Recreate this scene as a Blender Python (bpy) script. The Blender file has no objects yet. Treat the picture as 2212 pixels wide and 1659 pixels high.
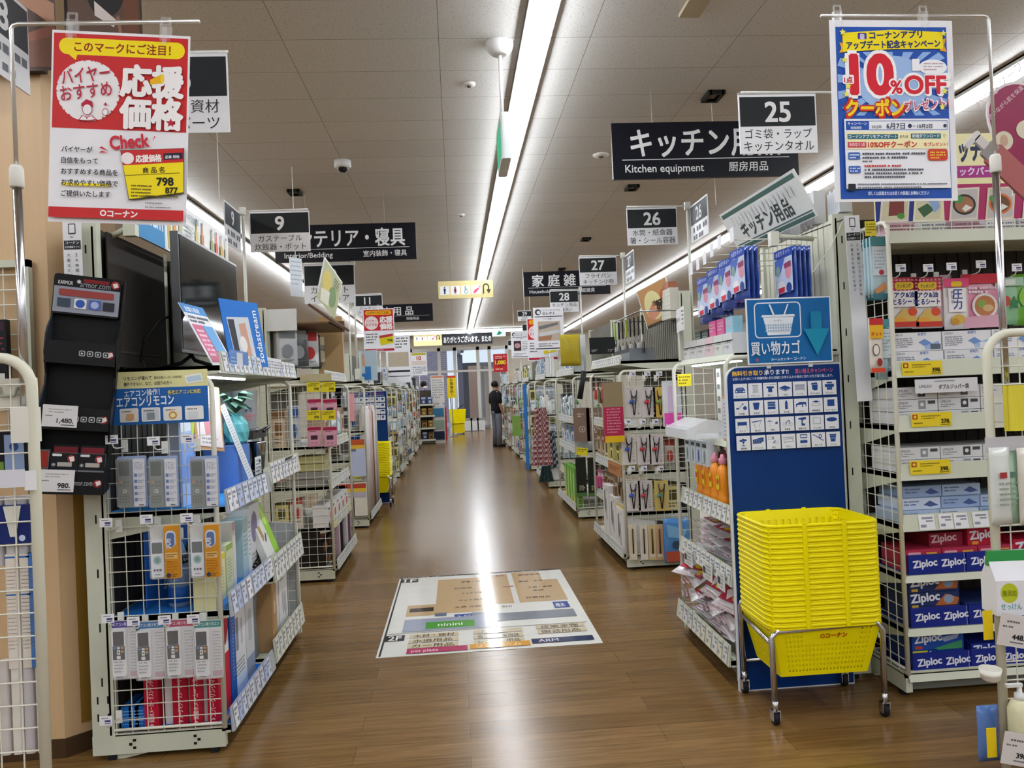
import bpy, math, random
from mathutils import Matrix, Vector
SC = bpy.context.scene
COL = SC.collection
random.seed(7)
PI = math.pi
# ---------------- camera (measured from the photograph: 2212 x 1659 px) ----------------
IW, IH, FPX, CAMZ = 2212.0, 1659.0, 1660.0, 1.43
_yv = Vector(((985 - IW / 2) / FPX, -(848 - IH / 2) / FPX, -1.0)).normalized()   # aisle direction in camera axes
_uv = Vector((-0.042, 1.0, 0.0)); _uv = (_uv - _yv * _uv.dot(_yv)).normalized()
_xv = _yv.cross(_uv)
CR = Matrix((_xv, _yv, _uv))
cam_d = bpy.data.cameras.new('camera'); cam = bpy.data.objects.new('camera', cam_d); COL.objects.link(cam)
cam_d.sensor_width = 36.0; cam_d.lens = FPX / IW * 36.0; cam_d.clip_start = 0.05; cam_d.clip_end = 200
cam.matrix_world = Matrix.Translation((0, 0, CAMZ)) @ CR.to_4x4()
SC.camera = cam
# ---------------- world, exposure ----------------
wd = bpy.data.worlds.new('daylight'); SC.world = wd; wd.use_nodes = True
_bg = wd.node_tree.nodes['Background']; _bg.inputs[0].default_value = (0.72, 0.84, 1.0, 1); _bg.inputs[1].default_value = 1.1
SC.view_settings.view_transform = 'Standard'; SC.view_settings.look = 'None'
SC.view_settings.exposure = 0.0; SC.view_settings.gamma = 1.0; SC.view_settings.use_curve_mapping = False
LIGHT_STRENGTH = 33.0
SC.cycles.max_bounces = 7; SC.cycles.diffuse_bounces = 3; SC.cycles.glossy_bounces = 3
SC.cycles.transparent_max_bounces = 12; SC.cycles.transmission_bounces = 4
SC.cycles.caustics_reflective = False; SC.cycles.caustics_refractive = False
SC.cycles.sample_clamp_indirect = 4.0
# ceiling light strips (x positions) are built in the room section with LIGHT_STRENGTH

def ray(px, py):
    return CR @ Vector(((px - IW / 2) / FPX, -(py - IH / 2) / FPX, -1.0))
def at(px, py, y):
    d = ray(px, py); t = y / d.y
    return Vector((d.x * t, y, CAMZ + d.z * t))
def atx(px, py, x):
    d = ray(px, py); t = x / d.x
    return Vector((x, d.y * t, CAMZ + d.z * t))
# ---------------- materials ----------------
def lin(h):
    h = h.lstrip('#'); o = []; h = h if len(h) == 6 else ''.join(c * 2 for c in h)
    for i in (0, 2, 4):
        c = int(h[i:i + 2], 16) / 255.0
        o.append(c / 12.92 if c <= 0.04045 else ((c + 0.055) / 1.055) ** 2.4)
    return (o[0], o[1], o[2], 1.0)
_mats = {}
def M(h, rough=0.5, metal=0.0, emit=0.0, film=None, var=0.06, glass=False):
    """procedural material: base colour with a faint noise variation"""
    key = (h, rough, metal, emit, film, glass)
    if key in _mats: return _mats[key]
    m = bpy.data.materials.new('surface_' + h.lstrip('#') + ('_m' if metal else '') + ('_e' if emit else '') + ('_f' if film else ''))
    m.use_nodes = True; nt = m.node_tree; b = nt.nodes['Principled BSDF']
    c = lin(h)
    b.inputs['Roughness'].default_value = rough; b.inputs['Metallic'].default_value = metal
    b.inputs['Specular IOR Level'].default_value = .5 if rough < .3 or metal else .2
    if emit:
        b.inputs['Base Color'].default_value = c
        b.inputs['Emission Color'].default_value = c; b.inputs['Emission Strength'].default_value = emit
    else:
        tc = nt.nodes.new('ShaderNodeTexCoord'); nz = nt.nodes.new('ShaderNodeTexNoise')
        nz.inputs['Scale'].default_value = 9.0; nz.inputs['Detail'].default_value = 1.0
        nt.links.new(tc.outputs['Object'], nz.inputs['Vector'])
        mx = nt.nodes.new('ShaderNodeMix'); mx.data_type = 'RGBA'
        mx.inputs[6].default_value = tuple(v * (1 - var) for v in c[:3]) + (1,)
        mx.inputs[7].default_value = tuple(min(1, v * (1 + var)) for v in c[:3]) + (1,)
        nt.links.new(nz.outputs['Fac'], mx.inputs[0]); nt.links.new(mx.outputs[2], b.inputs['Base Color'])
    if film is not None:
        tr = nt.nodes.new('ShaderNodeBsdfTransparent'); ms = nt.nodes.new('ShaderNodeMixShader')
        ms.inputs[0].default_value = film
        nt.links.new(tr.outputs[0], ms.inputs[1]); nt.links.new(b.outputs[0], ms.inputs[2])
        nt.links.new(ms.outputs[0], nt.nodes['Material Output'].inputs['Surface'])
    _mats[key] = m
    return m
CREAM = M('#c3c6b4', 0.4); CREAM_D = M('#a9ab9a', 0.5); WIRE = M('#dad9cc', 0.35); WHITE = M('#e6e6e6', 0.5)
CHROME = M('#c8c8cc', 0.22, 1.0); STEEL = M('#8d8f92', 0.3, 1.0); BLACK = M('#101114', 0.45); RUB = M('#17171a', 0.7)
FILM = M('#f2f4f8', 0.12, film=0.22); FILM2 = M('#f4f6fa', 0.15, film=0.42); CLEAR = M('#f8fafc', 0.06, film=0.14)
PAPER = M('#e9e9ee', 0.6)
def mat(c):
    return M(c) if isinstance(c, str) else c
# ---------------- mesh builder ----------------
class MB:
    def __init__(s): s.v = []; s.f = []; s.mi = []; s.ms = []; s.sm = []
    def mid(s, m):
        m = mat(m)
        if m not in s.ms: s.ms.append(m)
        return s.ms.index(m)
    def add(s, vs, fs, m, smooth=False):
        o = len(s.v); i = s.mid(m); s.v += [tuple(p) for p in vs]
        for f in fs: s.f.append(tuple(o + k for k in f)); s.mi.append(i); s.sm.append(smooth)
        return s
    def box(s, x0, x1, y0, y1, z0, z1, m, mats=None):
        v = [(x0, y0, z0), (x1, y0, z0), (x1, y1, z0), (x0, y1, z0), (x0, y0, z1), (x1, y0, z1), (x1, y1, z1), (x0, y1, z1)]
        fs = [(0, 3, 2, 1), (4, 5, 6, 7), (0, 1, 5, 4), (1, 2, 6, 5), (2, 3, 7, 6), (3, 0, 4, 7)]
        if mats:                                  # order: bottom, top, front(-y), +x, back, -x
            for f, mm in zip(fs, mats): s.add(v, [f], mm)
        else: s.add(v, fs, m)
        return s
    def cbox(s, c, d, m, R=None):                 # centred box, optional rotation
        v = [Vector((sx * d[0] / 2, sy * d[1] / 2, sz * d[2] / 2)) for sz in (-1, 1) for sx, sy in ((-1, -1), (1, -1), (1, 1), (-1, 1))]
        if R is not None: v = [R @ p for p in v]
        v = [p + Vector(c) for p in v]
        return s.add(v, [(0, 3, 2, 1), (4, 5, 6, 7), (0, 1, 5, 4), (1, 2, 6, 5), (2, 3, 7, 6), (3, 0, 4, 7)], m)
    def rbox(s, x0, x1, y0, y1, z0, z1, r, m, n=3, axis='z'):   # box with rounded vertical (or y) edges
        o = []
        a0, a1, b0, b1 = (x0, x1, y0, y1) if axis == 'z' else (x0, x1, z0, z1)
        for cx_, cy_, t0 in ((a1 - r, b1 - r, 0), (a0 + r, b1 - r, 90), (a0 + r, b0 + r, 180), (a1 - r, b0 + r, 270)):
            for k in range(n + 1):
                t = math.radians(t0 + 90 * k / n); o.append((cx_ + r * math.cos(t), cy_ + r * math.sin(t)))
        if axis == 'z': return s.prism(o, z0, z1, m)
        N = len(o)
        v = [(a, y0, b) for a, b in o] + [(a, y1, b) for a, b in o]
        fs = [tuple(range(N)), tuple(range(2 * N - 1, N - 1, -1))] + [(N + i, N + (i + 1) % N, (i + 1) % N, i) for i in range(N)]
        return s.add(v, fs, m)
    def prism(s, o, z0, z1, m):
        N = len(o); v = [(a, b, z0) for a, b in o] + [(a, b, z1) for a, b in o]
        return s.add(v, [tuple(range(N - 1, -1, -1)), tuple(range(N, 2 * N))] + [(i, (i + 1) % N, N + (i + 1) % N, N + i) for i in range(N)], m)
    def extr(s, o, axis, a0, a1, m):               # outline in the other two axes, extruded along axis
        N = len(o)
        P = (lambda p, a: (a, p[0], p[1])) if axis == 'x' else (lambda p, a: (p[0], a, p[1]))
        v = [P(p, a0) for p in o] + [P(p, a1) for p in o]
        return s.add(v, [tuple(range(N)), tuple(range(2 * N - 1, N - 1, -1))] + [(i, N + i, N + (i + 1) % N, (i + 1) % N) for i in range(N)], m)
    def tube(s, pts, r, m, n=8, closed=False):
        pts = [Vector(p) for p in pts]; N = len(pts); rings = []
        up = None
        for i in range(N):
            a = pts[i - 1] if (i > 0 or closed) else pts[i]; b = pts[(i + 1) % N] if (i < N - 1 or closed) else pts[i]
            t = (b - a).normalized()
            if up is None:
                up = Vector((0, 0, 1)) if abs(t.z) < 0.9 else Vector((1, 0, 0))
            up = (up - t * up.dot(t)); up = up.normalized() if up.length > 1e-6 else t.orthogonal().normalized()
            w = t.cross(up)
            rr = r[i] if isinstance(r, (list, tuple)) else r
            rings.append([pts[i] + (up * math.cos(2 * PI * (k + .5) / n) + w * math.sin(2 * PI * (k + .5) / n)) * rr for k in range(n)])
        v = [p for q in rings for p in q]; fs = []
        for i in range(N if closed else N - 1):
            j = (i + 1) % N
            for k in range(n): fs.append((i * n + k, i * n + (k + 1) % n, j * n + (k + 1) % n, j * n + k))
        if not closed: fs += [tuple(range(n - 1, -1, -1)), tuple(range((N - 1) * n, N * n))]
        return s.add(v, fs, m, smooth=n > 5)
    def lathe(s, prof, m, n=16, c=(0, 0), sx=1.0, sy=1.0, smooth=True):
        v = []; fs = []
        for r, z in prof:
            for k in range(n):
                a = 2 * PI * k / n; v.append((c[0] + r * sx * math.cos(a), c[1] + r * sy * math.sin(a), z))
        for i in range(len(prof) - 1):
            for k in range(n): fs.append((i * n + k, i * n + (k + 1) % n, (i + 1) * n + (k + 1) % n, (i + 1) * n + k))
        fs.append(tuple(range(n - 1, -1, -1))); L = (len(prof) - 1) * n; fs.append(tuple(range(L, L + n)))
        return s.add(v, fs, m, smooth)
    def pillow(s, w, h, d, m, nx=8, nz=8, seed=0, amp=0.0, flat=0.12, m2=None):
        """sealed pouch standing in the xz plane, base at z=0"""
        rnd = random.Random(seed); v = []; fs = []; mi = []
        for side in (-1, 1):
            for j in range(nz + 1):
                for i in range(nx + 1):
                    u = i / nx; t = j / nz
                    e = max(0.0, math.sin(PI * u)) ** .55 * max(0.0, math.sin(PI * min(1, max(0, (t - flat * .6) / (1 - flat * 1.2))))) ** .55
                    edge = i in (0, nx) or j in (0, nz)
                    y = side * (d / 2 * e + (0 if edge else amp * rnd.uniform(-1, 1)) + 0.0006)
                    v.append(((u - .5) * w * (1 - 0.04 * e), y, t * h))
        K = (nx + 1) * (nz + 1)
        for sd in (0, 1):
            for j in range(nz):
                for i in range(nx):
                    a = sd * K + j * (nx + 1) + i
                    q = (a, a + 1, a + nx + 2, a + nx + 1)
                    fs.append(q if sd == 0 else q[::-1])
        for i in range(nx):
            fs.append((i, K + i, K + i + 1, i + 1)); a = nz * (nx + 1) + i; fs.append((a, a + 1, K + a + 1, K + a))
        for j in range(nz):
            a = j * (nx + 1); b = (j + 1) * (nx + 1); fs.append((a, b, K + b, K + a)); a += nx; b += nx; fs.append((a, K + a, K + b, b))
        return s.add(v, fs, m, True)
    def xf(s, mtx, since=0):
        for i in range(since, len(s.v)): s.v[i] = tuple(mtx @ Vector(s.v[i]))
        return s
    def art(s, ops, x0, z0, sc=1.0, y=0.0, step=0.0003):
        """flat print on a face looking to -y: ops in units with y down from (x0, z0)"""
        lay = y
        for op in ops:
            k = op[0]; lay -= step
            P = lambda a, b: (x0 + a * sc, lay, z0 - b * sc)
            if k == 'r':
                _, a, b, w, h, c = op; s.add([P(a, b + h), P(a + w, b + h), P(a + w, b), P(a, b)], [(0, 1, 2, 3)], c)
            elif k == 'rr':
                _, a, b, w, h, rr, c = op; o = []
                for cx_, cy_, t0 in ((a + w - rr, b + rr, 0), (a + rr, b + rr, 90), (a + rr, b + h - rr, 180), (a + w - rr, b + h - rr, 270)):
                    for q in range(6):
                        t = math.radians(t0 + 18 * q); o.append(P(cx_ + rr * math.cos(t), cy_ - rr * math.sin(t)))
                s.add(o, [tuple(range(len(o)))], c)
            elif k == 'e':
                _, a, b, rx, ry, c = op; N = 28
                s.add([P(a + rx * math.cos(2 * PI * q / N), b - ry * math.sin(2 * PI * q / N)) for q in range(N)], [tuple(range(N))], c)
            elif k == 'star':
                _, a, b, rr, c, n = op; N = 2 * n
                s.add([P(a, b)] + [P(a + rr * (1 if q % 2 == 0 else .45) * math.sin(2 * PI * q / N), b - rr * (1 if q % 2 == 0 else .45) * math.cos(2 * PI * q / N)) for q in range(N)],
                      [(0, 1 + (q + 1) % N, 1 + q) for q in range(N)], c)
            elif k == 'p':
                _, pts, c = op
                if sum(p[0] * q[1] - q[0] * p[1] for p, q in zip(pts, pts[1:] + pts[:1])) > 0: pts = pts[::-1]
                s.add([P(a, b) for a, b in pts], [tuple(range(len(pts)))], c)
            elif k == 'ln':                       # greeked lines of small print
                _, a, b, w, n, gap, th, c = op
                rnd = random.Random(int(a * 7 + b * 13 + w))
                for q in range(n):
                    xx = a
                    while xx < a + w * (1 if q < n - 1 else .7):
                        ww = th * rnd.choice((.9, 1.0, .9, 1.1)); s.add([P(xx, b + q * gap + th), P(xx + ww, b + q * gap + th), P(xx + ww, b + q * gap + th * rnd.uniform(0, .25)), P(xx, b + q * gap + th * rnd.uniform(0, .2))], [(0, 1, 2, 3)], c)
                        xx += ww * (1.25 if rnd.random() < .85 else 2)
            elif k == 't':                        # x, baseline y, height, text, colour, align, bold, angle, max width
                _, a, b, h, txt, c = op[:6]; al = op[6] if len(op) > 6 else 'l'; bold = op[7] if len(op) > 7 else 0
                ang = math.radians(op[8]) if len(op) > 8 else 0; mw = op[9] if len(op) > 9 else None
                tv, tf, tw, th = glyphs(txt, bold)
                kx = h; tot = tw * h
                if mw and tot > mw: kx = h * mw / tot; tot = mw
                off = {'l': 0, 'c': -tot / 2, 'r': -tot}[al]; ca, sa = math.cos(ang), math.sin(ang)
                vs = []
                for vx, vy, vl in tv:
                    qx, qy = off + vx * kx, vy * h
                    p_ = P(a + qx * ca - qy * sa, b - (qx * sa + qy * ca)); vs.append((p_[0], p_[1] - vl * 1e-5, p_[2]))
                s.add(vs, tf, c)
        return s
    def mesh(s, name):
        me = bpy.data.meshes.new(name); me.from_pydata(s.v, [], s.f)
        for m in s.ms: me.materials.append(m)
        me.polygons.foreach_set('material_index', s.mi); me.polygons.foreach_set('use_smooth', s.sm)
        me.update(); return me
    def build(s, name, parent=None, loc=(0, 0, 0), rz=0.0, bevel=0.0):
        o = bpy.data.objects.new(name, s.mesh(name)); COL.objects.link(o)
        o.location = loc; o.rotation_euler = (0, 0, rz)
        if parent is not None: o.parent = parent
        if bevel:
            b = o.modifiers.new('edge', 'BEVEL'); b.width = bevel; b.segments = 2; b.limit_method = 'ANGLE'; b.angle_limit = 0.6
        return o
_gl = {}
def glyphs(txt, bold=0):
    key = (txt, bold)
    if key in _gl: return _gl[key]
    cu = bpy.data.curves.new('t', 'FONT'); cu.body = txt; cu.size = 1.0; cu.resolution_u = 4 if len(txt) < 8 and txt.isascii() else 2; cu.fill_mode = 'FRONT'
    ob = bpy.data.objects.new('t', cu); me = bpy.data.meshes.new_from_object(ob)
    v = [(p.co.x, p.co.y) for p in me.vertices]; f = [tuple(p.vertices) for p in me.polygons]
    # keep faces turned to the viewer (-y side): counter-clockwise in (x, z)
    x0 = min((a for a, b in v), default=0); x1 = max((a for a, b in v), default=1)
    v = [(a - x0, b, 0) for a, b in v]
    hh = max((b for a, b, c in v), default=1)
    k = 1.0 / max(hh, .3)                         # height 1 = cap height of this string
    v = [(a * k, b * k, 0) for a, b, c in v]
    bpy.data.objects.remove(ob); bpy.data.curves.remove(cu); bpy.data.meshes.remove(me)
    if bold >= .5:                                # heavier weight: the outline repeated around itself
        b = .024 * bold; nd = 8 if bold > 1.8 else 4; n0 = len(v); v0, f0 = v, f; v, f = [], []
        for q in range(nd):
            a = 2 * PI * (q + .5) / nd; v += [(x + b * math.cos(a), y + b * math.sin(a), q) for x, y, z in v0]; f += [tuple(i + q * n0 for i in t) for t in f0]
        if nd == 8: v += [(x, y, 8) for x, y, z in v0]; f += [tuple(i + 8 * n0 for i in t) for t in f0]
    _gl[key] = (v, f, (x1 - x0) * k, 1.0)
    return _gl[key]
# ---------------- things, parts, copies ----------------
def tag(o, label, cat, group=None, kind=None):
    o['label'] = label; o['category'] = cat
    if group: o['group'] = group
    if kind: o['kind'] = kind
    return o
def thing(name, label, cat, loc=(0, 0, 0), rz=0.0, group=None, mb=None, bevel=0.0):
    if mb is None:
        o = bpy.data.objects.new(name, None); COL.objects.link(o); o.empty_display_size = .05; o.location = loc; o.rotation_euler = (0, 0, rz)
    else: o = mb.build(name, None, loc, rz, bevel)
    return tag(o, label, cat, group)
def struct(name, mb, loc=(0, 0, 0)):
    o = mb.build(name, None, loc); o['kind'] = 'structure'; return o
def dup(root, loc, rz, label=None, group=None):
    r = root.copy(); COL.objects.link(r); r.location = loc; r.rotation_euler = (0, 0, rz)
    if label: r['label'] = label
    if group: r['group'] = group
    for ch in root.children:
        c = ch.copy(); COL.objects.link(c); c.parent = r
        for g in ch.children:
            d = g.copy(); COL.objects.link(d); d.parent = c
    return r
class Kind:
    """a product kind: built once, then copied with its parts"""
    def __init__(s, fn, *a): s.fn = fn; s.a = a; s.root = None; s.n = 0
    def put(s, loc, rz=0.0, label=None, group=None, tilt=None, sc=None):
        if s.root is None:
            s.root = s.fn(*s.a); r = s.root; r.location = loc; r.rotation_euler = (0, 0, rz)
            if label: r['label'] = label
            if group: r['group'] = group
        else: r = dup(s.root, loc, rz, label, group)
        if tilt: r.rotation_euler = (tilt[0], tilt[1], rz)
        if sc: r.scale = (sc, sc, sc) if not isinstance(sc, tuple) else sc
        s.n += 1
        return r
ORD = 'first second third fourth fifth sixth seventh eighth ninth tenth eleventh twelfth thirteenth fourteenth fifteenth sixteenth seventeenth eighteenth nineteenth twentieth twentyfirst twentysecond twentythird twentyfourth'.split()
RZL, RZR = PI / 2, -PI / 2                         # facing the aisle from the bedding side / from the kitchen side
# ======================= room shell =======================
CEIL = 3.53; YB = -18.0; YF = 29.4; XL, XR = -9.5, 10.5
def floor_mat():
    m = bpy.data.materials.new('wood_plank_vinyl'); m.use_nodes = True; nt = m.node_tree; b = nt.nodes['Principled BSDF']
    L = nt.links.new; N = nt.nodes.new
    tc = N('ShaderNodeTexCoord')
    br = N('ShaderNodeTexBrick'); br.inputs['Scale'].default_value = 1.0; br.inputs['Brick Width'].default_value = 1.25; br.inputs['Row Height'].default_value = 0.152
    br.inputs['Mortar Size'].default_value = 0.0012; br.inputs['Mortar Smooth'].default_value = 0.2; br.offset = 0.37; br.inputs['Bias'].default_value = 0.0
    br.inputs['Color1'].default_value = lin('#80623a'); br.inputs['Color2'].default_value = lin('#6b4f28'); br.inputs['Mortar'].default_value = lin('#5a4426')
    L(tc.outputs['Object'], br.inputs['Vector'])
    mp = N('ShaderNodeMapping'); mp.inputs['Scale'].default_value = (1.3, 22, 1); L(tc.outputs['Object'], mp.inputs['Vector'])
    nz = N('ShaderNodeTexNoise'); nz.inputs['Scale'].default_value = 2.2; nz.inputs['Detail'].default_value = 6; nz.inputs['Roughness'].default_value = .65; L(mp.outputs[0], nz.inputs['Vector'])
    cr = N('ShaderNodeValToRGB'); cr.color_ramp.elements[0].position = .3; cr.color_ramp.elements[0].color = (.62, .60, .57, 1); cr.color_ramp.elements[1].position = .72; cr.color_ramp.elements[1].color = (1.22, 1.2, 1.16, 1)
    L(nz.outputs['Fac'], cr.inputs[0])
    mx = N('ShaderNodeMix'); mx.data_type = 'RGBA'; mx.blend_type = 'MULTIPLY'; mx.inputs[0].default_value = 1.0
    L(br.outputs['Color'], mx.inputs[6]); L(cr.outputs[0], mx.inputs[7]); L(mx.outputs[2], b.inputs['Base Color'])
    rr = N('ShaderNodeMapRange'); rr.inputs[3].default_value = .17; rr.inputs[4].default_value = .30; L(nz.outputs['Fac'], rr.inputs[0]); L(rr.outputs[0], b.inputs['Roughness'])
    b.inputs['Specular IOR Level'].default_value = .5
    bp = N('ShaderNodeBump'); bp.inputs['Strength'].default_value = .04; bp.inputs['Distance'].default_value = .004; L(nz.outputs['Fac'], bp.inputs['Height']); L(bp.outputs[0], b.inputs['Normal'])
    return m
def ceil_mat():
    m = bpy.data.materials.new('mineral_fibre_tile'); m.use_nodes = True; nt = m.node_tree; b = nt.nodes['Principled BSDF']
    L = nt.links.new; N = nt.nodes.new
    tc = N('ShaderNodeTexCoord'); mp = N('ShaderNodeMapping'); mp.inputs['Location'].default_value = (0.015, 0.0, 0); L(tc.outputs['Object'], mp.inputs['Vector'])
    br = N('ShaderNodeTexBrick'); br.inputs['Scale'].default_value = 1.0; br.inputs['Brick Width'].default_value = .91; br.inputs['Row Height'].default_value = .455; br.offset = 0.0
    br.inputs['Mortar Size'].default_value = .0022; br.inputs['Color1'].default_value = lin('#dcdad6'); br.inputs['Color2'].default_value = lin('#d6d4d0'); br.inputs['Mortar'].default_value = lin('#8d867c')
    L(mp.outputs[0], br.inputs['Vector'])
    vo = N('ShaderNodeTexNoise'); vo.inputs['Scale'].default_value = 85; vo.inputs['Detail'].default_value = 2; L(tc.outputs['Object'], vo.inputs['Vector'])
    cr = N('ShaderNodeValToRGB'); cr.color_ramp.elements[0].position = .33; cr.color_ramp.elements[0].color = (.66, .66, .66, 1); cr.color_ramp.elements[1].position = .40; cr.color_ramp.elements[1].color = (1, 1, 1, 1)
    L(vo.outputs['Fac'], cr.inputs[0])
    mx = N('ShaderNodeMix'); mx.data_type = 'RGBA'; mx.blend_type = 'MULTIPLY'; mx.inputs[0].default_value = 1.0
    L(br.outputs['Color'], mx.inputs[6]); L(cr.outputs[0], mx.inputs[7]); L(mx.outputs[2], b.inputs['Base Color']); b.inputs['Roughness'].default_value = .85
    return m
def wood_mat():
    m = bpy.data.materials.new('maple_laminate'); m.use_nodes = True; nt = m.node_tree; b = nt.nodes['Principled BSDF']
    L = nt.links.new; N = nt.nodes.new
    tc = N('ShaderNodeTexCoord'); mp = N('ShaderNodeMapping'); mp.inputs['Scale'].default_value = (14, 14, .7); L(tc.outputs['Object'], mp.inputs['Vector'])
    nz = N('ShaderNodeTexNoise'); nz.inputs['Scale'].default_value = 1.6; nz.inputs['Detail'].default_value = 4; L(mp.outputs[0], nz.inputs['Vector'])
    cr = N('ShaderNodeValToRGB'); cr.color_ramp.elements[0].color = lin('#bb9c74'); cr.color_ramp.elements[1].color = lin('#d0b189'); L(nz.outputs['Fac'], cr.inputs[0])
    L(cr.outputs[0], b.inputs['Base Color']); b.inputs['Roughness'].default_value = .45
    return m
WOOD = wood_mat()
struct('floor', MB().box(XL, XR, YB, YF + 3, -.1, 0, floor_mat()))
struct('ceiling', MB().box(XL, XR, YB, YF, CEIL, CEIL + .1, ceil_mat()))
WALLM = M('#d2cfc8', .7)
struct('wall_left', MB().box(XL - .1, XL, YB, YF, 0, CEIL, WALLM))
struct('wall_right', MB().box(XR, XR + .1, YB, YF, 0, CEIL, WALLM))
struct('wall_back', MB().box(XL, XR, YB - .1, YB, 0, CEIL, WALLM))
# ---- maple partition beside the near shelf end, chamfered corner ----
WY = 3.30
struct('wall_partition', MB().prism([(XL, WY), (-1.66, WY), (-1.535, WY + .12), (-1.535, WY + .36), (XL, WY + .36)], 0.075, CEIL, WOOD))
struct('baseboard_partition', MB().prism([(XL, WY - .006), (-1.657, WY - .006), (-1.53, WY + .117), (-1.53, WY + .363), (XL, WY + .363)], 0, .078, M('#43301f', .5)))
tag(MB().box(-.022, .022, -.002, 0, 0, .98, M('#8a6a2b', .35)).build('packing_tape', None, (-1.597, WY + .055, .12), PI / 4 + .0), 'brown packing tape strip running down the chamfered maple corner', 'tape')
# ---- light strips ----
def light_line(x, label, y0=YB + .3, y1=27.6):
    t = thing('ceiling_light', label, 'ceiling light', (x, 0, CEIL), 0, 'continuous ceiling light strips')
    h = MB(); h.box(-.085, -.05, y0, y1, -.035, 0, M('#d4d4d2', .4)); h.box(.05, .085, y0, y1, -.035, 0, M('#d4d4d2', .4)); h.box(-.085, .085, y0, y1, -.012, 0, M('#d4d4d2', .4))
    h.build('housing', t)
    d = MB(); n = int((y1 - y0) / 1.25); o = [(-.048, -.013), (-.052, -.06), (-.036, -.082), (.036, -.082), (.052, -.06), (.048, -.013)]
    em = M('#f4f9ff', .4, emit=LIGHT_STRENGTH)
    for i in range(n):
        a = y0 + (y1 - y0) * i / n; b = y0 + (y1 - y0) * (i + 1) / n
        for (p, q) in zip(o, o[1:]): d.add([(p[0], a, p[1]), (p[0], b, p[1]), (q[0], b, q[1]), (q[0], a, q[1])], [(0, 1, 2, 3)], em)
    d.build('diffuser', t)
light_line(.56, 'bright white strip light running down the ceiling above the main aisle')
light_line(3.96, 'bright ceiling strip light above the kitchen goods shelves behind the coupon poster')
light_line(-2.72, 'bright ceiling strip light above the bedding side behind the aisle nine sign')
light_line(7.2, 'ceiling strip light farthest toward the kitchen side wall')
light_line(-6.0, 'ceiling strip light farthest toward the bedding side wall')
t = thing('ceiling_light', 'white strip light crossing the far ceiling in front of the exit', 'ceiling light', (0, 25.6, CEIL), 0, 'continuous ceiling light strips')
MB().box(-3.2, 3.6, -.09, .09, -.05, 0, M('#d4d4d2', .4)).build('housing', t)
MB().box(-3.2, 3.6, -.06, .06, -.13, -.052, M('#f4f9ff', .4, emit=LIGHT_STRENGTH * .5)).build('diffuser', t)
# ---- ceiling fittings ----
def sphere_prof(r, n=8, a0=-90, a1=90, z0=0): return [(max(.0005, r * math.cos(math.radians(a0 + (a1 - a0) * i / n))), z0 + r * math.sin(math.radians(a0 + (a1 - a0) * i / n))) for i in range(n + 1)]
p = at(740, 352, 2.1 * 1660 / 505.)
t = thing('security_camera', 'small white dome camera on the ceiling above the bedding sign', 'camera', (p.x, p.y, CEIL))
MB().lathe([(.075, 0), (.075, -.05), (.06, -.062)], M('#d8d8d6', .4), 20).build('housing', t)
MB().lathe(sphere_prof(.05, 8, -90, 0, -.055), M('#0c0d10', .08), 20).build('dome', t)
for px, py, r, lab in ((1013, 180, .045, 'round white smoke sensor on the ceiling beside the exit sign rod'), (996, 463, .045, 'round sensor on the ceiling to the near side of the washroom sign'), (1298, 334, .075, 'round white speaker grille on the ceiling beside the kitchen sign'), (1500, 12, .09, 'square beige vent plate on the ceiling between the two light strips')):
    d = ray(px, py); k = (CEIL - CAMZ) / d.z; q = Vector((d.x * k, d.y * k, CEIL))
    if 'plate' in lab: tag(MB().box(-.06, .06, -.1, .1, -.02, 0, M('#b7ab90', .5)).build('vent_plate', None, q), lab, 'vent')
    else:
        t = thing('ceiling_sensor', lab, 'sensor', q); MB().lathe([(r, 0), (r * .95, -.012), (r * .5, -.02)], M('#d9d6d0', .4), 20).build('housing', t)
        MB().lathe([(r * .3, -.02), (r * .28, -.028)], M('#44413c', .5), 14).build('grille', t)
hooks = [(1540, 204, 'above the kitchen sign'), (1365, 403, 'below the kitchen sign'), (637, 413, 'before the bedding sign'), (1265, 515, 'above the household goods sign'), (1213, 580, 'over aisle twentyeight')]
for px, py, lab in hooks:
    d = ray(px, py); k = (CEIL - CAMZ) / d.z; q = Vector((d.x * k, d.y * k, CEIL))
    m = MB(); K = M('#17150f', .5)
    for a in (-.05, .05): m.box(a - .014, a + .014, -.09, .09, -.03, 0, K)
    m.box(-.05, .05, -.09, -.062, -.03, 0, K); m.box(-.05, .05, .062, .09, -.03, 0, K); m.box(-.03, .03, -.06, .06, -.01, 0, M('#8e867a'))
    tag(m.build('ceiling_bracket', None, q), 'black square ceiling bracket ' + lab, 'bracket', 'black ceiling brackets')
# ---- exit sign on rod beside the strip ----
p = at(1088, 315, 4.62)
t = thing('exit_sign', 'edge-on white exit sign box hung on a rod beside the light strip', 'exit sign', (p.x, 4.62, p.z))
MB().lathe(sphere_prof(.085, 6, -60, 0, .0) + [(.085, 0.003)], WHITE, 24).xf(Matrix.Translation((0, 0, CEIL - p.z))).build('ceiling_cup', t)
MB().tube([(0, 0, .13), (0, 0, CEIL - p.z - .06)], .011, WHITE, 10).build('rod', t)
MB().rbox(-.028, .028, -.2, .2, -.135, .135, .02, M('#dde3e2', .4), 3).build('body', t)
s_ = MB(); s_.rbox(-.0305, -.028, -.17, .17, -.1, .1, .0005, M('#2aa377', .4, emit=.7)); s_.art([('r', 25, 5, 40, 60, '#e9f5ef'), ('p', [(60, 20), (72, 30), (60, 40)], '#e9f5ef')], -.06, .08, .002, 0)
s_.build('green_panel', t)
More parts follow.
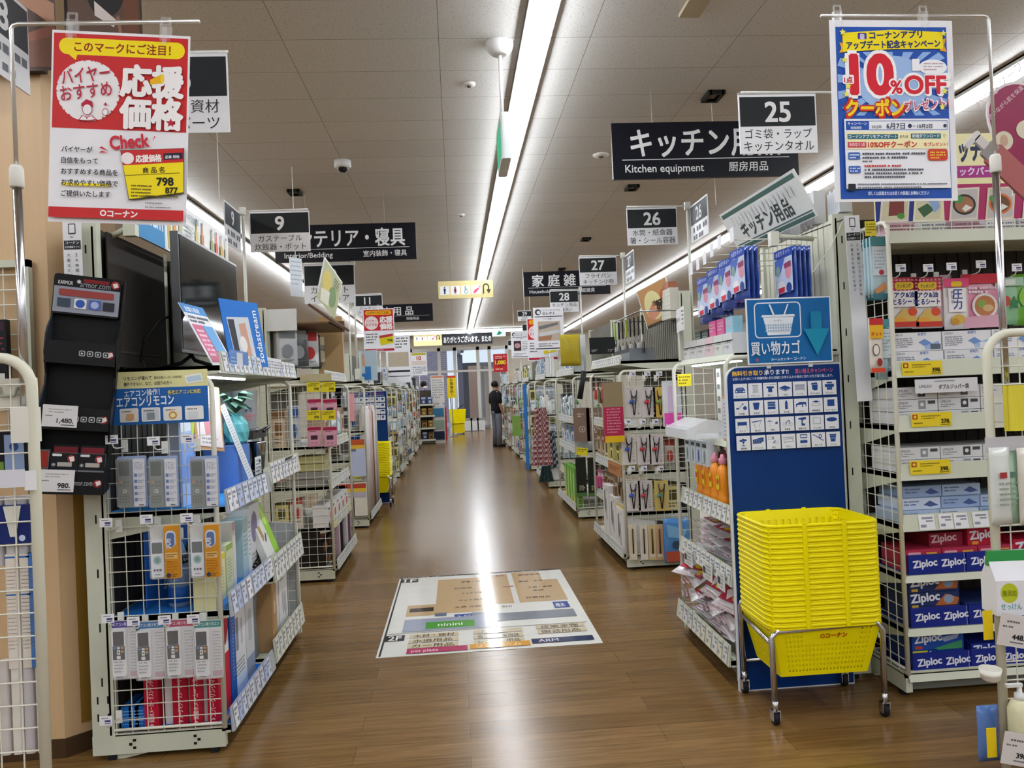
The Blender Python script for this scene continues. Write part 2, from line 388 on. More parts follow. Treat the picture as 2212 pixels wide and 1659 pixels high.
# ---- black department signs hung from the ceiling ----
def dept_sign(x0, y0, w, h, Y, big, en, jp, label, bx=.1, bw=.8):
    q = at(x0, y0, Y); W = w * Y / FPX; Hh = h * Y / FPX
    t = thing('department_sign', label, 'sign', (q.x, Y, q.z - Hh))
    MB().rbox(0, W, 0, .03, 0, Hh, .004, M('#0b0d16', .35), 2, 'y').build('board', t)
    T = '#d5d5d5'; K = 1.0
    MB().art([('t', W * bx, Hh * .57, Hh * .44, big, T, 'l', 1.2, 0, W * bw), ('r', W * .05, Hh * .655, W * .9, Hh * .012, T),
              ('t', W * .065, Hh * .885, Hh * .135, en, T, 'l', .6, 0, W * .42), ('t', W * .62, Hh * .885, Hh * .155, jp, T, 'l', .5, 0, W * .31)], 0, Hh).build('lettering', t)
    for a in (.22, .78):
        MB().tube([(W * a, .015, Hh), (W * a, .015, CEIL - q.z + Hh)], .003, M('#a8a49c', .4), 4).build('wire', t)
dept_sign(1320, 266, 420, 124, 5.4, 'キッチン用品', 'Kitchen equipment', '厨房用品', 'large black kitchen equipment sign hanging above the kitchen aisles', .1, .8)
dept_sign(592, 488, 298, 79, 8.0, 'インテリア・寝具', 'Interior/Bedding', '室内装飾・寝具', 'black interior and bedding sign hanging above the bedding aisles', .06, .86)
dept_sign(1130, 588, 190, 53, 11.85, '家 庭 雑 貨', 'Household goods', '家庭雑貨', 'black household goods sign hanging behind the aisle number twentyseven', .1, .8)
dept_sign(782, 660, 150, 38, 15.5, '収 納 用 品', 'Storage', '収納用品', 'black storage goods sign hanging beyond the aisle eleven panel', .1, .8)
# ---- yellow washroom sign with arrow ----
def toilet_sign(x0, y0, w, h, Y, label, small=False):
    q = at(x0, y0, Y); W = w * Y / FPX; Hh = h * Y / FPX
    t = thing('washroom_sign', label, 'sign', (q.x, Y, q.z - Hh))
    MB().box(0, W, 0, .04, 0, Hh, M('#dccb92', .45)).build('board', t)
    a = MB(); u = W / 120.
    ops = [('rr', 4 + 23 * i, 11, 20, 19, 1.2, '#eef0f0') for i in range(4)]
    def man(x, c, skirt=0):
        o = [('e', x, 14.2, 1.6, 1.6, c), ('rr', x - 2.3, 16.2, 4.6, 6.5, 1, c), ('r', x - 1.7, 21, 1.5, 7, c), ('r', x + .2, 21, 1.5, 7, c)]
        if skirt: o.append(('p', [(x, 16.5), (x + 3.4, 24), (x - 3.4, 24)], c))
        return o
    ops += man(14, '#1d2a55') + man(37, '#7c2537', 1)
    G = '#2b8a86'
    ops += [('e', 59, 14, 1.5, 1.5, G), ('r', 58.2, 15.5, 1.6, 7, G), ('r', 58.2, 21.6, 6, 1.4, G), ('r', 63, 22, 1.4, 5.5, G), ('e', 60.5, 24, 4.4, 4.4, G), ('e', 60.5, 24, 3.2, 3.2, '#eef0f0'), ('r', 58.2, 17.5, 5, 1.2, G)]
    R = '#d05a72'
    ops += [('p', [(76, 27), (79, 21), (88, 16), (90, 18.5), (84, 25), (79, 28.5)], R), ('e', 91, 14.5, 1.8, 1.8, R)]
    K = '#3a3526'; pts = []
    for i in range(13):
        an = PI - PI * i / 12; pts.append((104.5 + 7 * math.cos(an), 14.5 - 7 * math.sin(an)))
    inn = [(104.5 + 4.2 * math.cos(PI * i / 12), 14.5 - 4.2 * math.sin(PI * i / 12)) for i in range(13)]
    for i in range(12): ops.append(('p', [pts[i], pts[i + 1], inn[11 - i], inn[12 - i]], K))
    ops += [('r', 97.5, 14, 2.8, 16, K), ('r', 108.7, 14, 2.8, 8, K), ('p', [(105, 21), (115.2, 21), (110.1, 29)], K)]
    a.art(ops, 0, Hh, u); a.build('pictograms', t)
    for k in (.2, .8): MB().tube([(W * k, .02, Hh), (W * k, .02, CEIL - q.z + Hh)], .003, M('#a8a49c', .4), 4).build('wire', t)
toilet_sign(946, 608, 118, 38, 12.4, 'pale yellow washroom sign with pictograms and a turn-back arrow above the aisle')
toilet_sign(893, 722, 60, 26, 26.4, 'farther pale yellow washroom sign beside the black thank-you banner')
# ---- floor guide map ----
q0 = (-.497, 4.25); q1 = (.759, 6.07)
m = MB(); m.box(q0[0], q1[0], q0[1], q1[1], 0.0005, .002, M('#e4e3dc', .1))
mp = tag(m.build('floor_map', None, (0, 0, 0)), 'white store guide map sheet stuck on the aisle floor', 'floor map')
Wm, Hm = q1[0] - q0[0], q1[1] - q0[1]
ops = []; U = Wm / 100.; TAN = '#c2a47c'
Hu = Hm / U                                        # ~145 units deep
B = lambda x, y, w, h, c: ops.append(('r', x, y * Hu / 100, w, h * Hu / 100, c))
def T_(x, y, h, s, c='#26221c', mw=None, al='l', b=.6): ops.append(('t', x, y * Hu / 100, h * Hu / 100, s, c, al, b, 0, mw))
B(0, 0, 100, 2.2, '#1a1a1a'); T_(2, 1.9, 1.6, '店内のご案内 フロアマップ', '#e8e8e8', 42); T_(55, 1.9, 1.6, 'ホームセンター コーナン', '#e8e8e8', 42)
B(1, 2.2, .9, 97, '#1a1a1a'); B(1.8, 3.5, 10, 6, '#1a1a1a'); T_(3.5, 8.8, 4.6, '1F', '#efefef', 7, 'l', 1.5)
B(24, 8, 32, 50, TAN); B(56, 5, 10, 45, TAN); B(69, 3, 17, 47, TAN); B(86, 18, 9, 32, TAN)
B(9, 45, 15, 14, TAN); B(10.5, 49, 12.5, 5, '#2b2620')
for x, y, s in ((38, 15, '家電・照明'), (34, 25, '日用品'), (38, 33, 'キッチン用品'), (36, 43, 'ペット用品'), (34, 52, '文具 収納'), (73, 9, '園芸用品'), (72, 20, '資材・木材'), (76, 30, '工具・金物'), (78, 35, '塗料'), (73, 45, '作業用品')): T_(x, y, 2, s, '#4c3d2a', 14)
B(24, 57, 6, 4, '#6d7488'); B(34, 60, 9, 6, '#2c4794'); T_(35, 64.5, 3, '入口', '#dfe4f0', 7); B(43, 59, 12, 4, '#838894'); B(86, 52, 8, 8, '#2c4794'); T_(87, 58, 4, '駐', '#dfe4f0', 5)
B(9, 63, 46, 14, '#9aa0b2'); B(55, 62, 40, 9, '#808690'); B(20, 67.5, 24, 7.5, '#4d9a3a'); T_(25, 72.8, 3.4, 'DCMart', '#eaf4e4', 12)
ops[-1] = ('t', 26, 72.8 * Hu / 100, 3.2 * Hu / 100, 'ninini', '#eaf4e4', 'l', .8, 0, 12)
B(62, 25, 6, 1.5, '#c96f78'); T_(59, 8, 2.4, '出入口', '#7c3444', 5); T_(59, 55, 2.4, '出入口', '#7c3444', 5)
B(3, 78, 95, .4, '#9a958a'); B(1.8, 80, 9, 5.6, '#1a1a1a'); T_(3.3, 85, 4.4, '2F', '#efefef', 6, 'l', 1.5)
for i, s in enumerate(('木材・建材', '水道用品', 'カー用品')): B(13, 80 + i * 5, 23, 3.8, '#cfc2a6'); T_(15, 83.2 + i * 5, 2.7, s, '#3a2f22', 19)
for i, s in enumerate(('工具', '園芸・作業用品', 'レジャー用品')): B(43, 80 + i * 5, 23, 3.8, '#cfc2a6'); T_(45, 83.2 + i * 5, 2.7, s, '#3a2f22', 19)
for i, s in enumerate(('建築金物', '園芸用品')): B(73, 79 + i * 5, 23, 3.8, '#cfc2a6'); T_(75, 82.2 + i * 5, 2.7, s, '#3a2f22', 19)
B(13, 94.2, 27, 4.4, '#b33a63'); T_(15, 97.6, 2.3, 'pet plaza', '#f0d7df', 12); B(41, 93.6, 27, 4.4, '#d79a35'); T_(44, 97, 2.4, 'リフォーム', '#fff0d0', 20); B(69, 92.4, 28, 4.4, '#25335a'); T_(72, 95.8, 2.4, 'ARM', '#dfe4f0', 9)
ops = [tuple(M(v, .1) if isinstance(v, str) and v.startswith('#') else v for v in o) for o in ops]
pr = MB().art(ops, 0, 0, U, 0, .00006)
pr.xf(Matrix(((1, 0, 0, q0[0]), (0, 0, 1, q1[1]), (0, -1, 0, .0021), (0, 0, 0, 1))))
pr.build('printed_map', mp)
# ======================= shelf unit builder =======================
def bx(m, s, d0, d1, y0, y1, z0, z1, mm):
    a, b = sorted((s * d0, s * d1)); return m.box(a, b, y0, y1, z0, z1, mm)
def net_mesh(s, D, z0, z1, sx=.061, sz=.058, r=.0022, fr=.0105, d0=.0):
    """side net in the plane x-z, depth d0..D"""
    m = MB(); R_ = .05; pts = [(s * d0, 0, z0)]
    for k in range(6):
        a = PI - PI / 2 * k / 5; pts.append((s * (d0 + R_ + R_ * math.cos(a)), 0, z1 - R_ + R_ * math.sin(a)))
    pts += [(s * D, 0, z1)]
    m.tube(pts, fr, WIRE, 8); m.tube([(s * d0, 0, z0 + .02), (s * D, 0, z0 + .02)], fr * .6, WIRE, 6)
    n = int((D - d0) / sx); st = (D - d0) / n
    for i in range(1, n + 1): m.tube([(s * (d0 + i * st - .006), .004, z0), (s * (d0 + i * st - .006), .004, z1)], r, WIRE, 4)
    n = int((z1 - z0) / sz); st = (z1 - z0) / n
    for i in range(1, n): m.tube([(s * d0, -.002, z0 + i * st), (s * D, -.002, z0 + i * st)], r, WIRE, 4)
    return m
def shelf_unit(s, X0, Y0, L, D, H, shelves, label, bays=1, near=True, far=True, base=True, netz=(.1, 1.54), slots=True, backc='#bfc0b0', group=None, toprail=True, netd=None):
    """shelves: (z, front setback, bay or None, rail height, tag colour list, liner colour)"""
    t = thing('shelf_unit', label, 'shelf unit', (X0, Y0, 0), 0, group)
    netd = netd or D
    m = MB()
    if base:
        for y in (0, L - .03):
            bx(m, s, -.0, D + .09, y, y + .03, .022, .1, CREAM)
            for a, b in ((.12, .075), (.12, .045), (.105, .06), (.36, .075), (.36, .045), (.375, .06)):
                bx(m, s, a - .006, a + .006, y - .0015, y, b - .005, b + .005, BLACK)
            for d in (.03, D): bx(m, s, d, d + .03, y, y + .03, 0, .022, RUB)
        bx(m, s, .03, D, .03, L - .03, .022, .09, M('#6f7068', .6)); bx(m, s, 0, .012, .0, L, .085, .115, CREAM); bx(m, s, 0, D, .0, L, .095, .105, CREAM)
        m.build('base', t)
    for i in range(bays + 1):
        y = L * i / bays - (0 if i == 0 else .04 if i == bays else .02)
        m = MB(); bx(m, s, D, D + .088, y, y + .04, .1 if base else 0, H, CREAM)
        if slots and i == 0:
            for k in range(9):
                z = .3 + k * .22; bx(m, s, D + .04, D + .046, y - .001, y, z, z + .035, BLACK)
            for d in (.02, .06):
                for z in (.16, .23): bx(m, s, D + d, D + d + .006, y - .001, y, z, z + .03, BLACK)
        m.build('upright', t)
    m = MB(); k = int(L / .03)
    for i in range(k):
        y = L * i / k; bx(m, s, D + .012 + (.004 if i % 2 else 0), D + .02, y, y + L / k, .1, H - .02, backc)
    m.build('back_panel', t)
    rnd = random.Random(int(X0 * 100 + Y0 * 77))
    for z, fs, bay, rh, tags, liner in shelves:
        y0, y1 = (0.012, L - .012) if bay is None else (L * bay / bays + .012, L * (bay + 1) / bays - .012)
        m = MB(); bx(m, s, fs, D, y0, y1, z - .022, z, CREAM)
        for y in (y0, y1 - .003):                    # tapered brackets
            xs = [(s * fs, z - .03), (s * D, z - .11), (s * D, z), (s * fs, z)]
            m.extr([(a, b) for a, b in xs], 'y', y, y + .003, CREAM)
        if liner: bx(m, s, fs + .002, D - .01, y0 + .01, y1 - .01, z, z + .003, liner)
        sh = m.build('shelf', t)
        m = MB(); f = fs - .004
        o = [(s * (f), z - .03), (s * (f - .012), z - .028), (s * (f + .002), z + rh - .03), (s * (f + .006), z + rh - .03)]
        m.extr(o, 'y', y0, y1, M('#aeb4bd', .2) if tags and tags[0] == 'blue' else CREAM)
        m.build('price_rail', sh)
        if tags:
            y = y0 + .02
            while y < y1 - .08:
                w = rnd.uniform(.055, .075); m = MB(); q = rnd.choice((0, 0, 0, 1)) if len(tags) > 1 else 0
                c = tags[0] if tags[0] != 'blue' else rnd.choice(('#c9d2e4', '#dfe2ea', '#aebbdc'))
                if q: c = tags[1] if tags[1] != 'blue' else '#b3c0de'
                X1 = lambda zz: s * (f - .014 + .014 * (zz - (z - .028)) / rh)
                za, zb = z - .024, z + rh - .034
                v = [(X1(za), y, za), (X1(za), y + w, za), (X1(zb), y + w, zb), (X1(zb), y, zb)]
                m.add(v, [(0, 1, 2, 3)], c)
                g = (za - zb); K_ = '#8a8d99'
                for (a, b, e0, e1) in ((.15, .28, .1, .8), (.36, .46, .1, .55), (.64, .82, .55, .9)):
                    zz0, zz1 = zb + g * a, zb + g * b; m.add([(X1(zz1) - s * .0004, y + w * e0, zz1), (X1(zz1) - s * .0004, y + w * e1, zz1), (X1(zz0) - s * .0004, y + w * e1, zz0), (X1(zz0) - s * .0004, y + w * e0, zz0)], [(0, 1, 2, 3)], K_)
                m.build('price_label', sh)
                y += w + rnd.uniform(.004, .03)
    if near: net_mesh(s, netd, netz[0], netz[1]).build('side_net', t, (0, 0, 0))
    if far: net_mesh(s, netd, netz[0], netz[1]).build('side_net', t, (0, L - .012, 0))
    return t
# ======================= hooks =======================
def k_hook():
    m = MB(); m.tube([(0, .02, 0), (0, -.06, .0), (0, -.085, .006), (0, -.095, .022)], .0028, M('#e4e4de', .3), 6); m.box(-.012, .012, .012, .018, -.02, .03, M('#dfdfd8', .4))
    r = thing('display_hook', 'x', 'hook', mb=m)
    c = MB(); c.box(-.024, .024, -.1, -.0985, .02, .055, M('#e6e6ea', .4)); c.art([('r', 8, 7, 26, 3, '#77798a'), ('r', 20, 16, 22, 7, '#3a3d70'), ('r', 20, 26, 22, 4, '#6d70a0')], -.024, .055, .001, -.1); c.build('price_plate', r)
    return r
HOOK = Kind(k_hook)
# ======================= poster stands =======================
def poster_frame_parts(t, w, h, clips, yo=0, dz=0):
    for cx_ in clips:
        m = MB(); m.box(cx_ - .014, cx_ + .014, yo - .008, yo + .012, -.02, .03, CLEAR); m.tube([(cx_ - .012, yo, .03), (cx_ - .012, yo, .05), (cx_ + .012, yo, .05), (cx_ + .012, yo, .03)], .004, CLEAR, 6); m.box(cx_ - .006, cx_ + .006, yo - .012, yo - .008, -.03, .02, CLEAR)
        m.build('clip', t, (0, 0, dz))
def poster(name, label, loc, w, h, tilt, ops, sc, clips, bend=.012):
    m = MB(); N = 14                                # slightly bowed sheet
    t = thing(name, label, 'poster', loc, 0, None)
    t.rotation_euler = (0, tilt, 0)
    m.box(0, w, 0, .0012, -h, 0, PAPER); m.build('sheet', t)
    MB().art(ops, 0, 0, sc, -.0003, .00012).build('printed_design', t)
    poster_frame_parts(t, w, h, clips)
    return t
R1c, YEL = '#c22a2c', '#f2dc1a'
ops = [('r', 12, 18, 838, 612, R1c), ('rr', 45, 46, 785, 108, 52, YEL), ('p', [(100, 150), (160, 150), (150, 190)], YEL),
       ('t', 440, 128, 60, 'このマークにご注目！', '#8f2418', 'c', 1.2, 0, 600), ('e', 232, 385, 198, 198, '#eceaec')]
for i in range(26):
    a = i * 2.4; ops.append(('e', 232 + 197 * math.cos(a), 385 + 197 * math.sin(a), 6, 6, R1c))
ops += [('t', 75, 350, 95, 'バイヤー', '#b1203a', 'l', .6, 9, 300), ('t', 70, 455, 88, 'おすすめ', '#b1203a', 'l', .6, 9, 320)]
F = '#b1203a'
ops += [('p', [(195, 470), (225, 442), (262, 455), (268, 490), (195, 490)], F), ('e', 232, 507, 30, 36, F), ('e', 232, 508, 27, 32, '#eceaec'), ('p', [(180, 580), (200, 545), (232, 556), (266, 545), (290, 570), (270, 578), (232, 582)], F), ('p', [(186, 577), (204, 550), (232, 561), (262, 550), (282, 568), (262, 574), (232, 578)], '#eceaec'), ('p', [(225, 556), (239, 556), (232, 575)], F), ('star', 345, 470, 14, F, 4), ('e', 345, 520, 18, 24, F), ('e', 345, 521, 15, 20, '#eceaec')]
ops += [('t', 440, 392, 180, '応援', '#f0eeee', 'l', 2.4, 0, 385), ('t', 440, 600, 180, '価格', '#f0eeee', 'l', 2.4, 0, 385), ('star', 755, 575, 32, '#b1203a', 5), ('p', [(620, 300), (690, 262), (705, 318), (622, 332)], '#e8b51c'), ('e', 697, 290, 12, 30, '#f0cf3a')]
ops += [('t', 385, 760, 82, 'Check', '#c22a3a', 'l', 2.2, 7, 240), ('p', [(310, 752), (330, 744), (372, 772)], '#c22a3a'), ('p', [(312, 785), (330, 772), (366, 782)], '#c22a3a'), ('p', [(642, 700), (656, 664), (662, 668)], '#c22a3a')]
for i, (s, w) in enumerate((('バイヤーが', 190), ('自信をもって', 225), ('おすすめする商品を', 350), ('お求めやすい価格で', 350), ('ご提供いたします', 305))):
    if i == 3: ops.append(('r', 85, 985, 300, 16, YEL))
    ops.append(('t', 82 + (0 if i < 3 else 3), 785 + i * 71, 36, s, '#1d1d20', 'l', 1.0, 0, w))
ops += [('p', [(445, 765), (845, 735), (850, 1030), (505, 1085)], '#3a3a20'), ('p', [(447, 768), (840, 738), (846, 1022), (508, 1078)], YEL), ('p', [(447, 768), (840, 738), (844, 826), (466, 862)], R1c),
        ('e', 492, 815, 40, 38, '#efe4e4'), ('t', 545, 835, 42, '応援価格', '#f2ece8', 'l', 2.5, 4, 160), ('p', [(715, 775), (835, 764), (838, 805), (718, 818)], '#26233a'), ('t', 728, 806, 18, '品番 規格', '#e9e9ee', 'l', 1, 4, 100),
        ('t', 590, 905, 34, '商 品 名', '#33300e', 'l', 1.2, 4, 170), ('p', [(480, 925), (820, 896), (820, 899), (480, 928)], '#4a4712'), ('t', 680, 985, 50, '798', '#1c1c12', 'l', 2, 3, 120), ('t', 735, 1033, 36, '877', '#1c1c12', 'l', 2, 3, 90), ('ln', 520, 985, 120, 4, 22, 9, '#55521a'), ('r', 610, 1050, 205, 8, '#55521a'),
        ('ln', 610, 1095, 150, 1, 12, 8, '#77777c'), ('ln', 610, 1122, 225, 1, 12, 8, '#77777c'), ('r', 12, 1142, 838, 66, R1c), ('e', 350, 1174, 20, 20, '#f0eaea'), ('e', 350, 1174, 11, 11, R1c), ('t', 378, 1194, 38, 'コーナン', '#f0eaea', 'l', 2.5, 0, 205)]
LP = at(113, 64, 2.3)
poster('poster', 'red and white buyer recommendation poster clipped to the stand above the black display', LP, .388, .556, math.radians(3.4), ops, .388 / 862, (.055, .318))
B1, NAVY = '#2250a8', '#1d2f66'
ops = [('r', 40, 45, 772, 1152, B1)]
for i in range(18):
    a0 = 2 * PI * i / 18; a1 = a0 + PI / 18
    c_ = lambda a: (min(808, max(44, 430 + 420 * math.cos(a))), min(640, max(215, 420 + 330 * math.sin(a))))
    ops.append(('p', [(430, 420), c_(a0), c_(a1)], '#8fb2e6'))
ops += [('e', 430, 430, 250, 190, '#9dbbe8'), ('p', [(62, 150), (110, 170), (110, 215), (60, 222), (75, 190)], '#e0a52c'), ('p', [(805, 120), (760, 140), (760, 205), (808, 214), (790, 170)], '#e0a52c'), ('p', [(85, 88), (430, 66), (782, 80), (782, 192), (430, 196), (85, 215)], YEL),
        ('rr', 190, 88, 62, 44, 8, '#4a3c8c'), ('t', 221, 128, 34, '皇', '#e8e4f4', 'c', 1), ('t', 272, 126, 46, 'コーナンアプリ', NAVY, 'l', 2, 1.5, 370), ('t', 112, 194, 48, 'アップデート記念キャンペーン', NAVY, 'l', 2, 1.5, 650)]
ops += [('t', 128, 496, 262, '10', '#f4f4f6', 'l', 5.5, 0, 330), ('t', 138, 490, 250, '10', '#cf2233', 'l', 2.8, 0, 308), ('t', 404, 496, 92, '%', '#f4f4f6', 'l', 5), ('t', 408, 493, 84, '%', '#cf2233', 'l', 2), ('t', 500, 498, 128, 'OFF', '#f4f4f6', 'l', 5.5, 0, 312), ('t', 508, 493, 116, 'OFF', '#cf2233', 'l', 2.2, 0, 292),
        ('rr', 76, 370, 78, 62, 12, '#f2eef0'), ('t', 115, 420, 38, '1点', '#c0233a', 'c', 2, 0, 62), ('e', 705, 318, 98, 52, '#eef0f6'), ('ln', 640, 290, 130, 3, 20, 8, '#b78a92'), ('rr', 560, 262, 52, 82, 6, '#f2f2f6'),
        ('t', 84, 646, 118, 'クーポン', '#c22a20', 'l', 5.5, 0, 420), ('t', 94, 638, 104, 'クーポン', '#f3cf1c', 'l', 2, 0, 396), ('t', 498, 616, 72, 'プレゼント！', '#f0e6ec', 'l', 4.5, 5, 322), ('t', 504, 611, 62, 'プレゼント！', '#c4506a', 'l', 1.2, 5, 306)]
for a, b in ((85, 85), (785, 90), (92, 270), (780, 480), (112, 446), (760, 585), (96, 500)): ops.append(('star', a, b, 24, '#e9e35e', 5))
ops += [('r', 75, 665, 726, 466, '#eceef4'), ('r', 85, 678, 160, 62, B1), ('t', 98, 705, 18, 'キャンペーン', '#e8ecf6', 'l', 1, 0, 135), ('t', 118, 732, 16, '実施期間', '#e8ecf6', 'l', 1, 0, 95), ('r', 245, 678, 545, 3, B1), ('r', 245, 738, 545, 3, B1), ('r', 787, 678, 3, 62, B1),
        ('t', 262, 728, 20, '2022年', '#2b3350', 'l', .5, 0, 90), ('t', 365, 730, 36, '6月7日', '#2b3350', 'l', 1, 0, 140), ('e', 527, 714, 14, 14, '#2b3350'), ('t', 552, 728, 26, '・10月2日', '#2b3350', 'l', 1, 0, 200), ('e', 772, 714, 12, 12, '#2b3350'),
        ('r', 85, 752, 705, 116, '#f2eaba'), ('rr', 92, 768, 350, 34, 4, '#2f6a78'), ('t', 100, 794, 22, 'コーナンアプリをアップデート', '#e6ecf0', 'l', 1, 0, 335), ('t', 455, 793, 16, 'または', '#333', 'l', 1, 0, 60), ('rr', 530, 766, 210, 34, 4, '#2f6a78'), ('t', 540, 792, 22, '新規ダウンロード', '#e6ecf0', 'l', 1, 0, 190), ('t', 750, 792, 20, 'で', '#333'),
        ('rr', 92, 820, 128, 38, 4, '#c64a58'), ('t', 104, 848, 24, 'もれなく1点', '#f4e8ea', 'l', 1, 0, 105), ('t', 232, 856, 40, '10%OFFクーポン', '#c22a20', 'l', 1.8, 0, 380), ('t', 620, 850, 24, 'をプレゼント！', '#c22a20', 'l', 1, 0, 165),
        ('rr', 92, 890, 82, 48, 8, '#3b63b0'), ('ln', 102, 902, 62, 2, 18, 9, '#dfe6f4'), ('ln', 190, 892, 430, 2, 26, 14, '#4a4e5c'), ('ln', 190, 944, 90, 1, 20, 10, '#4a4e5c'), ('rr', 642, 870, 140, 78, 20, '#c8402c'), ('ln', 660, 888, 104, 3, 18, 10, '#ecc23a'),
        ('rr', 92, 980, 82, 48, 8, '#3b63b0'), ('ln', 102, 992, 62, 2, 18, 9, '#dfe6f4'), ('ln', 200, 974, 350, 1, 20, 14, '#c23a3a'), ('ln', 200, 1000, 400, 3, 24, 13, '#4a4e5c'), ('rr', 84, 1100, 52, 46, 6, '#23242c'), ('ln', 150, 1098, 610, 2, 22, 10, '#6a6e7c'), ('t', 430, 1176, 24, '詳しくは店員またはお近くの係員にお尋ねください', '#dfe8f8', 'c', 1, 0, 420)]
RP = at(1791, 43, 2.6)
poster('poster', 'blue ten percent off app coupon poster clipped to the stand above the basket sign', RP, .452, .642, math.radians(.8), ops, .452 / 855, (.03, .345))
def poster_stand(label, base, top, tipx, lowz, s, clampz):
    t = thing('poster_stand', label, 'stand', base)
    z0 = lowz - base[2]; zt = top - base[2]; zm = clampz - base[2]
    MB().tube([(0, 0, z0), (0, 0, zm)], .0125, CHROME, 12).build('lower_tube', t)
    dx = tipx - base[0]; sg = 1 if dx > 0 else -1
    MB().tube([(0, 0, zm - .02), (0, 0, zt - .015), (sg * .006, 0, zt - .004), (sg * .02, 0, zt), (dx, 0, zt + .004)], .006, M('#d9d9d6', .25, .7), 10).build('arm', t)
    MB().lathe([(.016, zm - .035), (.019, zm - .03), (.019, zm + .02), (.014, zm + .03)], M('#d8d6ce', .4), 14).build('collar', t)
    m = MB(); m.rbox(-.03, .03, -.03, .03, z0 - .02, z0 + .08, .008, M('#dcdad0', .4)); m.build('clamp', t)
    return t
a = at(36, 380, 2.315); poster_stand('chrome poster stand arm holding the red recommendation poster', (a.x, 2.315, 1.2), at(40, 61, 2.315).z + .012, at(432, 55, 2.315).x, 1.36, -1, a.z)
a = at(2150, 352, 2.615); poster_stand('chrome poster stand arm holding the blue coupon poster', (a.x, 2.615, 1.2), at(2125, 34, 2.615).z - .0, at(1773, 40, 2.615).x, 1.26, 1, a.z)
# ======================= pictures on the partition =======================
def picture(x0, y0, x1, y1, Y, label, ops, ch=0):
    a, b = at(x0, y0, Y), at(x1, y1, Y); W = b.x - a.x; Hh = a.z - b.z
    t = thing('wall_picture', label, 'picture', (a.x, Y, b.z))
    o = [(0, 0), (W, 0), (W, Hh - ch), (W - ch * .6, Hh), (0, Hh)]
    MB().extr(o, 'y', 0, .04, M('#241b19', .35)).build('frame', t)
    MB().art([('p', [(12 / 1000 * W / .001 if False else 14, 14), (W * 1000 - 14, 14 + ch * 500), (W * 1000 - 14, Hh * 1000 - 14), (14, Hh * 1000 - 14)], '#6b5348')] + ops, 0, Hh, .001, 0).build('print', t)
a, b = at(-190, -150, WY - .05), at(92, 152, WY - .05)
picture(-190, -150, 92, 152, WY - .05, 'brown patterned picture panel high on the maple partition beside the stand pole',
        [('r', 14, 14, 530, 560, '#5a4a45'), ('p', [(200, 200), (330, 250), (470, 340), (540, 400), (540, 300), (380, 210)], '#a87f68'), ('p', [(200, 560), (540, 440), (540, 380), (300, 470)], '#8f5f52'), ('p', [(380, 470), (540, 430), (540, 560), (420, 560)], '#7c5a4e'), ('p', [(210, 300), (300, 360), (210, 430)], '#4c4748')])
picture(132, -150, 303, 156, WY - .05, 'dark framed drink picture high on the partition behind the red poster',
        [('p', [(14, 14), (300, 14), (300, 560), (14, 560)], '#5d4a40'), ('e', 165, 250, 75, 110, '#2d2a2c'), ('p', [(120, 290), (205, 370), (195, 400), (120, 350)], '#cfc4c0'), ('p', [(205, 360), (222, 480), (236, 480), (216, 350)], '#8f6a55'), ('r', 235, 60, 60, 520, '#6b4636')], .09)
# pole-mounted aisle panels hidden mostly by the red poster
NUMBLK = '#202325'
def aisle_sign(px, py, wpx, Y, num, l1, l2, label, hpx=None):
    q = at(px, py, Y); W = wpx * Y / FPX; Hh = (hpx or wpx * .735) * Y / FPX
    t = thing('aisle_sign', label, 'sign', (q.x, Y, q.z - Hh), 0)
    m = MB(); m.box(0, W, 0, .006, 0, Hh, M('#dcdde0', .3)); m.build('panel', t)
    MB().art([('r', W * .015, Hh * .04, W * .97, Hh * .5, NUMBLK), ('t', W * .5, Hh * .46, Hh * .33, num, '#d9d9da', 'c', 1.6), ('t', W * .5, Hh * .735, Hh * .155, l1, '#2a2b2e', 'c', .3, 0, W * .86), ('t', W * .5, Hh * .945, Hh * .155, l2, '#2a2b2e', 'c', .3, 0, W * .9)], 0, Hh).build('lettering', t)
    MB().box(.0, W * .98, -.004, .012, Hh, Hh + .012, CLEAR).build('holder_rail', t)
    return t, q, W, Hh
def side_panel(x, ya, yb, z0, z1, s, num, label):
    """panel in a plane of constant x facing the aisle"""
    W = yb - ya; Hh = z1 - z0
    t = thing('aisle_sign', label, 'sign', (x, ya if s < 0 else yb, z0), RZL if s < 0 else RZR)
    MB().box(0, W, 0, .006, 0, Hh, M('#dcdde0', .3)).build('panel', t)
    MB().art([('r', W * .015, Hh * .04, W * .97, Hh * .5, '#4a4e52'), ('t', W * .5, Hh * .46, Hh * .33, num, '#d9d9da', 'c', 1.6), ('ln', W * .15, Hh * .62, W * .7, 2, Hh * .2, W * .1, '#70727a')], 0, Hh).build('lettering', t)
    return t
def sign_pole(x, Y, z0, z1, label, x1=None, z2=None, rz=None):
    t = thing('sign_pole', label, 'pole', (x, Y, z0))
    MB().tube([(0, 0, 0), (0, 0, z1 - z0)], .012, M('#cfd1c8', .35), 10).build('post', t)
    MB().box(-.025, .025, -.02, .02, 0, .12, M('#cfd1c8', .4)).build('bracket', t)
    if x1 is not None: MB().tube([(0, 0, z1 - z0 - .02), (x1 - x, 0, (z2 or z1) - z0)], .0055, M('#d8d8d2', .3), 8).build('arm', t)
    MB().box(-.022, .022, -.016, .016, z1 - z0 - .05, z1 - z0 + .01, M('#d4d4cc', .4)).build('joint', t)
t, q, W, Hh = aisle_sign(288, 117, 192, 3.28, '8', '金物・資材', '補修パーツ', 'black and white aisle panel mostly hidden behind the red poster', 168)
sign_pole(-1.46, 3.30, 1.75, q.z + .03, 'pole carrying the aisle panel behind the red poster', q.x + W, q.z + .016)
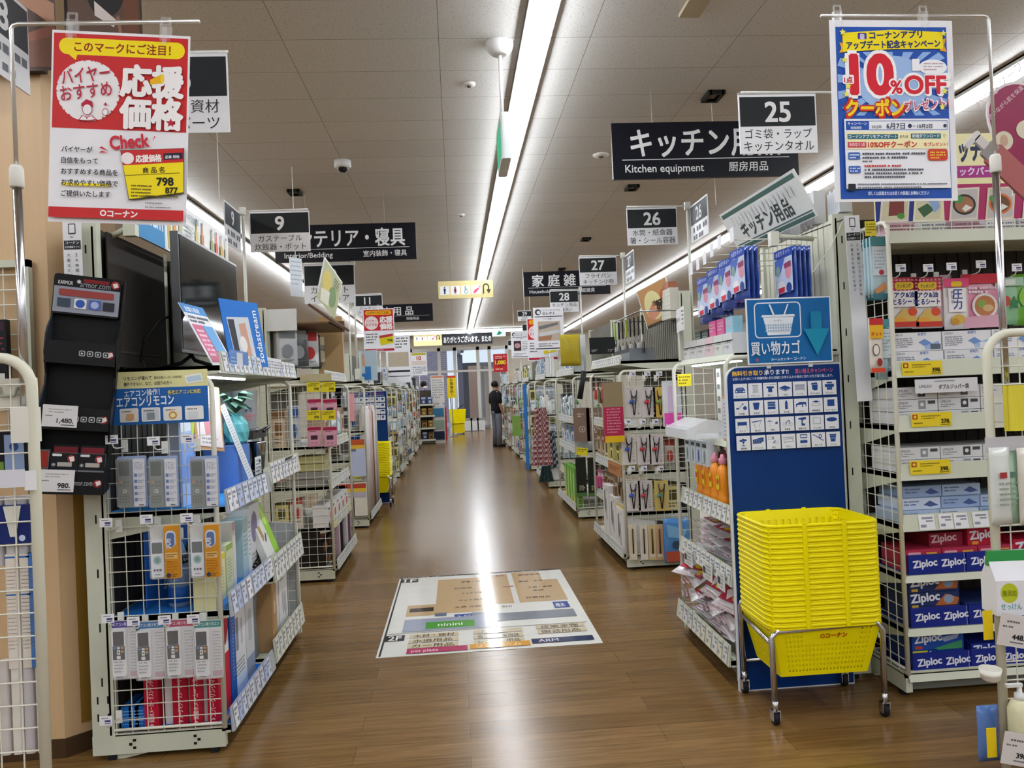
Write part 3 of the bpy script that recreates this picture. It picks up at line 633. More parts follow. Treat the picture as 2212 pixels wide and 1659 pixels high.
b_ = at(474, 428, 5.72); tag(MB().tube([(0, 0, 0), (0, 0, CEIL - b_.z)], .003, WIRE, 4).build('hanging_string', None, b_), 'white string from the ceiling down to the turned aisle nine panel', 'string')
side_panel(-1.66, 2.86, 3.22, 2.70, 3.05, -1, '8', 'angled aisle panel peeking out beside the red poster')
# ======================= near rack at the stand (bedding side) =======================
LX, LY = at(75, 1000, 2.3).x, 2.3
def near_rack(label, x, y, s, ztop, w=.45):
    t = thing('display_rack', label, 'rack', (x, y, 0)); m = MB(); R_ = .09
    pts = [(0, 0, 0)]
    for k in range(7):
        a = (0 if s < 0 else PI) + (1 if s < 0 else -1) * PI / 2 * k / 6
        pts.append(((-R_ if s < 0 else R_) + R_ * math.cos(a), 0, ztop - R_ + R_ * math.sin(a)))
    pts.append((s * w, 0, ztop)); m.tube(pts, .0155, M('#d5d4c2', .35), 12); m.build('frame', t)
    m = MB()
    for i in range(1, 8): m.tube([(s * i * .062, .006, .12), (s * i * .062, .006, ztop - .16 * 0 - .02)], .0026, WIRE, 5)
    for i in range(1, 24): m.tube([(s * .01, .002, i * .0655), (s * w, .002, i * .0655)], .0026, WIRE, 5)
    m.build('wire_net', t); return t
near_rack('cream rounded wire rack at the picture edge below the chrome poster pole', LX, LY, -1, 1.585)
LRX = LX - .02
# things on that rack
def k_card(w, h, c, art=None, name='sale_card', label='x', cat='card', d=.002):
    return thing(name, label, cat, mb=MB().box(-w / 2, w / 2, 0, d, 0, h, c).art(art or [], -w / 2, h, 1))
m = MB(); m.rbox(-.12, .0, .03, .07, 0, .085, .012, M('#d2cfc0', .4)); m.box(-.115, -.005, .028, .031, .035, .04, CREAM_D)
m.tube([(-.09, .027, .06), (-.085, .02, .035), (-.045, .02, .035), (-.04, .027, .06)], .004, CREAM_D, 6)
tag(m.build('hook_holder', None, (LRX + .005, LY, at(40, 880, LY).z)), 'cream plastic hook holder on the wire rack beside the black display', 'holder')
m = MB(); m.box(-.1, 0, .05, .085, 0, .13, M('#15161c', .4)); m.art([('r', 25, 10, 55, 110, '#8ea3c8'), ('e', 52, 45, 13, 13, '#314f8c'), ('r', 0, 88, 22, 42, '#6d9238')], -.1, .13, .001, .05)
tag(m.build('boxed_light', None, (LRX - .015, LY, at(40, 1030, LY).z)), 'black boxed item with pale blue window behind the rack wires', 'box')
m = MB(); m.box(-.14, .0, -.035, -.033, 0, .05, M('#d4d4de', .35)); m.box(-.002, .03, -.034, -.032, -.01, .045, M('#e2e2e6', .3))
tag(m.build('price_holder', None, (LRX + .01, LY, at(40, 1050, LY).z)), 'blank white price plate clipped across the rack wires', 'price tag')
m = MB(); m.prism([(-.005, -.02), (-.10, -.02), (-.10, .03), (-.005, .03)], -.11, 0.0, M('#1c2a66', .35))
m.art([('e', 75, 95, 9, 9, '#c9d4ee'), ('p', [(25, 2), (75, 2), (58, 90), (42, 90)], '#d8d8cc')], -.1, 0, .001, -.0205)
tag(m.build('blue_pack', None, (LRX - .005, LY + .035, at(40, 1115, LY).z + .03)), 'navy blue pack with cream clip hanging on the rack', 'pack')
for i, (x_, c, h_) in enumerate(((-.035, '#ded6cc', .33), (-.075, '#e6ddd2', .33), (-.015, '#4a78bc', .33))):
    m = MB(); m.rbox(-.016, .016, .03, .06, 0, h_, .006, M(c, .4)); m.art([('ln', 5, 40, 22, 22, 11, 2.4, '#8a7f80'), ('r', 2, 6, 28, 5, '#2b6cb8'), ('r', 2, 115, 28, 4, '#2b6cb8')], -.016, h_, .001, .03)
    tag(m.build('tube_carton', None, (LRX + x_, LY, at(60, 1450, LY).z)), ('white printed tube carton standing at the rack edge', 'white printed tube carton in the middle of the rack bundle', 'blue printed tube carton beside the rack post')[i], 'carton')
m = MB()
for i in range(4): m.rbox(-.13 + i * .034, -.103 + i * .034, .035, .065, 0, .28, .008, M('#cfc9c6' if i % 2 else '#e4ded6', .4))
for i in range(4):
    m = MB(); m.rbox(-.014, .014, .035, .065, 0, .27, .008, M(('#cfc9c6', '#e4ded6', '#c7c2c6', '#dfd6cc')[i], .4))
    tag(m.build('plain_tube', None, (LRX - .11 + i * .034, LY, at(60, 1640, LY).z)), 'plain pale tube standing in the lower bay of the near rack', 'tube', 'pale tubes in the near rack')
for i in range(4):
    m = MB(); m.rbox(-.014, .014, .035, .065, 0, .2, .008, M(('#b9b6b8', '#d4d2cf', '#c7c6cc', '#cfcfd2')[i], .4))
    tag(m.build('plain_tube', None, (LRX - .11 + i * .034, LY, at(60, 1225, LY).z)), 'grey tube end standing above the printed cartons', 'tube', 'grey tubes above the cartons')
# wall net farther back with pouches
q = at(60, 560, WY - .04)
t = thing('wall_net', 'cream framed wire net mounted on the maple partition behind the chrome pole', 'net', (q.x, WY - .04, 0))
m = MB(); m.box(-.62, 0, 0, .03, q.z - .03, q.z, CREAM); m.box(-.03, 0, 0, .03, 1.2, q.z, CREAM); m.build('frame', t)
m = MB()
for i in range(1, 8): m.tube([(-.03 - i * .075, .012, 1.2), (-.03 - i * .075, .012, q.z)], .003, WIRE, 5)
for i in range(1, 14): m.tube([(-.62, .008, q.z - i * .061), (0, .008, q.z - i * .061)], .003, WIRE, 5)
m.build('wires', t)
m = MB(); m.box(-.11, 0, -.05, -.02, -.3, 0, M('#14141a', .4)); m.art([('r', 5, 10, 96, 35, '#3a2230'), ('ln', 8, 70, 90, 6, 22, 7, '#9a3046'), ('r', 0, 215, 100, 80, '#d2d2d0')], -.11, 0, .001, -.05)
tag(m.build('hanging_pack', None, (at(10, 640, WY - .09).x, WY - .04, at(10, 690, WY - .09).z)), 'black hanging pack with red print on the wall net', 'pack')
# ======================= black tiered display by the partition =======================
DZ0 = 1.125; th = math.radians(19); DX0, DY0 = -1.625, 3.075; DRY = math.radians(6.5)
t = thing('display_stand', 'black cardboard tiered display hung on the corner below the red poster', 'display stand', (DX0, DY0, DZ0), th); t.rotation_euler = (0, DRY, th)
SL = M('#2a3138', .5); BK = M('#0f1013', .42); W = .245; TOPZ = .84
lean = lambda z: .035 * 0 + z * .0
prof = [(0.13, 0), (-.13, 0), (-.13, .075), (-.095, .12), (-.05, .15), (-.05, .19), (-.115, .27), (-.115, .335), (-.09, .35), (-.02, .41), (-.02, .45), (-.10, .53), (-.10, .60), (-.075, .63), (-.01, .67), (-.01, TOPZ - .13), (.0, TOPZ), (.05, TOPZ), (.13, .4)]
for x0 in (0, W - .006):
    MB().extr(prof, 'x', x0, x0 + .006, SL if x0 == 0 else BK).build('side_panel', t)
m = MB(); m.box(.006, W - .006, .03, .036, 0, TOPZ - .01, BK); m.build('back_panel', t)
for i, (z, y) in enumerate(((0, -.13), (.24, -.115), (.49, -.1))):
    m = MB(); m.box(.006, W - .006, y, .03, z, z + .012, BK); m.box(.004, W - .004, y - .003, y + .003, z, z + .085, BK); tr = m.build('tray', t)
    K = '#b9bcc0'
    ops = [('e', 222, 42, 15, 15, '#7c2226'), ('p', [(214, 36), (230, 30), (234, 44), (220, 52)], '#d9d2d0')] + [('rr', 118 + j * 27, 32, 21, 21, 5, K) for j in range(4)] + [('rr', 121 + j * 27, 35, 15, 15, 3, '#15161a') for j in range(4)] + [('e', 128 + j * 27, 43, 4, 4, K) for j in range(4)]
    if i == 0: ops = ops[:2] + [('t', 130, 50, 13, 'armor.com', '#a9abae', 'l', .5, 0, 75)]
    MB().art(ops, 0, z + .085, .001, y - .003).build('printed_lip', tr)
m = MB(); hz = TOPZ - .155; m.rbox(.002, W - .01, -.022, -.016, hz, TOPZ + .0, .012, BK, 3, 'y')
m.art([('r', 3, 48, 227, 100, '#9196a4'), ('t', 15, 40, 14, 'KARMOR', '#d8d8dc', 'l', 1, 0, 50), ('star', 85, 25, 10, '#d8d8dc', 8), ('r', 100, 12, 90, 14, '#7c2226'), ('t', 90, 44, 15, 'armor.com', '#8e9096', 'l', 1, 0, 105), ('e', 212, 24, 16, 16, '#8c2a2e'), ('p', [(202, 20), (218, 14), (224, 30), (208, 36)], '#e0d8d6'),
       ('rr', 20, 58, 190, 26, 6, '#93423f'), ('r', 18, 94, 44, 34, '#3c4a5a'), ('rr', 75, 92, 42, 38, 4, '#dfe3ea'), ('e', 96, 111, 16, 16, '#3659a8'), ('rr', 125, 92, 42, 38, 4, '#4a66b0'), ('e', 146, 111, 14, 14, '#aab8dc'), ('r', 175, 96, 40, 34, '#2e3038')], .002, TOPZ, .001, -.022)
m.build('header_card', t)
def price_card(txt, loc, label, rx, rz):
    m = MB(); m.box(0, .115, -.002, 0, 0, .082, M('#dadadc', .55)); m.art([('ln', 20, 14, 70, 2, 10, 4, '#999'), ('ln', 10, 38, 30, 1, 9, 4, '#777'), ('t', 102, 66, 17, txt, '#222226', 'r', 1.6), ('r', 62, 72, 44, 3, '#555')], 0, .082, .001, -.002)
    o = tag(m.build('price_card', None, loc, rz), label, 'price card'); o.rotation_euler = (rx, DRY, rz); return o
DMX = Matrix.Translation((DX0, DY0, DZ0)) @ Matrix.Rotation(th, 4, 'Z') @ Matrix.Rotation(DRY, 4, 'Y')
DP = lambda x, y, z: DMX @ Vector((x, y, z))
price_card('1,480.', DP(.02, -.122, .25), 'white price card reading one thousand four hundred eighty on the middle tray', math.radians(4), th)
price_card('980.', DP(.03, -.137, .01), 'white price card reading nine hundred eighty on the bottom tray', math.radians(3), th)
def on_tray(m, name, loc, label, cat, group=None):
    o = tag(m.build(name, None, loc, th), label, cat, group); o.rotation_euler = (0, DRY, th); return o
for i in range(2):
    m = MB(); m.box(0, .09, 0, .03, 0, .14, M('#6b6d70', .3)); m.art([('r', 0, 0, 90, 62, '#15161a'), ('rr', 5, 3, 32, 9, 4, '#d4d4d4'), ('e', 68, 20, 13, 14, '#8c2a2e'), ('p', [(60, 14), (76, 10), (80, 28), (66, 32)], '#ded4d2'), ('rr', 24, 34, 48, 16, 2, '#a9a49c'), ('star', 12, 44, 9, '#9a9da0', 8), ('e', 30, 104, 17, 17, '#e4e4e4'), ('e', 32, 104, 13, 12, '#18181a'), ('rr', 66, 95, 18, 24, 2, '#d4d4d6'), ('ln', 16, 72, 60, 2, 10, 5, '#3a3c40')], 0, .14, .001, 0)
    on_tray(m, 'boxed_accessory', DP(.058 + i * .0925, -.118, .013), ('grey and black boxed accessory at the middle of the bottom tray', 'grey and black boxed accessory at the aisle end of the bottom tray')[i], 'box')
    m = MB(); m.box(0, .085, 0, .02, 0, .17, M('#131316', .4)); m.art([('r', 3, 8, 78, 24, '#6e1f28')], 0, .17, .001, 0)
    on_tray(m, 'red_label_box', DP(.06 + i * .09, -.08, .013), ('red striped box top behind the boxed accessory at the tray middle', 'red striped box top behind the boxed accessory at the tray end')[i], 'box')
m = MB(); m.box(0, .045, 0, .03, 0, .15, M('#55575a', .3)); m.art([('r', 6, 5, 36, 60, '#8a2a22'), ('rr', 7, 75, 14, 15, 2, '#d9d9d9'), ('rr', 25, 75, 14, 15, 2, '#d9d9d9'), ('t', 8, 120, 22, 'H', '#d9d9d9')], 0, .15, .001, 0)
on_tray(m, 'boxed_accessory', DP(.009, -.118, .013), 'dark boxed accessory with red panel at the partition end of the bottom tray', 'box')
for i in range(2):
    m = MB(); m.cbox((0, 0, .035), (.11, .03, .07), M(('#4c4a48', '#55524e')[i], .25)); m.cbox((.02, -.016, .035), (.05, .004, .03), M('#c9c2bc', .3))
    on_tray(m, 'wrapped_pack', DP(.15 + .02 * i, -.075 + .05 * i, .253), 'glossy wrapped dark pack standing on the middle tray', 'pack', 'glossy packs on the middle tray')
# vertical white strip on the upright
def web_strip(loc, w, h, label, rz=0):
    u = w / 40
    m = MB(); m.box(0, w, -.002, 0, 0, h, M('#dedfe2', .5))
    m.art([('rr', 12, 6, 16, 24, 2, '#3a3c44'), ('rr', 14, 8, 12, 19, 1, '#dedfe2'), ('t', 20, 38, 4, 'EC', '#333', 'c', 1), ('r', 2, 44, 36, 20, '#26282c'), ('t', 20, 52, 6, 'コーナン', '#dedfe2', 'c', 1, 0, 32), ('t', 20, 61, 4.6, '公式通販サイト', '#dedfe2', 'c', .5, 0, 32)]
          + [('t', 26, 80 + i * 11.5, 6.4, ch, '#3a3c44', 'l', .5, 0, 6.4) for i, ch in enumerate('24時間いつでもお買い物')] + [('t', 9, 80 + i * 11.5, 6.4, ch, '#3a3c44', 'l', .5, 0, 6.4) for i, ch in enumerate('大量注文も便利にお届け')], 0, h, u, -.002)
    return tag(m.build('web_shop_strip', None, loc, rz), label, 'strip')
a = at(135, 478, 3.2); web_strip((a.x, 3.2, a.z - .95), at(175, 478, 3.2).x - a.x, .95, 'white vertical web shop strip above the black display')
# ======================= first shelf end (bedding side): remotes and soda makers =======================
X1, Y1 = -1.0, 3.24
L1 = shelf_unit(-1, X1, Y1, 1.5, .435, 2.19,
    [(.105, -.02, 0, .1, ['blue', '#c9ccd6'], '#1f6fd0'), (.575, -.03, 0, .1, ['blue', '#e4e4e8'], '#2a78cf'), (1.0, -.03, 0, .1, ['blue', '#e4e4e8'], '#3a9be8'),
     (.12, -.02, 1, .12, ['#d5d4c8', '#dddcd2'], None), (.53, -.03, 1, .13, ['#d9d8d4', '#dddcd6'], None), (1.03, -.03, 1, .11, ['#dcdcde', '#d2d6de'], None),
     (1.585, -.03, None, .09, ['#d8d9dd', 'blue'], None)],
    'cream shelf end with remotes on its wire net and soda makers on its shelves', bays=2, backc='#35322e')
# dark display panel and second-bay grey panel above the top shelf
m = MB(); m.box(0, .006, 0, .62, 0, .56, M('#35312e', .9)); m.box(.006, .009, .05, .56, .06, .07, M('#423e3b', .9))
tag(m.build('backdrop_panel', None, (-1.425, 3.30, 1.6)), 'dark wood-grain backdrop panel standing behind the television', 'panel')
m = MB(); m.box(0, .006, 0, .66, 0, .56, M('#77756b', .9))
tag(m.build('backdrop_panel', None, (-1.425, 4.02, 1.6)), 'grey backdrop panel behind the far half of the television', 'panel')
m = MB(); m.tube([(0, 0, 0), (.06, 0, .03), (.1, 0, .03)], .012, CREAM, 8); m.box(.06, .11, -.02, .02, .0, .05, CREAM)
tag(m.build('header_bracket', None, (-1.43, 3.36, 2.15)), 'cream bracket arm under the header board', 'bracket')
t = thing('header_board', 'pale header board with blue end and drink pictures above the television', 'sign', (-1.34, 3.40, 2.165), RZL)
MB().box(0, 1.36, 0, .012, 0, .27, M('#e4e4e2', .4)).build('board', t)
ops = [('r', 0, 0, 330, 270, '#2384bd'), ('t', 20, 190, 105, 'stream', '#e8eef2', 'l', 1.5, 0, 290), ('r', 330, 0, 18, 270, '#cfe0e6')]
for i, (x, c) in enumerate(((370, '#c7b35a'), (440, '#dda05a'), (520, '#b9c49a'), (760, '#d8c27a'), (850, '#c98a5a'), (1010, '#9aa66a'), (1090, '#d9604a'), (1180, '#c9a45a'), (1270, '#d6d0b8'))):
    ops += [('rr', x, 90, 46, 170, 14, c), ('r', x + 15, 40, 16, 52, c), ('r', x + 14, 28, 18, 14, '#5a6a72')]
ops += [('r', 980, 200, 130, 55, '#cf5a48'), ('ln', 1000, 215, 90, 2, 18, 9, '#f0e6e2'), ('t', 600, 60, 34, 'いつでも炭酸', '#6a8a96', 'l', .6, 0, 200), ('ln', 600, 90, 120, 4, 22, 10, '#a9b6ba')]
MB().art(ops, 0, .27, .001, 0).build('printed_design', t)
# television
t = thing('television', 'flat black television on the top shelf facing the aisle', 'television', (-1.18, 3.44, 1.587), RZL)
m = MB(); m.box(0, .90, 0, .035, .07, .60, M('#0d0e10', .25)); m.box(.1, .8, .035, .07, .12, .4, BLACK); m.build('cabinet', t)
MB().box(.012, .888, -.002, 0, .085, .588, M('#10181a', .06)).build('screen', t)
for x in (.16, .74):
    m = MB(); m.tube([(x, .02, .075), (x, .0, .04), (x - .05 if x < .4 else x + .05, -.11, .004)], .009, BLACK, 8); m.tube([(x, .02, .06), (x - .0, .06, .03), (x - .04 if x < .4 else x + .04, .15, .004)], .009, BLACK, 8); m.build('leg', t)
m = MB(); m.tube([(-1.38, 3.55, 1.59), (-1.36, 3.45, 1.63), (-1.33, 3.42, 1.72), (-1.28, 3.46, 1.80), (-1.25, 3.5, 1.82)], .006, BLACK, 8)
tag(m.build('power_cable', None), 'black cable looping up behind the television', 'cable')
# cards on the top shelf lip
def lean_card(name, label, cat, loc, w, h, c, ops, rz, rx, ry=0.0, d=.003):
    m = MB(); m.box(0, w, 0, d, 0, h, c); m.art(ops, 0, h, .001, 0)
    o = tag(m.build(name, None, loc, rz), label, cat); o.rotation_euler = (rx, ry, rz); return o
lean_card('sale_card', 'pink and light blue leaning sale card in front of the television', 'card', (-1.03, 3.37, 1.592), .24, .31, M('#e4e4ea', .4),
          [('r', 0, 0, 240, 48, '#3a86c9'), ('t', 30, 38, 24, '充電も高速', '#e4ecf4', 'l', 1, 0, 150), ('ln', 20, 60, 190, 2, 20, 14, '#55586a'), ('r', 15, 105, 100, 190, '#cf5f86'), ('r', 120, 105, 105, 190, '#5fa0d8'), ('ln', 30, 130, 70, 6, 24, 12, '#efd3de')], math.radians(84), math.radians(-27), math.radians(0))
m = MB(); m.box(0, .28, 0, .004, 0, .33, M('#1f6fc4', .4)); m.art([('r', 0, 0, 280, 70, '#1f6fc4'), ('p', [(30, 90), (190, 80), (200, 330), (45, 330)], '#c9cfd6'), ('p', [(35, 100), (80, 98), (85, 330), (50, 330)], '#3b3d44'), ('p', [(110, 120), (160, 110), (170, 300), (120, 320)], '#c79a86'), ('e', 120, 220, 26, 40, '#e6e2de'), ('t', 255, 310, 40, 'sodastream', '#e6eef6', 'l', 1, 90, 270)], 0, .33, .001, 0)
o = tag(m.build('brochure_stand', None, (-1.05, 3.70, 1.60)), 'blue leaning drink maker brochure board beyond the sale card', 'card'); o.rotation_euler = (math.radians(-10), 0, math.radians(66))
m = MB(); m.box(0, .30, 0, .004, 0, .09, M('#3a86d8', .15, film=.75)); m.art([('r', 110, 8, 95, 78, '#c9cad2'), ('ln', 20, 30, 80, 3, 16, 8, '#9fc2ea')], 0, .09, .001, 0)
tag(m.build('rail_card', None, (-.958, 3.36, 1.567), RZL), 'translucent blue card strip on the top shelf rail', 'card')
m = MB(); m.box(0, .36, 0, .004, 0, .08, M('#dcdcde', .3)); m.art([('ln', 12 + 60 * i, 16, 44, 4, 15, 7, '#9a9ca4') for i in range(6)], 0, .08, .001, 0)
tag(m.build('rail_card', None, (-.958, 3.98, 1.573), RZL), 'white small-print card strip on the top shelf rail', 'card')
# led tubes under the shelves
t = thing('shelf_light', 'cool white light tube fixed under the top shelf of the near shelf end', 'light', (-1.06, 3.27, 1.545))
MB().box(-.012, .012, 0, .68, .0, .016, WHITE).build('housing', t); MB().box(-.009, .009, .01, .67, -.008, 0, M('#e6f4ff', .4, emit=55)).build('tube', t)
t = thing('shelf_light', 'small cool light tube under the middle shelf beside the soda bottles', 'light', (-1.06, 3.27, .965))
MB().box(-.01, .01, 0, .68, .0, .012, WHITE).build('housing', t); MB().box(-.007, .007, .01, .67, -.006, 0, M('#e6f4ff', .4, emit=6)).build('tube', t)
# ---- net front: posters, hooks, packs (facing the camera) ----
NY = Y1 - .012
def pxz(px, py, y): q = at(px, py, y); return q.x, q.z
t = thing('net_board', 'yellow and blue remote control board fixed on the wire net', 'sign', (-1.43, NY - .006, 1.355))
MB().box(0, .42, 0, .005, 0, .215, M('#dfe0d0', .4)).build('board', t)
ops = [('r', 0, 0, 420, 68, '#ddd9a0'), ('r', 0, 68, 420, 147, '#2360a8'), ('t', 90, 34, 15, 'リモコンが壊れて', '#33332c', 'l', .8, 0, 110), ('t', 90, 56, 14, '操作できない…など、お困りの方へ', '#33332c', 'l', .8, 0, 190), ('t', 210, 32, 10, '国内主要メーカー13社対応', '#66664e', 'l', .5, 0, 110), ('p', [(330, 24), (395, 16), (405, 48), (338, 58)], '#f0f0ec'), ('p', [(336, 30), (392, 22), (400, 44), (342, 52)], '#b9cfe0'),
       ('t', 90, 100, 24, 'エアコン操作！', '#e8eef6', 'l', .8, 2, 140), ('t', 60, 140, 36, 'エアコンリモコン', '#e8eef6', 'l', 1.6, 1, 225), ('t', 262, 96, 16, '各社エアコンに対応', '#e8d23a', 'l', 1.2, 0, 130)]
for i, c in enumerate(('#e8e2da', '#c9cdd2', '#e4e0d8', '#e6e6e4')):
    x = 70 + i * 86; ops += [('rr', x, 148, 74, 56, 6, '#dfe3e6'), ('rr', x + 5, 153, 64, 46, 4, c), ('ln', x + 10, 158, 52, 1, 9, 5, '#55504a')]
ops += [('rr', 178, 168, 30, 28, 3, '#7d8a92'), ('e', 280, 182, 16, 15, '#c8913a'), ('e', 280, 183, 10, 9, '#f0e2b8'), ('rr', 340, 170, 40, 26, 4, '#cfd6da'), ('rr', 98, 170, 30, 24, 4, '#d9a878')]
MB().art(ops, 0, .215, .001, 0).build('printed_design', t)
def remote(m, x, z, w, h, y, body, scr, keys):
    """moulded handset with screen and keys, top-left at x, z"""
    m.rbox(x, x + w, y - .012, y, z - h, z, w * .16, body, 3, 'y')
    u = w / 50.0
    m.art([('rr', 5, 8, 40, h / u * .30, 2, scr)] + keys, x, z, u, y - .012)
def k_pack_grey():
    m = MB(); m.rbox(-.056, .056, 0, .003, -.205, 0, .006, M('#8ea0c4', .25), 2, 'y'); r = thing('remote_control_pack', 'x', 'pack', mb=m)
    a = MB(); ks = [('rr', 6 + 14 * i, 85 + 13 * j, 10, 8, 2, c) for j, row in enumerate((('#c97a3a', '#4a5a52', '#4a5a52'), ('#3a6a5a', '#55605c', '#8a4a3a'))) for i, c in enumerate(row)] + [('rr', 18, 118, 14, 14, 3, '#cfd6d2'), ('rr', 21, 121, 8, 8, 1, '#6d7470')] + [('rr', 6 + 10 * i, 142 + 11 * j, 7, 6, 1.5, '#4c524e') for j in range(3) for i in range(4)]
    remote(a, -.05, -.012, .05, .19, .0, M('#6f7876', .4), '#33423a', ks); a.build('handset', r)
    a = MB(); a.rbox(.006, .05, -.006, .0, -.2, -.012, .004, M('#d6d9e2', .35), 2, 'y')
    a.art([('t', 22, 26, 12, 'エアコン', '#5b5f7c', 'c', 1, 0, 34), ('t', 22, 41, 12, 'リモコン', '#5b5f7c', 'c', 1, 0, 34)] + [('r', 4, 58 + 24 * i, 11, 13, '#3d62a8') for i in range(5)] + [('ln', 18, 59 + 24 * i, 22, 2, 7, 3.5, '#7a7f92') for i in range(5)] + [('r', 20, 180, 18, 4, '#3a3c48')], .006, -.012, .001, -.006); a.build('insert_card', r)
    b = MB(); b.rbox(-.054, .054, -.02, .001, -.2, -.006, .008, CLEAR, 2, 'y'); b.build('blister', r); return r
def k_pack_orange():
    m = MB(); m.rbox(-.06, .058, 0, .003, -.215, .0, .006, M('#c8c9c6', .25), 2, 'y'); r = thing('remote_control_pack', 'x', 'pack', mb=m)
    a = MB(); remote(a, -.056, -.06, .05, .145, 0, M('#d9dde6', .35), '#4a5054', [('e', 25, 78, 16, 17, '#8ab0a8'), ('e', 25, 78, 9, 10, '#5d8c86'), ('rr', 10, 112, 7, 9, 2, '#33363a'), ('rr', 21, 112, 7, 9, 2, '#33363a'), ('rr', 32, 112, 8, 9, 2, '#33363a'), ('r', 15, 132, 20, 4, '#8a8e98')]); a.build('handset', r)
    a = MB(); a.box(.0, .054, -.02, 0, -.21, -.004, M('#c98a2a', .4)); a.art([('rr', 5, 18, 40, 66, 18, '#c9d2e2'), ('rr', 10, 26, 30, 56, 12, '#5b6f9c'), ('t', 25, 70, 18, '汎用', '#dfe4ee', 'c', 1.5, 90), ('r', 4, 105, 46, 24, '#dbb878'), ('ln', 8, 110, 36, 2, 8, 5, '#8a5a18'), ('ln', 8, 138, 40, 5, 10, 4, '#a36c1c'), ('e', 14, 194, 9, 9, '#3a3a4a'), ('ln', 26, 188, 22, 2, 8, 4, '#7a4f14')], 0, -.004, .001, -.02); a.build('orange_insert', r)
    b = MB(); b.rbox(-.058, .0, -.022, .001, -.21, -.004, .008, CLEAR, 2, 'y'); b.build('blister', r); return r
def k_pack_white(tc):
    m = MB(); m.rbox(-.052, .056, 0, .003, -.23, .0, .006, M('#d2d2d4', .25), 2, 'y'); m.art([('r', 2, 2, 104, 26, tc), ('t', 8, 20, 11, 'エアコン用リモコン', '#e4e4ea', 'l', 1, 0, 90), ('ln', 72, 45, 28, 14, 12, 4, '#9a9aa2'), ('r', 68, 200, 36, 22, '#b89aa4')], -.052, 0, .001, 0); r = thing('remote_control_pack', 'x', 'pack', mb=m)
    a = MB(); ks = [('rr', 6, 66, 10, 7, 1, '#4a6a9a'), ('rr', 19, 66, 11, 7, 1, '#d8d8d4'), ('rr', 33, 66, 10, 7, 1, '#c98a3a'), ('rr', 8, 78, 8, 14, 1, '#2a2d30'), ('rr', 19, 76, 11, 18, 1, '#e6e6e2'), ('r', 22, 81, 5, 8, '#55585c'), ('rr', 33, 78, 10, 9, 1, '#b8863a'), ('rr', 6, 98, 38, 12, 2, '#2a2d30'), ('rr', 18, 98, 14, 12, 1, '#e6e6e2'), ('ln', 8, 118, 34, 4, 12, 6, '#9a9ca2'), ('r', 14, 176, 24, 3, '#4a4c50')]
    remote(a, -.047, -.032, .052, .185, 0, M('#e2e2e4', .35), '#16181c', [('r', 3, 62, 44, 52, '#25282c')] + ks); a.build('handset', r)
    b = MB(); b.rbox(-.05, .054, -.022, .001, -.226, -.03, .008, CLEAR, 2, 'y'); b.build('blister', r); return r
KG, KO = Kind(k_pack_grey), Kind(k_pack_orange)
PY = NY - .075
for i, px in enumerate((284, 352, 440)):
    x, z = pxz(px, 985, PY); KG.put((x, PY, z), 0, 'grey remote control pack with white insert, %s along the top row of the wire net' % ORD[i])
for i, (px, py) in enumerate(((357, 1133), (443, 1131))):
    x, z = pxz(px, py, PY); KO.put((x, PY, z), 0, ('white remote with orange insert pack on the wire net, nearer the partition', 'white remote with orange insert pack on the wire net, nearer the aisle')[i])
for i, (px, py, c, lb) in enumerate(((269, 1340, '#5a4f96', 'purple'), (322, 1342, '#4a7aa8', 'light blue'), (386, 1338, '#b05068', 'pink'), (447, 1340, '#4d8a86', 'teal'))):
    x, z = pxz(px, py, PY); Kind(k_pack_white, c).put((x, PY, z), 0, 'white remote control pack with %s header on the bottom hook row' % lb)
for i, (px, py) in enumerate(((268, 952), (355, 955), (425, 950), (256, 1125), (340, 1118), (424, 1115), (260, 1325), (313, 1331), (378, 1328), (438, 1326), (256, 1538))):
    x, z = pxz(px, py + 14, NY - .01); HOOK.put((x, NY - .02, z), 0, 'white peg hook with price plate on the near wire net', 'hooks on the near wire net')
# ---- products on the shelves, facing the aisle ----
def carton(name, label, loc, w, h, d, c, ops=(), rz=RZL, cat='box', tilt=None, group=None, bev=.0):
    m = MB(); m.box(-w / 2, w / 2, 0, d, 0, h, c)
    o = tag(m.build(name, None, loc, rz, bev), label, cat, group)
    if ops: MB().art(list(ops), -w / 2, h, .001, 0).build('printed_face', o)
    if tilt: o.rotation_euler = (tilt, 0, rz)
    return o
# bottom shelf, red spines seen through the net (their ends face the camera)
for i, (px0, px1, bk) in enumerate(((313, 343, 0), (370, 403, 0), (412, 436, .0), (446, 470, 0))):
    xa, xb = at(px0, 1500, Y1 + .03).x, at(px1, 1500, Y1 + .03).x; w = xb - xa; h = (.235, .24, .40, .245)[i]
    m = MB(); m.box(0, w, 0, .2, 0, h, M('#b3132f', .45)); U = w * 1000
    m.art([('t', U * .5 + 9, h * 1000 - 25, 20, ('炭酸水メーカー ガスシリンダー', 'ソーダマシン スターターキット', '炭酸水メーカー スターターキットガス', 'スパークリングマシン')[i], '#e8d4d6', 'l', .8, 90, h * 780), ('p', [(U * .3, h * 1000 - 12), (U * .5, h * 1000 - 20), (U * .7, h * 1000 - 12)], '#e8d4d6'), ('r', 0, 6, U, 2, '#d6a0a8')], 0, h, .001, 0)
    tag(m.build('red_carton', None, (xa, Y1 + .02 + .02 * (i % 2), .108)), ('red carton spine at the partition end behind the wire net', 'red carton spine second from the partition behind the wire net', 'tall red carton spine behind the wire net', 'red carton spine closest to the aisle behind the wire net')[i], 'carton')
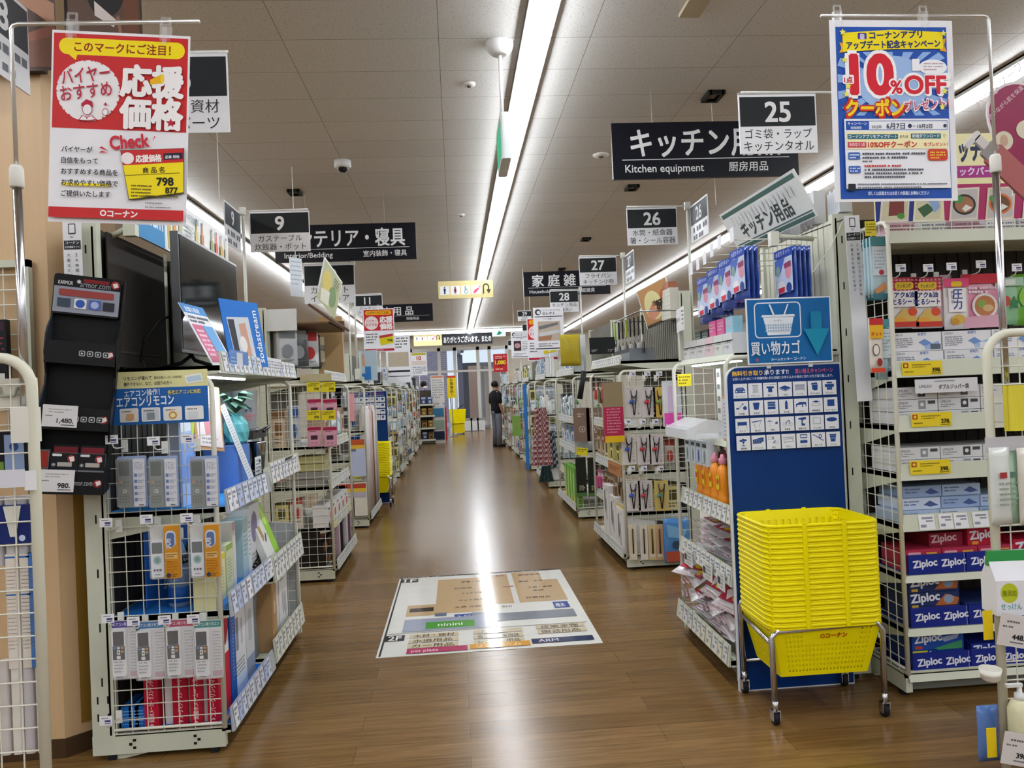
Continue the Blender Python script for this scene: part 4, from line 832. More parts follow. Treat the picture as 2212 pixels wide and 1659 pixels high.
for i, (px, c) in enumerate(((275, '#1d6cc0'), (292, '#2a7fd6'), (305, '#1b5fae'))):
    xa = at(px, 1560, Y1 + .04).x; m = MB(); m.box(-.02, .02, 0, .15, 0, .09, M(c, .4)); m.art([('ln', 6, 14, 28, 5, 13, 5, '#7fb0e0')], -.02, .09, .001, 0)
    tag(m.build('blue_carton', None, (xa, Y1 + .03, .108)), 'small blue carton standing beside the red spines behind the net', 'carton', 'small blue cartons behind the net')
FX = X1 - .0
def onL(y, d, z): return (X1 - d, Y1 + y, z)
carton('tall_carton', 'tall white carton with red top facing the aisle on the bottom shelf', onL(.13, .035, .108), .15, .41, .22, M('#dcdcda', .4), [('p', [(0, 0), (150, 0), (150, 70), (110, 130), (40, 110), (0, 160)], '#a81f30'), ('r', 0, 160, 16, 250, '#b03a48'), ('ln', 60, 190, 40, 14, 14, 7, '#3c3c40')])
carton('tall_carton', 'slim tall blue carton on the bottom shelf', onL(.255, .03, .108), .08, .435, .22, M('#164f9e', .4), [('ln', 30, 60, 22, 18, 16, 6, '#8fb0dc')])
carton('tall_carton', 'tall white carton with small silhouettes beside the slim blue one', onL(.40, .04, .108), .18, .40, .22, M('#d9dadd', .4), [('rr', 25, 60, 40, 150, 12, '#7b8290'), ('rr', 100, 80, 30, 120, 10, '#b5b9c2'), ('ln', 20, 260, 130, 5, 18, 7, '#777b86'), ('r', 0, 330, 180, 70, '#b9cbe4')])
carton('tall_carton', 'pale grey carton at the far end of the blue bottom shelf', onL(.57, .04, .108), .14, .38, .22, M('#c9ccd0', .35), [('rr', 40, 60, 60, 150, 14, '#aeb4bc'), ('r', 0, 280, 140, 100, '#8b95a8')])
for i in range(2):
    m = MB(); m.lathe([(.055, 0), (.06, .01), (.05, .2), (.062, .36), (.058, .362), (.046, .2), (.05, .02)], M('#9aa2a4', .06, film=.45), 18)
    tag(m.build('glass_vase', None, onL(.80 + i * .13, .12, .123)), ('tall grey glass vase beside the wooden box', 'tall grey glass vase behind the first one')[i], 'vase')
carton('wooden_box', 'narrow tan wooden box at the start of the second bay', onL(.90, .0, .123), .10, .40, .25, M('#a9865c', .5), [('r', 8, 90, 20, 200, '#8a6d4a'), ('rr', 30, 150, 40, 60, 4, '#c9b08a')])
carton('white_carton', 'white carton with a red picture square in the second bay bottom', onL(1.04, .03, .123), .15, .36, .3, M('#d3d3d4', .4), [('r', 10, 20, 90, 80, '#8a2030'), ('r', 20, 250, 80, 20, '#444'), ('ln', 20, 280, 80, 3, 18, 9, '#777')])
carton('white_carton', 'white carton with sketch print at the far bottom of the second bay', onL(1.24, .03, .123), .2, .37, .3, M('#dcdcdb', .4), [('ln', 20, 40, 150, 3, 16, 8, '#888'), ('p', [(60, 160), (90, 140), (120, 260), (80, 280)], '#b7a8a8'), ('p', [(110, 170), (150, 150), (170, 270), (130, 300)], '#a9b0b8')])
m = MB(); m.box(0, .012, 0, .34, 0, .66, M('#c4c8cc', .35)); m.art([], 0, 0)
o = tag(m.build('white_board', None, (X1 + .005, Y1 + 1.50, .02)), 'large plain white board standing at the far side of the near shelf end', 'board'); o.rotation_euler = (0, 0, math.radians(60))
# middle shelf: soda bottles before a blue board
m = MB(); m.box(0, .68, 0, .006, 0, .36, M('#1b55a8', .4)); m.art([('e', 90, 60, 34, 40, '#d9941f'), ('e', 330, 45, 34, 40, '#e0a12a'), ('e', 520, 120, 30, 40, '#e0a12a'), ('e', 90, 60, 18, 22, '#f0d890'), ('e', 330, 45, 18, 22, '#f0d890'), ('r', 560, 0, 120, 360, '#2a86cc'), ('t', 180, 330, 60, 'soda', '#cfe0f2', 'l', 1)], 0, .36, .001, 0)
tag(m.build('display_board', None, (X1 - .30, Y1 + .03, .60), RZL), 'blue display board with orange suns behind the soda bottles', 'board')
def k_bottle():
    m = MB(); pr = [(.036, 0), (.04, .01), (.04, .13), (.034, .17), (.02, .215), (.014, .235), (.014, .25)]
    m.lathe(pr, M('#9fb8d8', .06, film=.38), 18); r = thing('soda_bottle', 'x', 'bottle', mb=m)
    MB().lathe([(.041, .02), (.0415, .05), (.041, .075)], M('#1b4f9c', .4), 18).build('label_band', r)
    MB().lathe([(.017, .245), (.019, .25), (.019, .28), (.017, .285)], M('#d5d8dc', .4), 14).build('cap', r)
    MB().lathe([(.022, .20), (.030, .185), (.0365, .16), (.03, .15)], M('#131419', .4), 16).build('collar', r); return r
KB = Kind(k_bottle)
for i, (y, d, z, sc) in enumerate(((.12, .2, .578, 1.15), (.28, .18, .578, 1.3), (.2, .1, .578, .95))):
    KB.put(onL(y, d, z), 0, ('clear soda bottle at the net side of the blue board', 'tall clear soda bottle with black collar before the blue board', 'short clear soda bottle among the yellow cartons')[i], sc=sc)
for i, (y, d, h, c, ops) in enumerate(((.06, .02, .21, '#d9d6a8', [('p', [(0, 0), (95, 0), (95, 25), (0, 45)], '#d8c93a'), ('ln', 12, 70, 60, 8, 14, 6, '#a9a67a')]), (.17, .04, .20, '#dcd8a4', [('p', [(0, 0), (95, 0), (95, 30), (0, 20)], '#d8c93a'), ('ln', 12, 60, 60, 8, 14, 6, '#a9a67a')]), (.29, .04, .22, '#cdd3b0', [('r', 0, 0, 95, 26, '#8fae5a'), ('ln', 12, 60, 60, 8, 14, 6, '#9aa67a')]))):
    carton('flavour_carton', ('pale yellow flavour carton nearest the net on the middle shelf', 'pale yellow flavour carton second from the net', 'pale green flavour carton third from the net')[i], onL(y, d, .578), .095, h, .09, M(c, .4), ops)
carton('slim_carton', 'slim white carton leaning by the soda bottles', onL(.40, .05, .578), .045, .3, .1, M('#d8d4cc', .4), [('r', 0, 0, 45, 40, '#c9a9b0')])
carton('slim_carton', 'teal and white slim carton at the end of the soda shelf', onL(.62, .06, .578), .09, .28, .1, M('#a9c4c6', .35), [('ln', 15, 60, 60, 6, 22, 8, '#7d9aa0')])
carton('slim_carton', 'white slim carton beside the teal one', onL(.70, .06, .578), .06, .31, .1, M('#d8dadc', .35), [('ln', 10, 60, 40, 8, 22, 8, '#9a9ea6')])
carton('leaning_carton', 'white and lime green flat carton leaning on the second bay shelf', onL(1.02, .0, .54), .26, .40, .035, M('#dcdcd8', .35), [('p', [(160, 0), (260, 0), (260, 380), (160, 330)], '#8fbf3a'), ('e', 205, 120, 34, 60, '#b9dc6a'), ('p', [(20, 120), (60, 90), (90, 230), (50, 250)], '#a58a5a'), ('p', [(80, 250), (130, 210), (138, 222), (90, 262)], '#3a3f78')], tilt=math.radians(-20))
carton('leaning_carton', 'white carton with grey picture behind the lime one', onL(.88, .08, .535), .2, .36, .05, M('#d4d4d6', .4), [('e', 90, 120, 60, 80, '#7d7a92'), ('ln', 20, 250, 140, 4, 20, 8, '#888')])
m = MB()
for k in range(5): m.tube([(.0, -.08 + .04 * k, .02), (.05, -.07 + .04 * k, .05 + .01 * k), (.1, -.09 + .04 * k, .015)], .006, BLACK, 6)
m.cbox((.05, 0, .015), (.12, .2, .03), M('#26272b', .4)); m.tube([(.1, -.1, .03), (.1, .1, .03)], .012, M('#c9c9c6', .25, 1), 8)
tag(m.build('metal_rack', None, onL(.86, .12, .535)), 'small black and chrome gadget lying at the start of the second bay shelf', 'gadget')
# upper shelf: machine, vase, jar
carton('poster_board', 'pale blue lit picture board at the net end of the upper shelf', onL(.11, .14, 1.005), .17, .45, .008, M('#a9c2ea', .3), [('r', 0, 0, 170, 140, '#dfe6f2'), ('r', 20, 20, 60, 60, '#9ab6e8'), ('r', 0, 150, 170, 200, '#7fa0dc'), ('e', 90, 300, 60, 60, '#6d94dc'), ('p', [(120, 90), (165, 60), (160, 150), (126, 170)], '#a8c84a')])
m = MB(); m.box(-.11, .11, 0, .012, 0, .30, M('#b98d62', .45)); m.box(-.095, .095, -.003, 0, .015, .285, M('#d8cfcf', .4)); m.art([('p', [(40, 60), (90, 40), (140, 200), (60, 220)], '#c98a92'), ('ln', 30, 230, 120, 2, 18, 8, '#888')], -.095, .285, .001, -.003)
o = tag(m.build('picture_frame', None, onL(.28, .10, 1.22), RZL), 'small wooden picture frame leaning beside the vase', 'frame'); o.rotation_euler = (math.radians(-8), math.radians(8), math.radians(75))
m = MB(); m.box(-.11, .11, 0, .16, 0, .215, M('#5b82c8', .3)); tag(m.build('blue_box', None, onL(.62, .05, 1.005), RZL), 'plain blue box plinth under the teal vase', 'box')
t = thing('vase', 'teal diamond-textured vase on the blue box', 'vase', onL(.68, .10, 1.22))
m = MB(); pr = [(.035, 0), (.055, .015), (.062, .06), (.058, .1), (.042, .128), (.03, .14), (.034, .155)]
N = 16; vs = []; fs = []
for j, (r, z) in enumerate(pr):
    for k in range(N): a = 2 * PI * (k + .5 * (j % 2)) / N; vs.append((r * (1.06 if k % 2 == j % 2 else .95) * math.cos(a), r * (1.06 if k % 2 == j % 2 else .95) * math.sin(a), z))
for j in range(len(pr) - 1):
    for k in range(N): fs += [(j * N + k, j * N + (k + 1) % N, (j + 1) * N + k), (j * N + (k + 1) % N, (j + 1) * N + (k + 1) % N, (j + 1) * N + k)]
m.add(vs, fs, M('#5fa9ae', .3)); m.build('body', t)
m = MB(); rnd = random.Random(4)
for k in range(14):
    a = rnd.uniform(0, 2 * PI); el = rnd.uniform(.1, .9); ln = rnd.uniform(.07, .13); w = ln * .28
    dr = Vector((math.cos(a), math.sin(a), 0)); p0 = Vector((0, 0, .15)); p1 = p0 + dr * ln * .5 + Vector((0, 0, .10 * el + .03)); p2 = p0 + dr * ln * 1.05 + Vector((0, 0, .12 * el))
    sd = Vector((-dr.y, dr.x, 0)) * w
    m.add([p0, p1 + sd, p2, p1 - sd, p1 + Vector((0, 0, .008))], [(0, 1, 4), (1, 2, 4), (2, 3, 4), (3, 0, 4)], M(('#5d7f6c', '#7d9c86', '#4a6a5a')[k % 3], .5), True)
m.build('foliage', t)
t = thing('soda_maker', 'black drink maker with chrome bottle on the upper shelf', 'machine', onL(.88, .04, 1.035), RZL)
m = MB(); m.rbox(-.16, .16, .02, .14, 0, .02, .02, BLACK); m.rbox(-.10, .02, .06, .15, .02, .24, .03, M('#17181c', .25)); m.rbox(-.14, .2, .0, .15, .2, .245, .03, M('#17181c', .25)); m.build('body', t)
MB().tube([(.02, -.02, .235), (.1, -.03, .255), (.18, .02, .24), (.24, .04, .17)], .009, M('#1a1b1f', .2), 8).build('hose', t)
MB().lathe([(.030, .03), (.034, .035), (.048, .17), (.05, .175), (.046, .18)], M('#b4b9bf', .18, 1.0), 20, (.07, .03)).build('chrome_cup', t)
m = MB(); m.box(-.14, -.02, -.012, -.01, .02, .11, M('#dfe2e6', .4)); m.art([('ln', 12, 15, 90, 4, 18, 7, '#6d7076'), ('r', 70, 18, 36, 14, '#333')], -.14, .11, .001, -.012); m.build('info_card', t)
t = thing('clear_pitcher', 'clear plastic jug with red print standing above the drink maker', 'jug', onL(.97, .13, 1.282))
MB().lathe([(.05, 0), (.056, .005), (.068, .2), (.072, .205), (.066, .2), (.052, .012)], M('#d8e2ea', .06, film=.4), 22).build('body', t)
m = MB(); m.art([('ln', 0, 0, 50, 3, 15, 8, '#c96a72'), ('r', 8, -35, 10, 22, '#55637a'), ('r', 32, -35, 10, 22, '#55637a')], -.025, .08, .001, -.069); o = m.build('print', t); o.rotation_euler = (0, 0, math.radians(30))
for i, (y, c) in enumerate(((.50, '#cfd9e8'), (.60, '#dfe6ee'))):
    carton('white_panel_box', ('pale carton behind the clear jug', 'white carton beyond the clear jug')[i], onL(y - .28, .2, 1.005), .1, .42 - .1 * i, .05, M(c, .35), [('ln', 10, 60, 70, 6, 40, 10, '#aab4c2')])
m = MB(); m.box(0, .16, 0, .004, 0, .06, M('#16171a', .4)); o = tag(m.build('black_tray', None, onL(1.12, -.01, 1.06), RZL), 'black angular tray at the far end of the upper shelf', 'tray'); o.rotation_euler = (math.radians(40), 0, RZL)
carton('white_carton', 'white carton on the upper shelf beyond the black tray', onL(1.22, .2, 1.035), .2, .45, .1, M('#cdd8dc', .35), [('ln', 20, 40, 150, 8, 30, 9, '#9aa8ae')])
carton('white_carton', 'grey and white carton at the far net of the upper shelf', onL(1.40, .2, 1.035), .15, .3, .1, M('#c4cacc', .35), [('r', 20, 60, 170, 120, '#7d8a90'), ('ln', 20, 220, 150, 5, 26, 9, '#9aa8ae')])
o = tag(MB().box(-.02, .02, -.002, .0, 0, .42, M('#d6d9de', .4)).art([('ln', 8, 10, 22, 26, 15, 4, '#8a8d96')], -.02, .42, .001, -.002).build('spec_strip', None, onL(.58, -.0, 1.03), RZL), 'white narrow info strip leaning across the drink maker', 'strip'); o.rotation_euler = (math.radians(-6), math.radians(-22), math.radians(70))
# ======================= basket stand =======================
YB_ = M('#f2e208', .32); BX, BY = 1.497, 3.275
def basket_mesh(holes):
    """tapered shopping basket, rim at z=0; front (-y), hole grid on every wall"""
    m = MB(); W, D, w, d, h = .47, .345, .375, .255, .225
    def ring(t, off=0.0):
        a, b = (W + (w - W) * t) / 2 - off, (D + (d - D) * t) / 2 - off; r = .035; o = []
        return a, b
    cols_x, cols_y, rows = 26, 18, 9
    def wall(p00, p10, p01, p11, nc):
        P = lambda u, v: p00.lerp(p10, u).lerp(p01.lerp(p11, u), v)
        us = []; 
        for i in range(nc): us += [(i + .0) / nc, (i + .5) / nc]
        us.append(1.0); vs_ = []
        for j in range(rows): vs_ += [.10 + .86 * j / rows, .10 + .86 * (j + .5) / rows]
        vs_ = [0] + vs_ + [1.0]
        for j in range(len(vs_) - 1):
            for i in range(len(us) - 1):
                hole = holes and i % 2 == 1 and j % 2 == 1 and 3 < i < len(us) - 4 and not (nc == cols_x and j < 6 and nc * .5 < i < nc * 1.62)
                if hole: continue
                m.add([P(us[i], vs_[j]), P(us[i + 1], vs_[j]), P(us[i + 1], vs_[j + 1]), P(us[i], vs_[j + 1])], [(0, 1, 2, 3)], YB_)
    A, B = ring(0); a, b = ring(1)
    T = [Vector((-A, -B, 0)), Vector((A, -B, 0)), Vector((A, B, 0)), Vector((-A, B, 0))]; L = [Vector((-a, -b, -h)), Vector((a, -b, -h)), Vector((a, b, -h)), Vector((-a, b, -h))]
    if holes:
        for k in range(4): wall(T[k], T[(k + 1) % 4], L[k], L[(k + 1) % 4], cols_x if k % 2 == 0 else cols_y)
    else:
        for k in range(4):
            j = (k + 1) % 4; n = 14; z1 = .16
            E = lambda u, v: T[k].lerp(T[j], u).lerp(L[k].lerp(L[j], u), v)
            m.add([E(0, 0), E(1, 0), E(1, z1), E(0, z1)], [(0, 1, 2, 3)], YB_); m.add([E(0, .3), E(1, .3), E(1, 1), E(0, 1)], [(0, 1, 2, 3)], YB_)
            for i in range(n): m.add([E(i / n, z1), E((i + .62) / n, z1), E((i + .62) / n, .3), E(i / n, .3)], [(0, 1, 2, 3)], YB_)
    m.add(L, [(0, 3, 2, 1)], YB_)
    return m, A, B
def k_basket(holes):
    m, A, B = basket_mesh(holes); r = thing('shopping_basket', 'x', 'basket', mb=m)
    so = r.modifiers.new('wall', 'SOLIDIFY'); so.thickness = .0022
    c = MB(); o = []; rr = .045
    for cx_, cy_, t0 in ((A - rr, B - rr, 0), (-A + rr, B - rr, 90), (-A + rr, -B + rr, 180), (A - rr, -B + rr, 270)):
        for k in range(6): t = math.radians(t0 + 18 * k); o.append((cx_ + (rr + .008) * math.cos(t), cy_ + (rr + .008) * math.sin(t), 0))
    c.tube(o, .0078, YB_, 8, True); c.tube([(x, y, -.012) for x, y, z in o], .005, YB_, 6, True); c.build('rim', r)
    for sy in (-1, 1):
        hm = MB(); y = sy * (B + .014)
        hm.tube([(-.085, y, -.004), (-.085, sy * (B - .0), .006), (-.082, sy * .05, .008), (.082, sy * .05, .008), (.085, sy * (B - .0), .006), (.085, y, -.004)], .0042, YB_, 6) if False else None
        for x in (-.085, .085): MB().rbox(x - .009, x + .009, y - .008, y + .006, -.010, .012, .004, YB_).build('handle_lug', r)
        pass
    return r
K0, K1 = Kind(k_basket, True), Kind(k_basket, False)
for i in range(20):
    b = (K0 if i == 0 else K1).put((BX, BY, .405 + .0218 * i), 0, 'yellow plastic shopping basket nested in the tall stack beside the kitchen shelf', 'stacked yellow shopping baskets')
    if i == 0:
        b['label'] = 'lowest yellow shopping basket with red lettering in the chrome stand'; del b['group']
        s_ = MB().art([('e', 0, 0, 9, 9, '#b03c22'), ('e', 0, 0, 5, 5, '#e3d40a'), ('t', 13, 8, 19, 'コーナン', '#b02c1c', 'l', 2.6, 0, 108)], -.02, -.03, .001, 0)
        s_.xf(Matrix.Translation((-.0, -.1755, -.022)) @ Matrix.Rotation(math.radians(11), 4, 'X') @ Matrix.Translation((0, .0, 0))); s_.build('lettering', b)
    elif i == 19: b['label'] = 'topmost yellow shopping basket of the tall stack'; del b['group']
t = thing('basket_stand', 'chrome tube stand on casters holding the yellow baskets', 'stand', (BX, BY, 0))
m = MB(); fx, fy = .235, .17
m.tube([(-fx, -fy, .09), (-fx - .004, -fy, .36), (-fx + .02, -fy, .385), (fx - .02, -fy, .395), (fx + .004, -fy, .365), (fx, -fy, .09)], .0125, CHROME, 10)
m.tube([(-fx, fy, .09), (-fx - .004, fy, .40), (-fx - .0, fy - .02, .43)], .0125, CHROME, 10); m.tube([(fx, fy, .09), (fx + .004, fy, .40), (fx, fy - .02, .43)], .0125, CHROME, 10)
for s in (-1, 1): m.tube([(s * fx, -fy, .33), (s * fx, fy, .36)], .0105, CHROME, 8)
m.tube([(-fx, fy, .15), (fx, fy, .15)], .009, CHROME, 8)
m.build('frame', t)
for sx in (-1, 1):
    for sy in (-1, 1):
        m = MB(); m.lathe([(.013, .06), (.013, .1)], CHROME, 10); m.box(-.017, -.013, -.012, .018, .02, .065, CHROME); m.box(.013, .017, -.012, .018, .02, .065, CHROME); m.box(-.017, .017, -.012, .012, .058, .065, CHROME)
        c = m.build('caster', t, (sx * fx, sy * fy, 0)); w_ = MB().lathe([(.016, -.012), (.027, -.010), (.028, 0), (.027, .010), (.016, .012)], RUB, 18); w_.xf(Matrix.Translation((0, .006, .028)) @ Matrix.Rotation(PI / 2, 4, 'Y')); w_.build('wheel', c)
# ======================= blue recycling board and basket sign =======================
bx0 = 1.243; bw = .548; bh = 1.495
t = thing('recycling_board', 'tall blue board with rows of small pictograms behind the yellow baskets', 'board', (bx0, 3.462, .0))
o = [(0, 0), (bw, 0), (bw, bh)] + [(.06 - .06 * math.sin(PI / 2 * k / 5), bh - .06 + .06 * math.cos(PI / 2 * k / 5)) for k in range(6)]
MB().extr(o, 'y', .002, .02, M('#dfe2e6', .4)).build('white_core', t)
o2 = [(.006, .006), (bw - .004, .006), (bw - .004, bh - .006)] + [(.06 - .054 * math.sin(PI / 2 * k / 5), bh - .06 + .054 * math.cos(PI / 2 * k / 5)) for k in range(6)]
MB().extr(o2, 'y', 0, .004, M('#022f6e', .42)).build('face', t)
IC = '#1f4688'
def icon(i, x, y):
    g = '#8d93a8'; E_ = lambda a, b, r, s, c=IC: ('e', x + a, y + b, r, s, c); R_ = lambda a, b, w, h, c=IC: ('r', x + a, y + b, w, h, c); Pq = lambda pts, c=IC: ('p', [(x + a, y + b) for a, b in pts], c)
    wht = '#dfe2e8'
    L = [lambda: [Pq([(60, 60), (165, 60), (195, 100), (200, 150), (30, 150), (32, 100)]), Pq([(70, 70), (155, 70), (172, 96), (52, 96)], '#5c78a8'), E_(55, 125, 14, 12, wht), E_(175, 125, 14, 12, wht), R_(90, 112, 50, 22, '#5c78a8')],
         lambda: [R_(70, 30, 100, 14, g)] + [R_(75, 50 + 16 * k, 90, 9, '#a4a8b8') for k in range(6)] + [R_(70, 150, 100, 8, g)],
         lambda: [R_(20, 30, 190, 6, '#6b4a56'), Pq([(60, 60), (170, 60), (185, 90), (150, 90), (150, 155), (82, 155), (82, 90), (48, 90)])],
         lambda: [Pq([(20, 90), (110, 55), (210, 90), (120, 135)]), Pq([(20, 95), (120, 142), (210, 95), (210, 108), (120, 155), (20, 108)])],
         lambda: [R_(30, 50, 170, 18, g), R_(36, 68, 158, 70, '#a4a8b8'), R_(36, 138, 20, 10, g), R_(174, 138, 20, 10, g)],
         lambda: [Pq([(60, 35), (150, 25), (170, 55), (60, 65)]), Pq([(66, 68), (168, 60), (160, 150), (120, 160), (74, 140)])],
         lambda: [R_(70, 28, 90, 26), R_(38, 62, 155, 50), R_(70, 112, 90, 45), R_(84, 122, 60, 10, '#5c78a8')],
         lambda: [R_(30, 110, 46, 22), Pq([(76, 112), (135, 48), (140, 54), (80, 120)]), E_(140, 48, 14, 12), E_(175, 115, 32, 32)],
         lambda: [Pq([(58, 40), (172, 40), (150, 150), (80, 150)]), R_(62, 34, 106, 14)],
         lambda: [R_(55, 30, 130, 120), R_(55, 62, 130, 7, wht), R_(55, 100, 130, 7, wht)],
         lambda: [R_(96, 60, 46, 100), Pq([(96, 62), (110, 20), (128, 20), (142, 62)]), R_(92, 85, 54, 5, '#5c78a8')],
         lambda: [Pq([(30, 85), (100, 55), (205, 60), (205, 130), (190, 130), (190, 95), (150, 98), (150, 140), (132, 140), (132, 98), (45, 105), (45, 135), (30, 135)])],
         lambda: [Pq([(50, 60), (120, 40), (190, 62), (120, 78)]), E_(115, 105, 75, 26, g), E_(115, 103, 66, 20, wht)],
         lambda: [R_(60, 35, 120, 110)],
         lambda: [R_(35, 55, 155, 58)] + [Pq([(40 + 140 * k, 113), (50 + 140 * k, 113), (40 + 150 * k, 165), (34 + 150 * k, 165)], g) for k in (0, 1)],
         lambda: [Pq([(20, 60), (190, 40), (200, 52), (30, 74)]), Pq([(50, 75), (58, 75), (85, 160), (76, 160)], g), Pq([(165, 62), (172, 62), (150, 155), (142, 155)], g)],
         lambda: [Pq([(20, 80), (70, 48), (125, 80), (72, 66)]), R_(70, 60, 4, 90, g), Pq([(160, 90), (200, 70), (205, 110), (165, 112)])],
         lambda: [E_(70, 125, 34, 34, g), E_(70, 125, 28, 28, wht), E_(165, 125, 34, 34, g), E_(165, 125, 28, 28, wht), Pq([(70, 125), (115, 70), (160, 60), (165, 125), (155, 125), (150, 75), (118, 84), (80, 130)])],
         lambda: [Pq([(50, 35), (180, 20), (182, 60), (130, 66), (120, 120), (165, 130), (160, 160), (100, 158), (105, 66), (52, 56)])],
         lambda: [R_(50, 35, 130, 110, g), R_(58, 43, 114, 94, wht), R_(66, 52, 98, 78, '#c4c8d2'), R_(72, 58, 86, 66, wht)],
         lambda: [E_(115, 80, 90, 36)],
         lambda: [E_(110, 62, 18, 18), E_(75, 80, 26, 18), E_(140, 72, 26, 18), E_(112, 105, 18, 22), R_(108, 110, 7, 50), E_(112, 160, 36, 6)],
         lambda: [Pq([(20, 70), (160, 40), (200, 40), (200, 100), (150, 135), (20, 140)])] + [R_(50 + 35 * k, 60, 3, 78, wht) for k in range(4)],
         lambda: [R_(25, 35, 100, 45, g), R_(30, 40, 60, 34, wht), Pq([(100, 140), (140, 90), (150, 96), (128, 145)], '#5c78a8'), E_(170, 130, 26, 26, g), E_(170, 130, 20, 20, wht)],
         lambda: [R_(25, 50, 180, 12, g), Pq([(30, 80), (190, 75), (200, 130), (40, 140)], g), Pq([(38, 88), (180, 84), (188, 122), (48, 130)], wht)],
         lambda: [R_(60, 20, 120, 140), R_(70, 34, 100, 30, wht), R_(60, 80, 120, 36, wht), R_(72, 84, 96, 26, '#c4c8d2')],
         lambda: [Pq([(20, 30), (32, 24), (205, 130), (198, 142)]), E_(150, 60, 28, 34), E_(150, 60, 16, 20, wht)],
         lambda: [Pq([(60, 60), (165, 60), (150, 160), (76, 160)]), R_(54, 36, 118, 22), R_(75, 85, 76, 30, '#5c78a8')]]
    return L[i]()
sc = bw / 1930
ops = [('t', 105, 150, 74, '無料引き取り', '#e3b63a', 'l', 1.5, 0, 530), ('t', 640, 150, 74, '承ります!!', '#e4e8f0', 'l', 1.2, 0, 490), ('t', 1160, 148, 70, '買い替えキャンペーン', '#c4566a', 'l', 1, 0, 640), ('t', 110, 225, 42, 'お買い上げ1点につき同種同数1点を店舗にお持ち込みの場合に限りお引き取り致します。', '#cfd8ea', 'l', .5, 0, 1690)]
caps = ('カーペット', 'ブラインド', '物干し', '布団', 'テーブル', 'ダストBOX', 'プリンター', '刈払機', '植木鉢', 'チェスト', '消火器', 'こたつ', '照明器具', 'カラーBOX', 'チェア', '踏み台', '雨傘', '自転車', '電動工具', 'アルミ枠', '座布団', '扇風機', 'フェンス', '蛇口', 'すのこ', 'コンロ', '物干し竿', 'ペール')
for r in range(4):
    for c in range(7):
        x, y = 112 + 249 * c, 285 + 281 * r; ops.append(('r', x, y, 232, 236, '#dfe2e8')); ops += icon(r * 7 + c, x, y); ops.append(('t', x + 116, y + 218, 27, caps[r * 7 + c], '#33405c', 'c', .6, 0, 190))
MB().art(ops, 0, bh, sc, 0, .00012).build('printed_pictograms', t)
q = at(1612, 645, 3.44)
t = thing('basket_sign', 'blue shopping basket sign with arrow fixed above the pictogram board', 'sign', (q.x, 3.452, q.z - .305))
W, Hh = .405, .305
MB().box(0, W, 0, .006, 0, Hh, M('#dfe4ea', .35)).build('panel', t)
wh = '#dfe6ee'; ops = [('r', 6, 6, 393, 293, '#12619f'), ('rr', 38, 20, 222, 165, 22, wh), ('rr', 43, 25, 212, 155, 18, '#12619f'), ('p', [(75, 78), (228, 78), (232, 88), (72, 88)], wh), ('p', [(80, 90), (225, 90), (205, 172), (98, 172)], wh)]
ops += [('r', 88 + 11.5 * i, 122 + 13 * j, 6, 8, '#8fb0cc') for i in range(11) for j in range(3)]
for x0, x1 in ((104, 122), (192, 172)): ops += [('p', [(x0, 32), (x0 + 7, 30), (x1 + 8, 78), (x1, 80)], wh)]
ops += [('t', 125, 110, 8, 'コーナン', '#55708c', 'l', 1, 0, 55), ('t', 12, 258, 58, '買い物カゴ', wh, 'l', .8, 0, 232), ('t', 105, 290, 12, 'ホームセンター コーナン', wh, 'l', .8, 0, 180), ('e', 38, 285, 7, 7, '#c9543a'), ('e', 38, 285, 4, 4, '#12619f'),
        ('p', [(300, 150), (352, 150), (352, 70), (300, 70)], '#127aa0'), ('p', [(265, 150), (387, 150), (326, 275)], '#1286a8')]
MB().art(ops, 0, Hh, .001, 0).build('printed_design', t)
m = MB()
for x in (.1, .3): m.box(x - .01, x + .01, .006, .012, -.02, Hh * .5, M('#c9ccd0'))
m.build('bracket', t)
# ======================= zip-bag shelf facing the camera =======================
ZX0, ZX1, ZY = 1.925, 3.32, 3.27
Z = shelf_unit(1, 0, 0, ZX1 - ZX0, .335, 2.21, [(.10, 0, None, .03, None, None), (.30, 0, None, .03, None, None), (.535, 0, None, .03, None, None), (.76, 0, None, .075, ['#e2e2e6'], None), (.985, 0, None, .075, None, None), (1.20, 0, None, .075, None, None), (1.44, 0, None, .075, None, None), (2.035, .0, None, .06, None, None)],
               'tall cream shelf of zip bags and wraps facing the entrance beside the basket stand', bays=1, near=False, netz=(.1, 2.11), backc='#2e2a26')  # near-black back panel paints in the shade of the gaps between shelves
Z.location = (ZX1, ZY, 0); Z.rotation_euler = (0, 0, PI / 2)
ZB = '#19287e'
ZF = ZY - .004
def zbox(x, z, w, h, d, c, ops, label, y=0.0, group=None, name='zip_bag_box'):
    m = MB(); m.box(0, w, 0, d, 0, h, M(c, .4)); o = tag(m.build(name, None, (x, ZY + .03 + y, z)), label, 'box', group)
    if ops: MB().art(ops, 0, h, .001, 0).build('printed_face', o)
    return o
def zl(x, y, h, c='#dfe2ee'): return ('t', x, y, h, 'Ziploc', c, 'l', 2.2, 4)
def tray(x, z, w, label, n=2):
    m = MB(); m.box(0, w, 0, .012, 0, .085, M(ZB, .4)); m.box(0, w, .012, .3, 0, .004, M(ZB, .4)); o = tag(m.build('display_tray', None, (x, ZY + .005, z)), label, 'tray')
    MB().art([zl(22 + i * w * 1000 / n, 56, 30) for i in range(n)] + [('r', w * 1000 - 8, 0, 3, 85, '#7d88b8')], 0, .085, .001, 0).build('lettering', o)
GR = dict()
for k, (z, nm) in enumerate(((.102, 'bottom'), (.302, 'second'), (.537, 'third'))):
    for i in range(3): tray(ZX0 + .04 + i * .27, z, .265, 'blue printed display tray on the %s zip bag shelf, %s from the basket side' % (nm, ORD[i]))
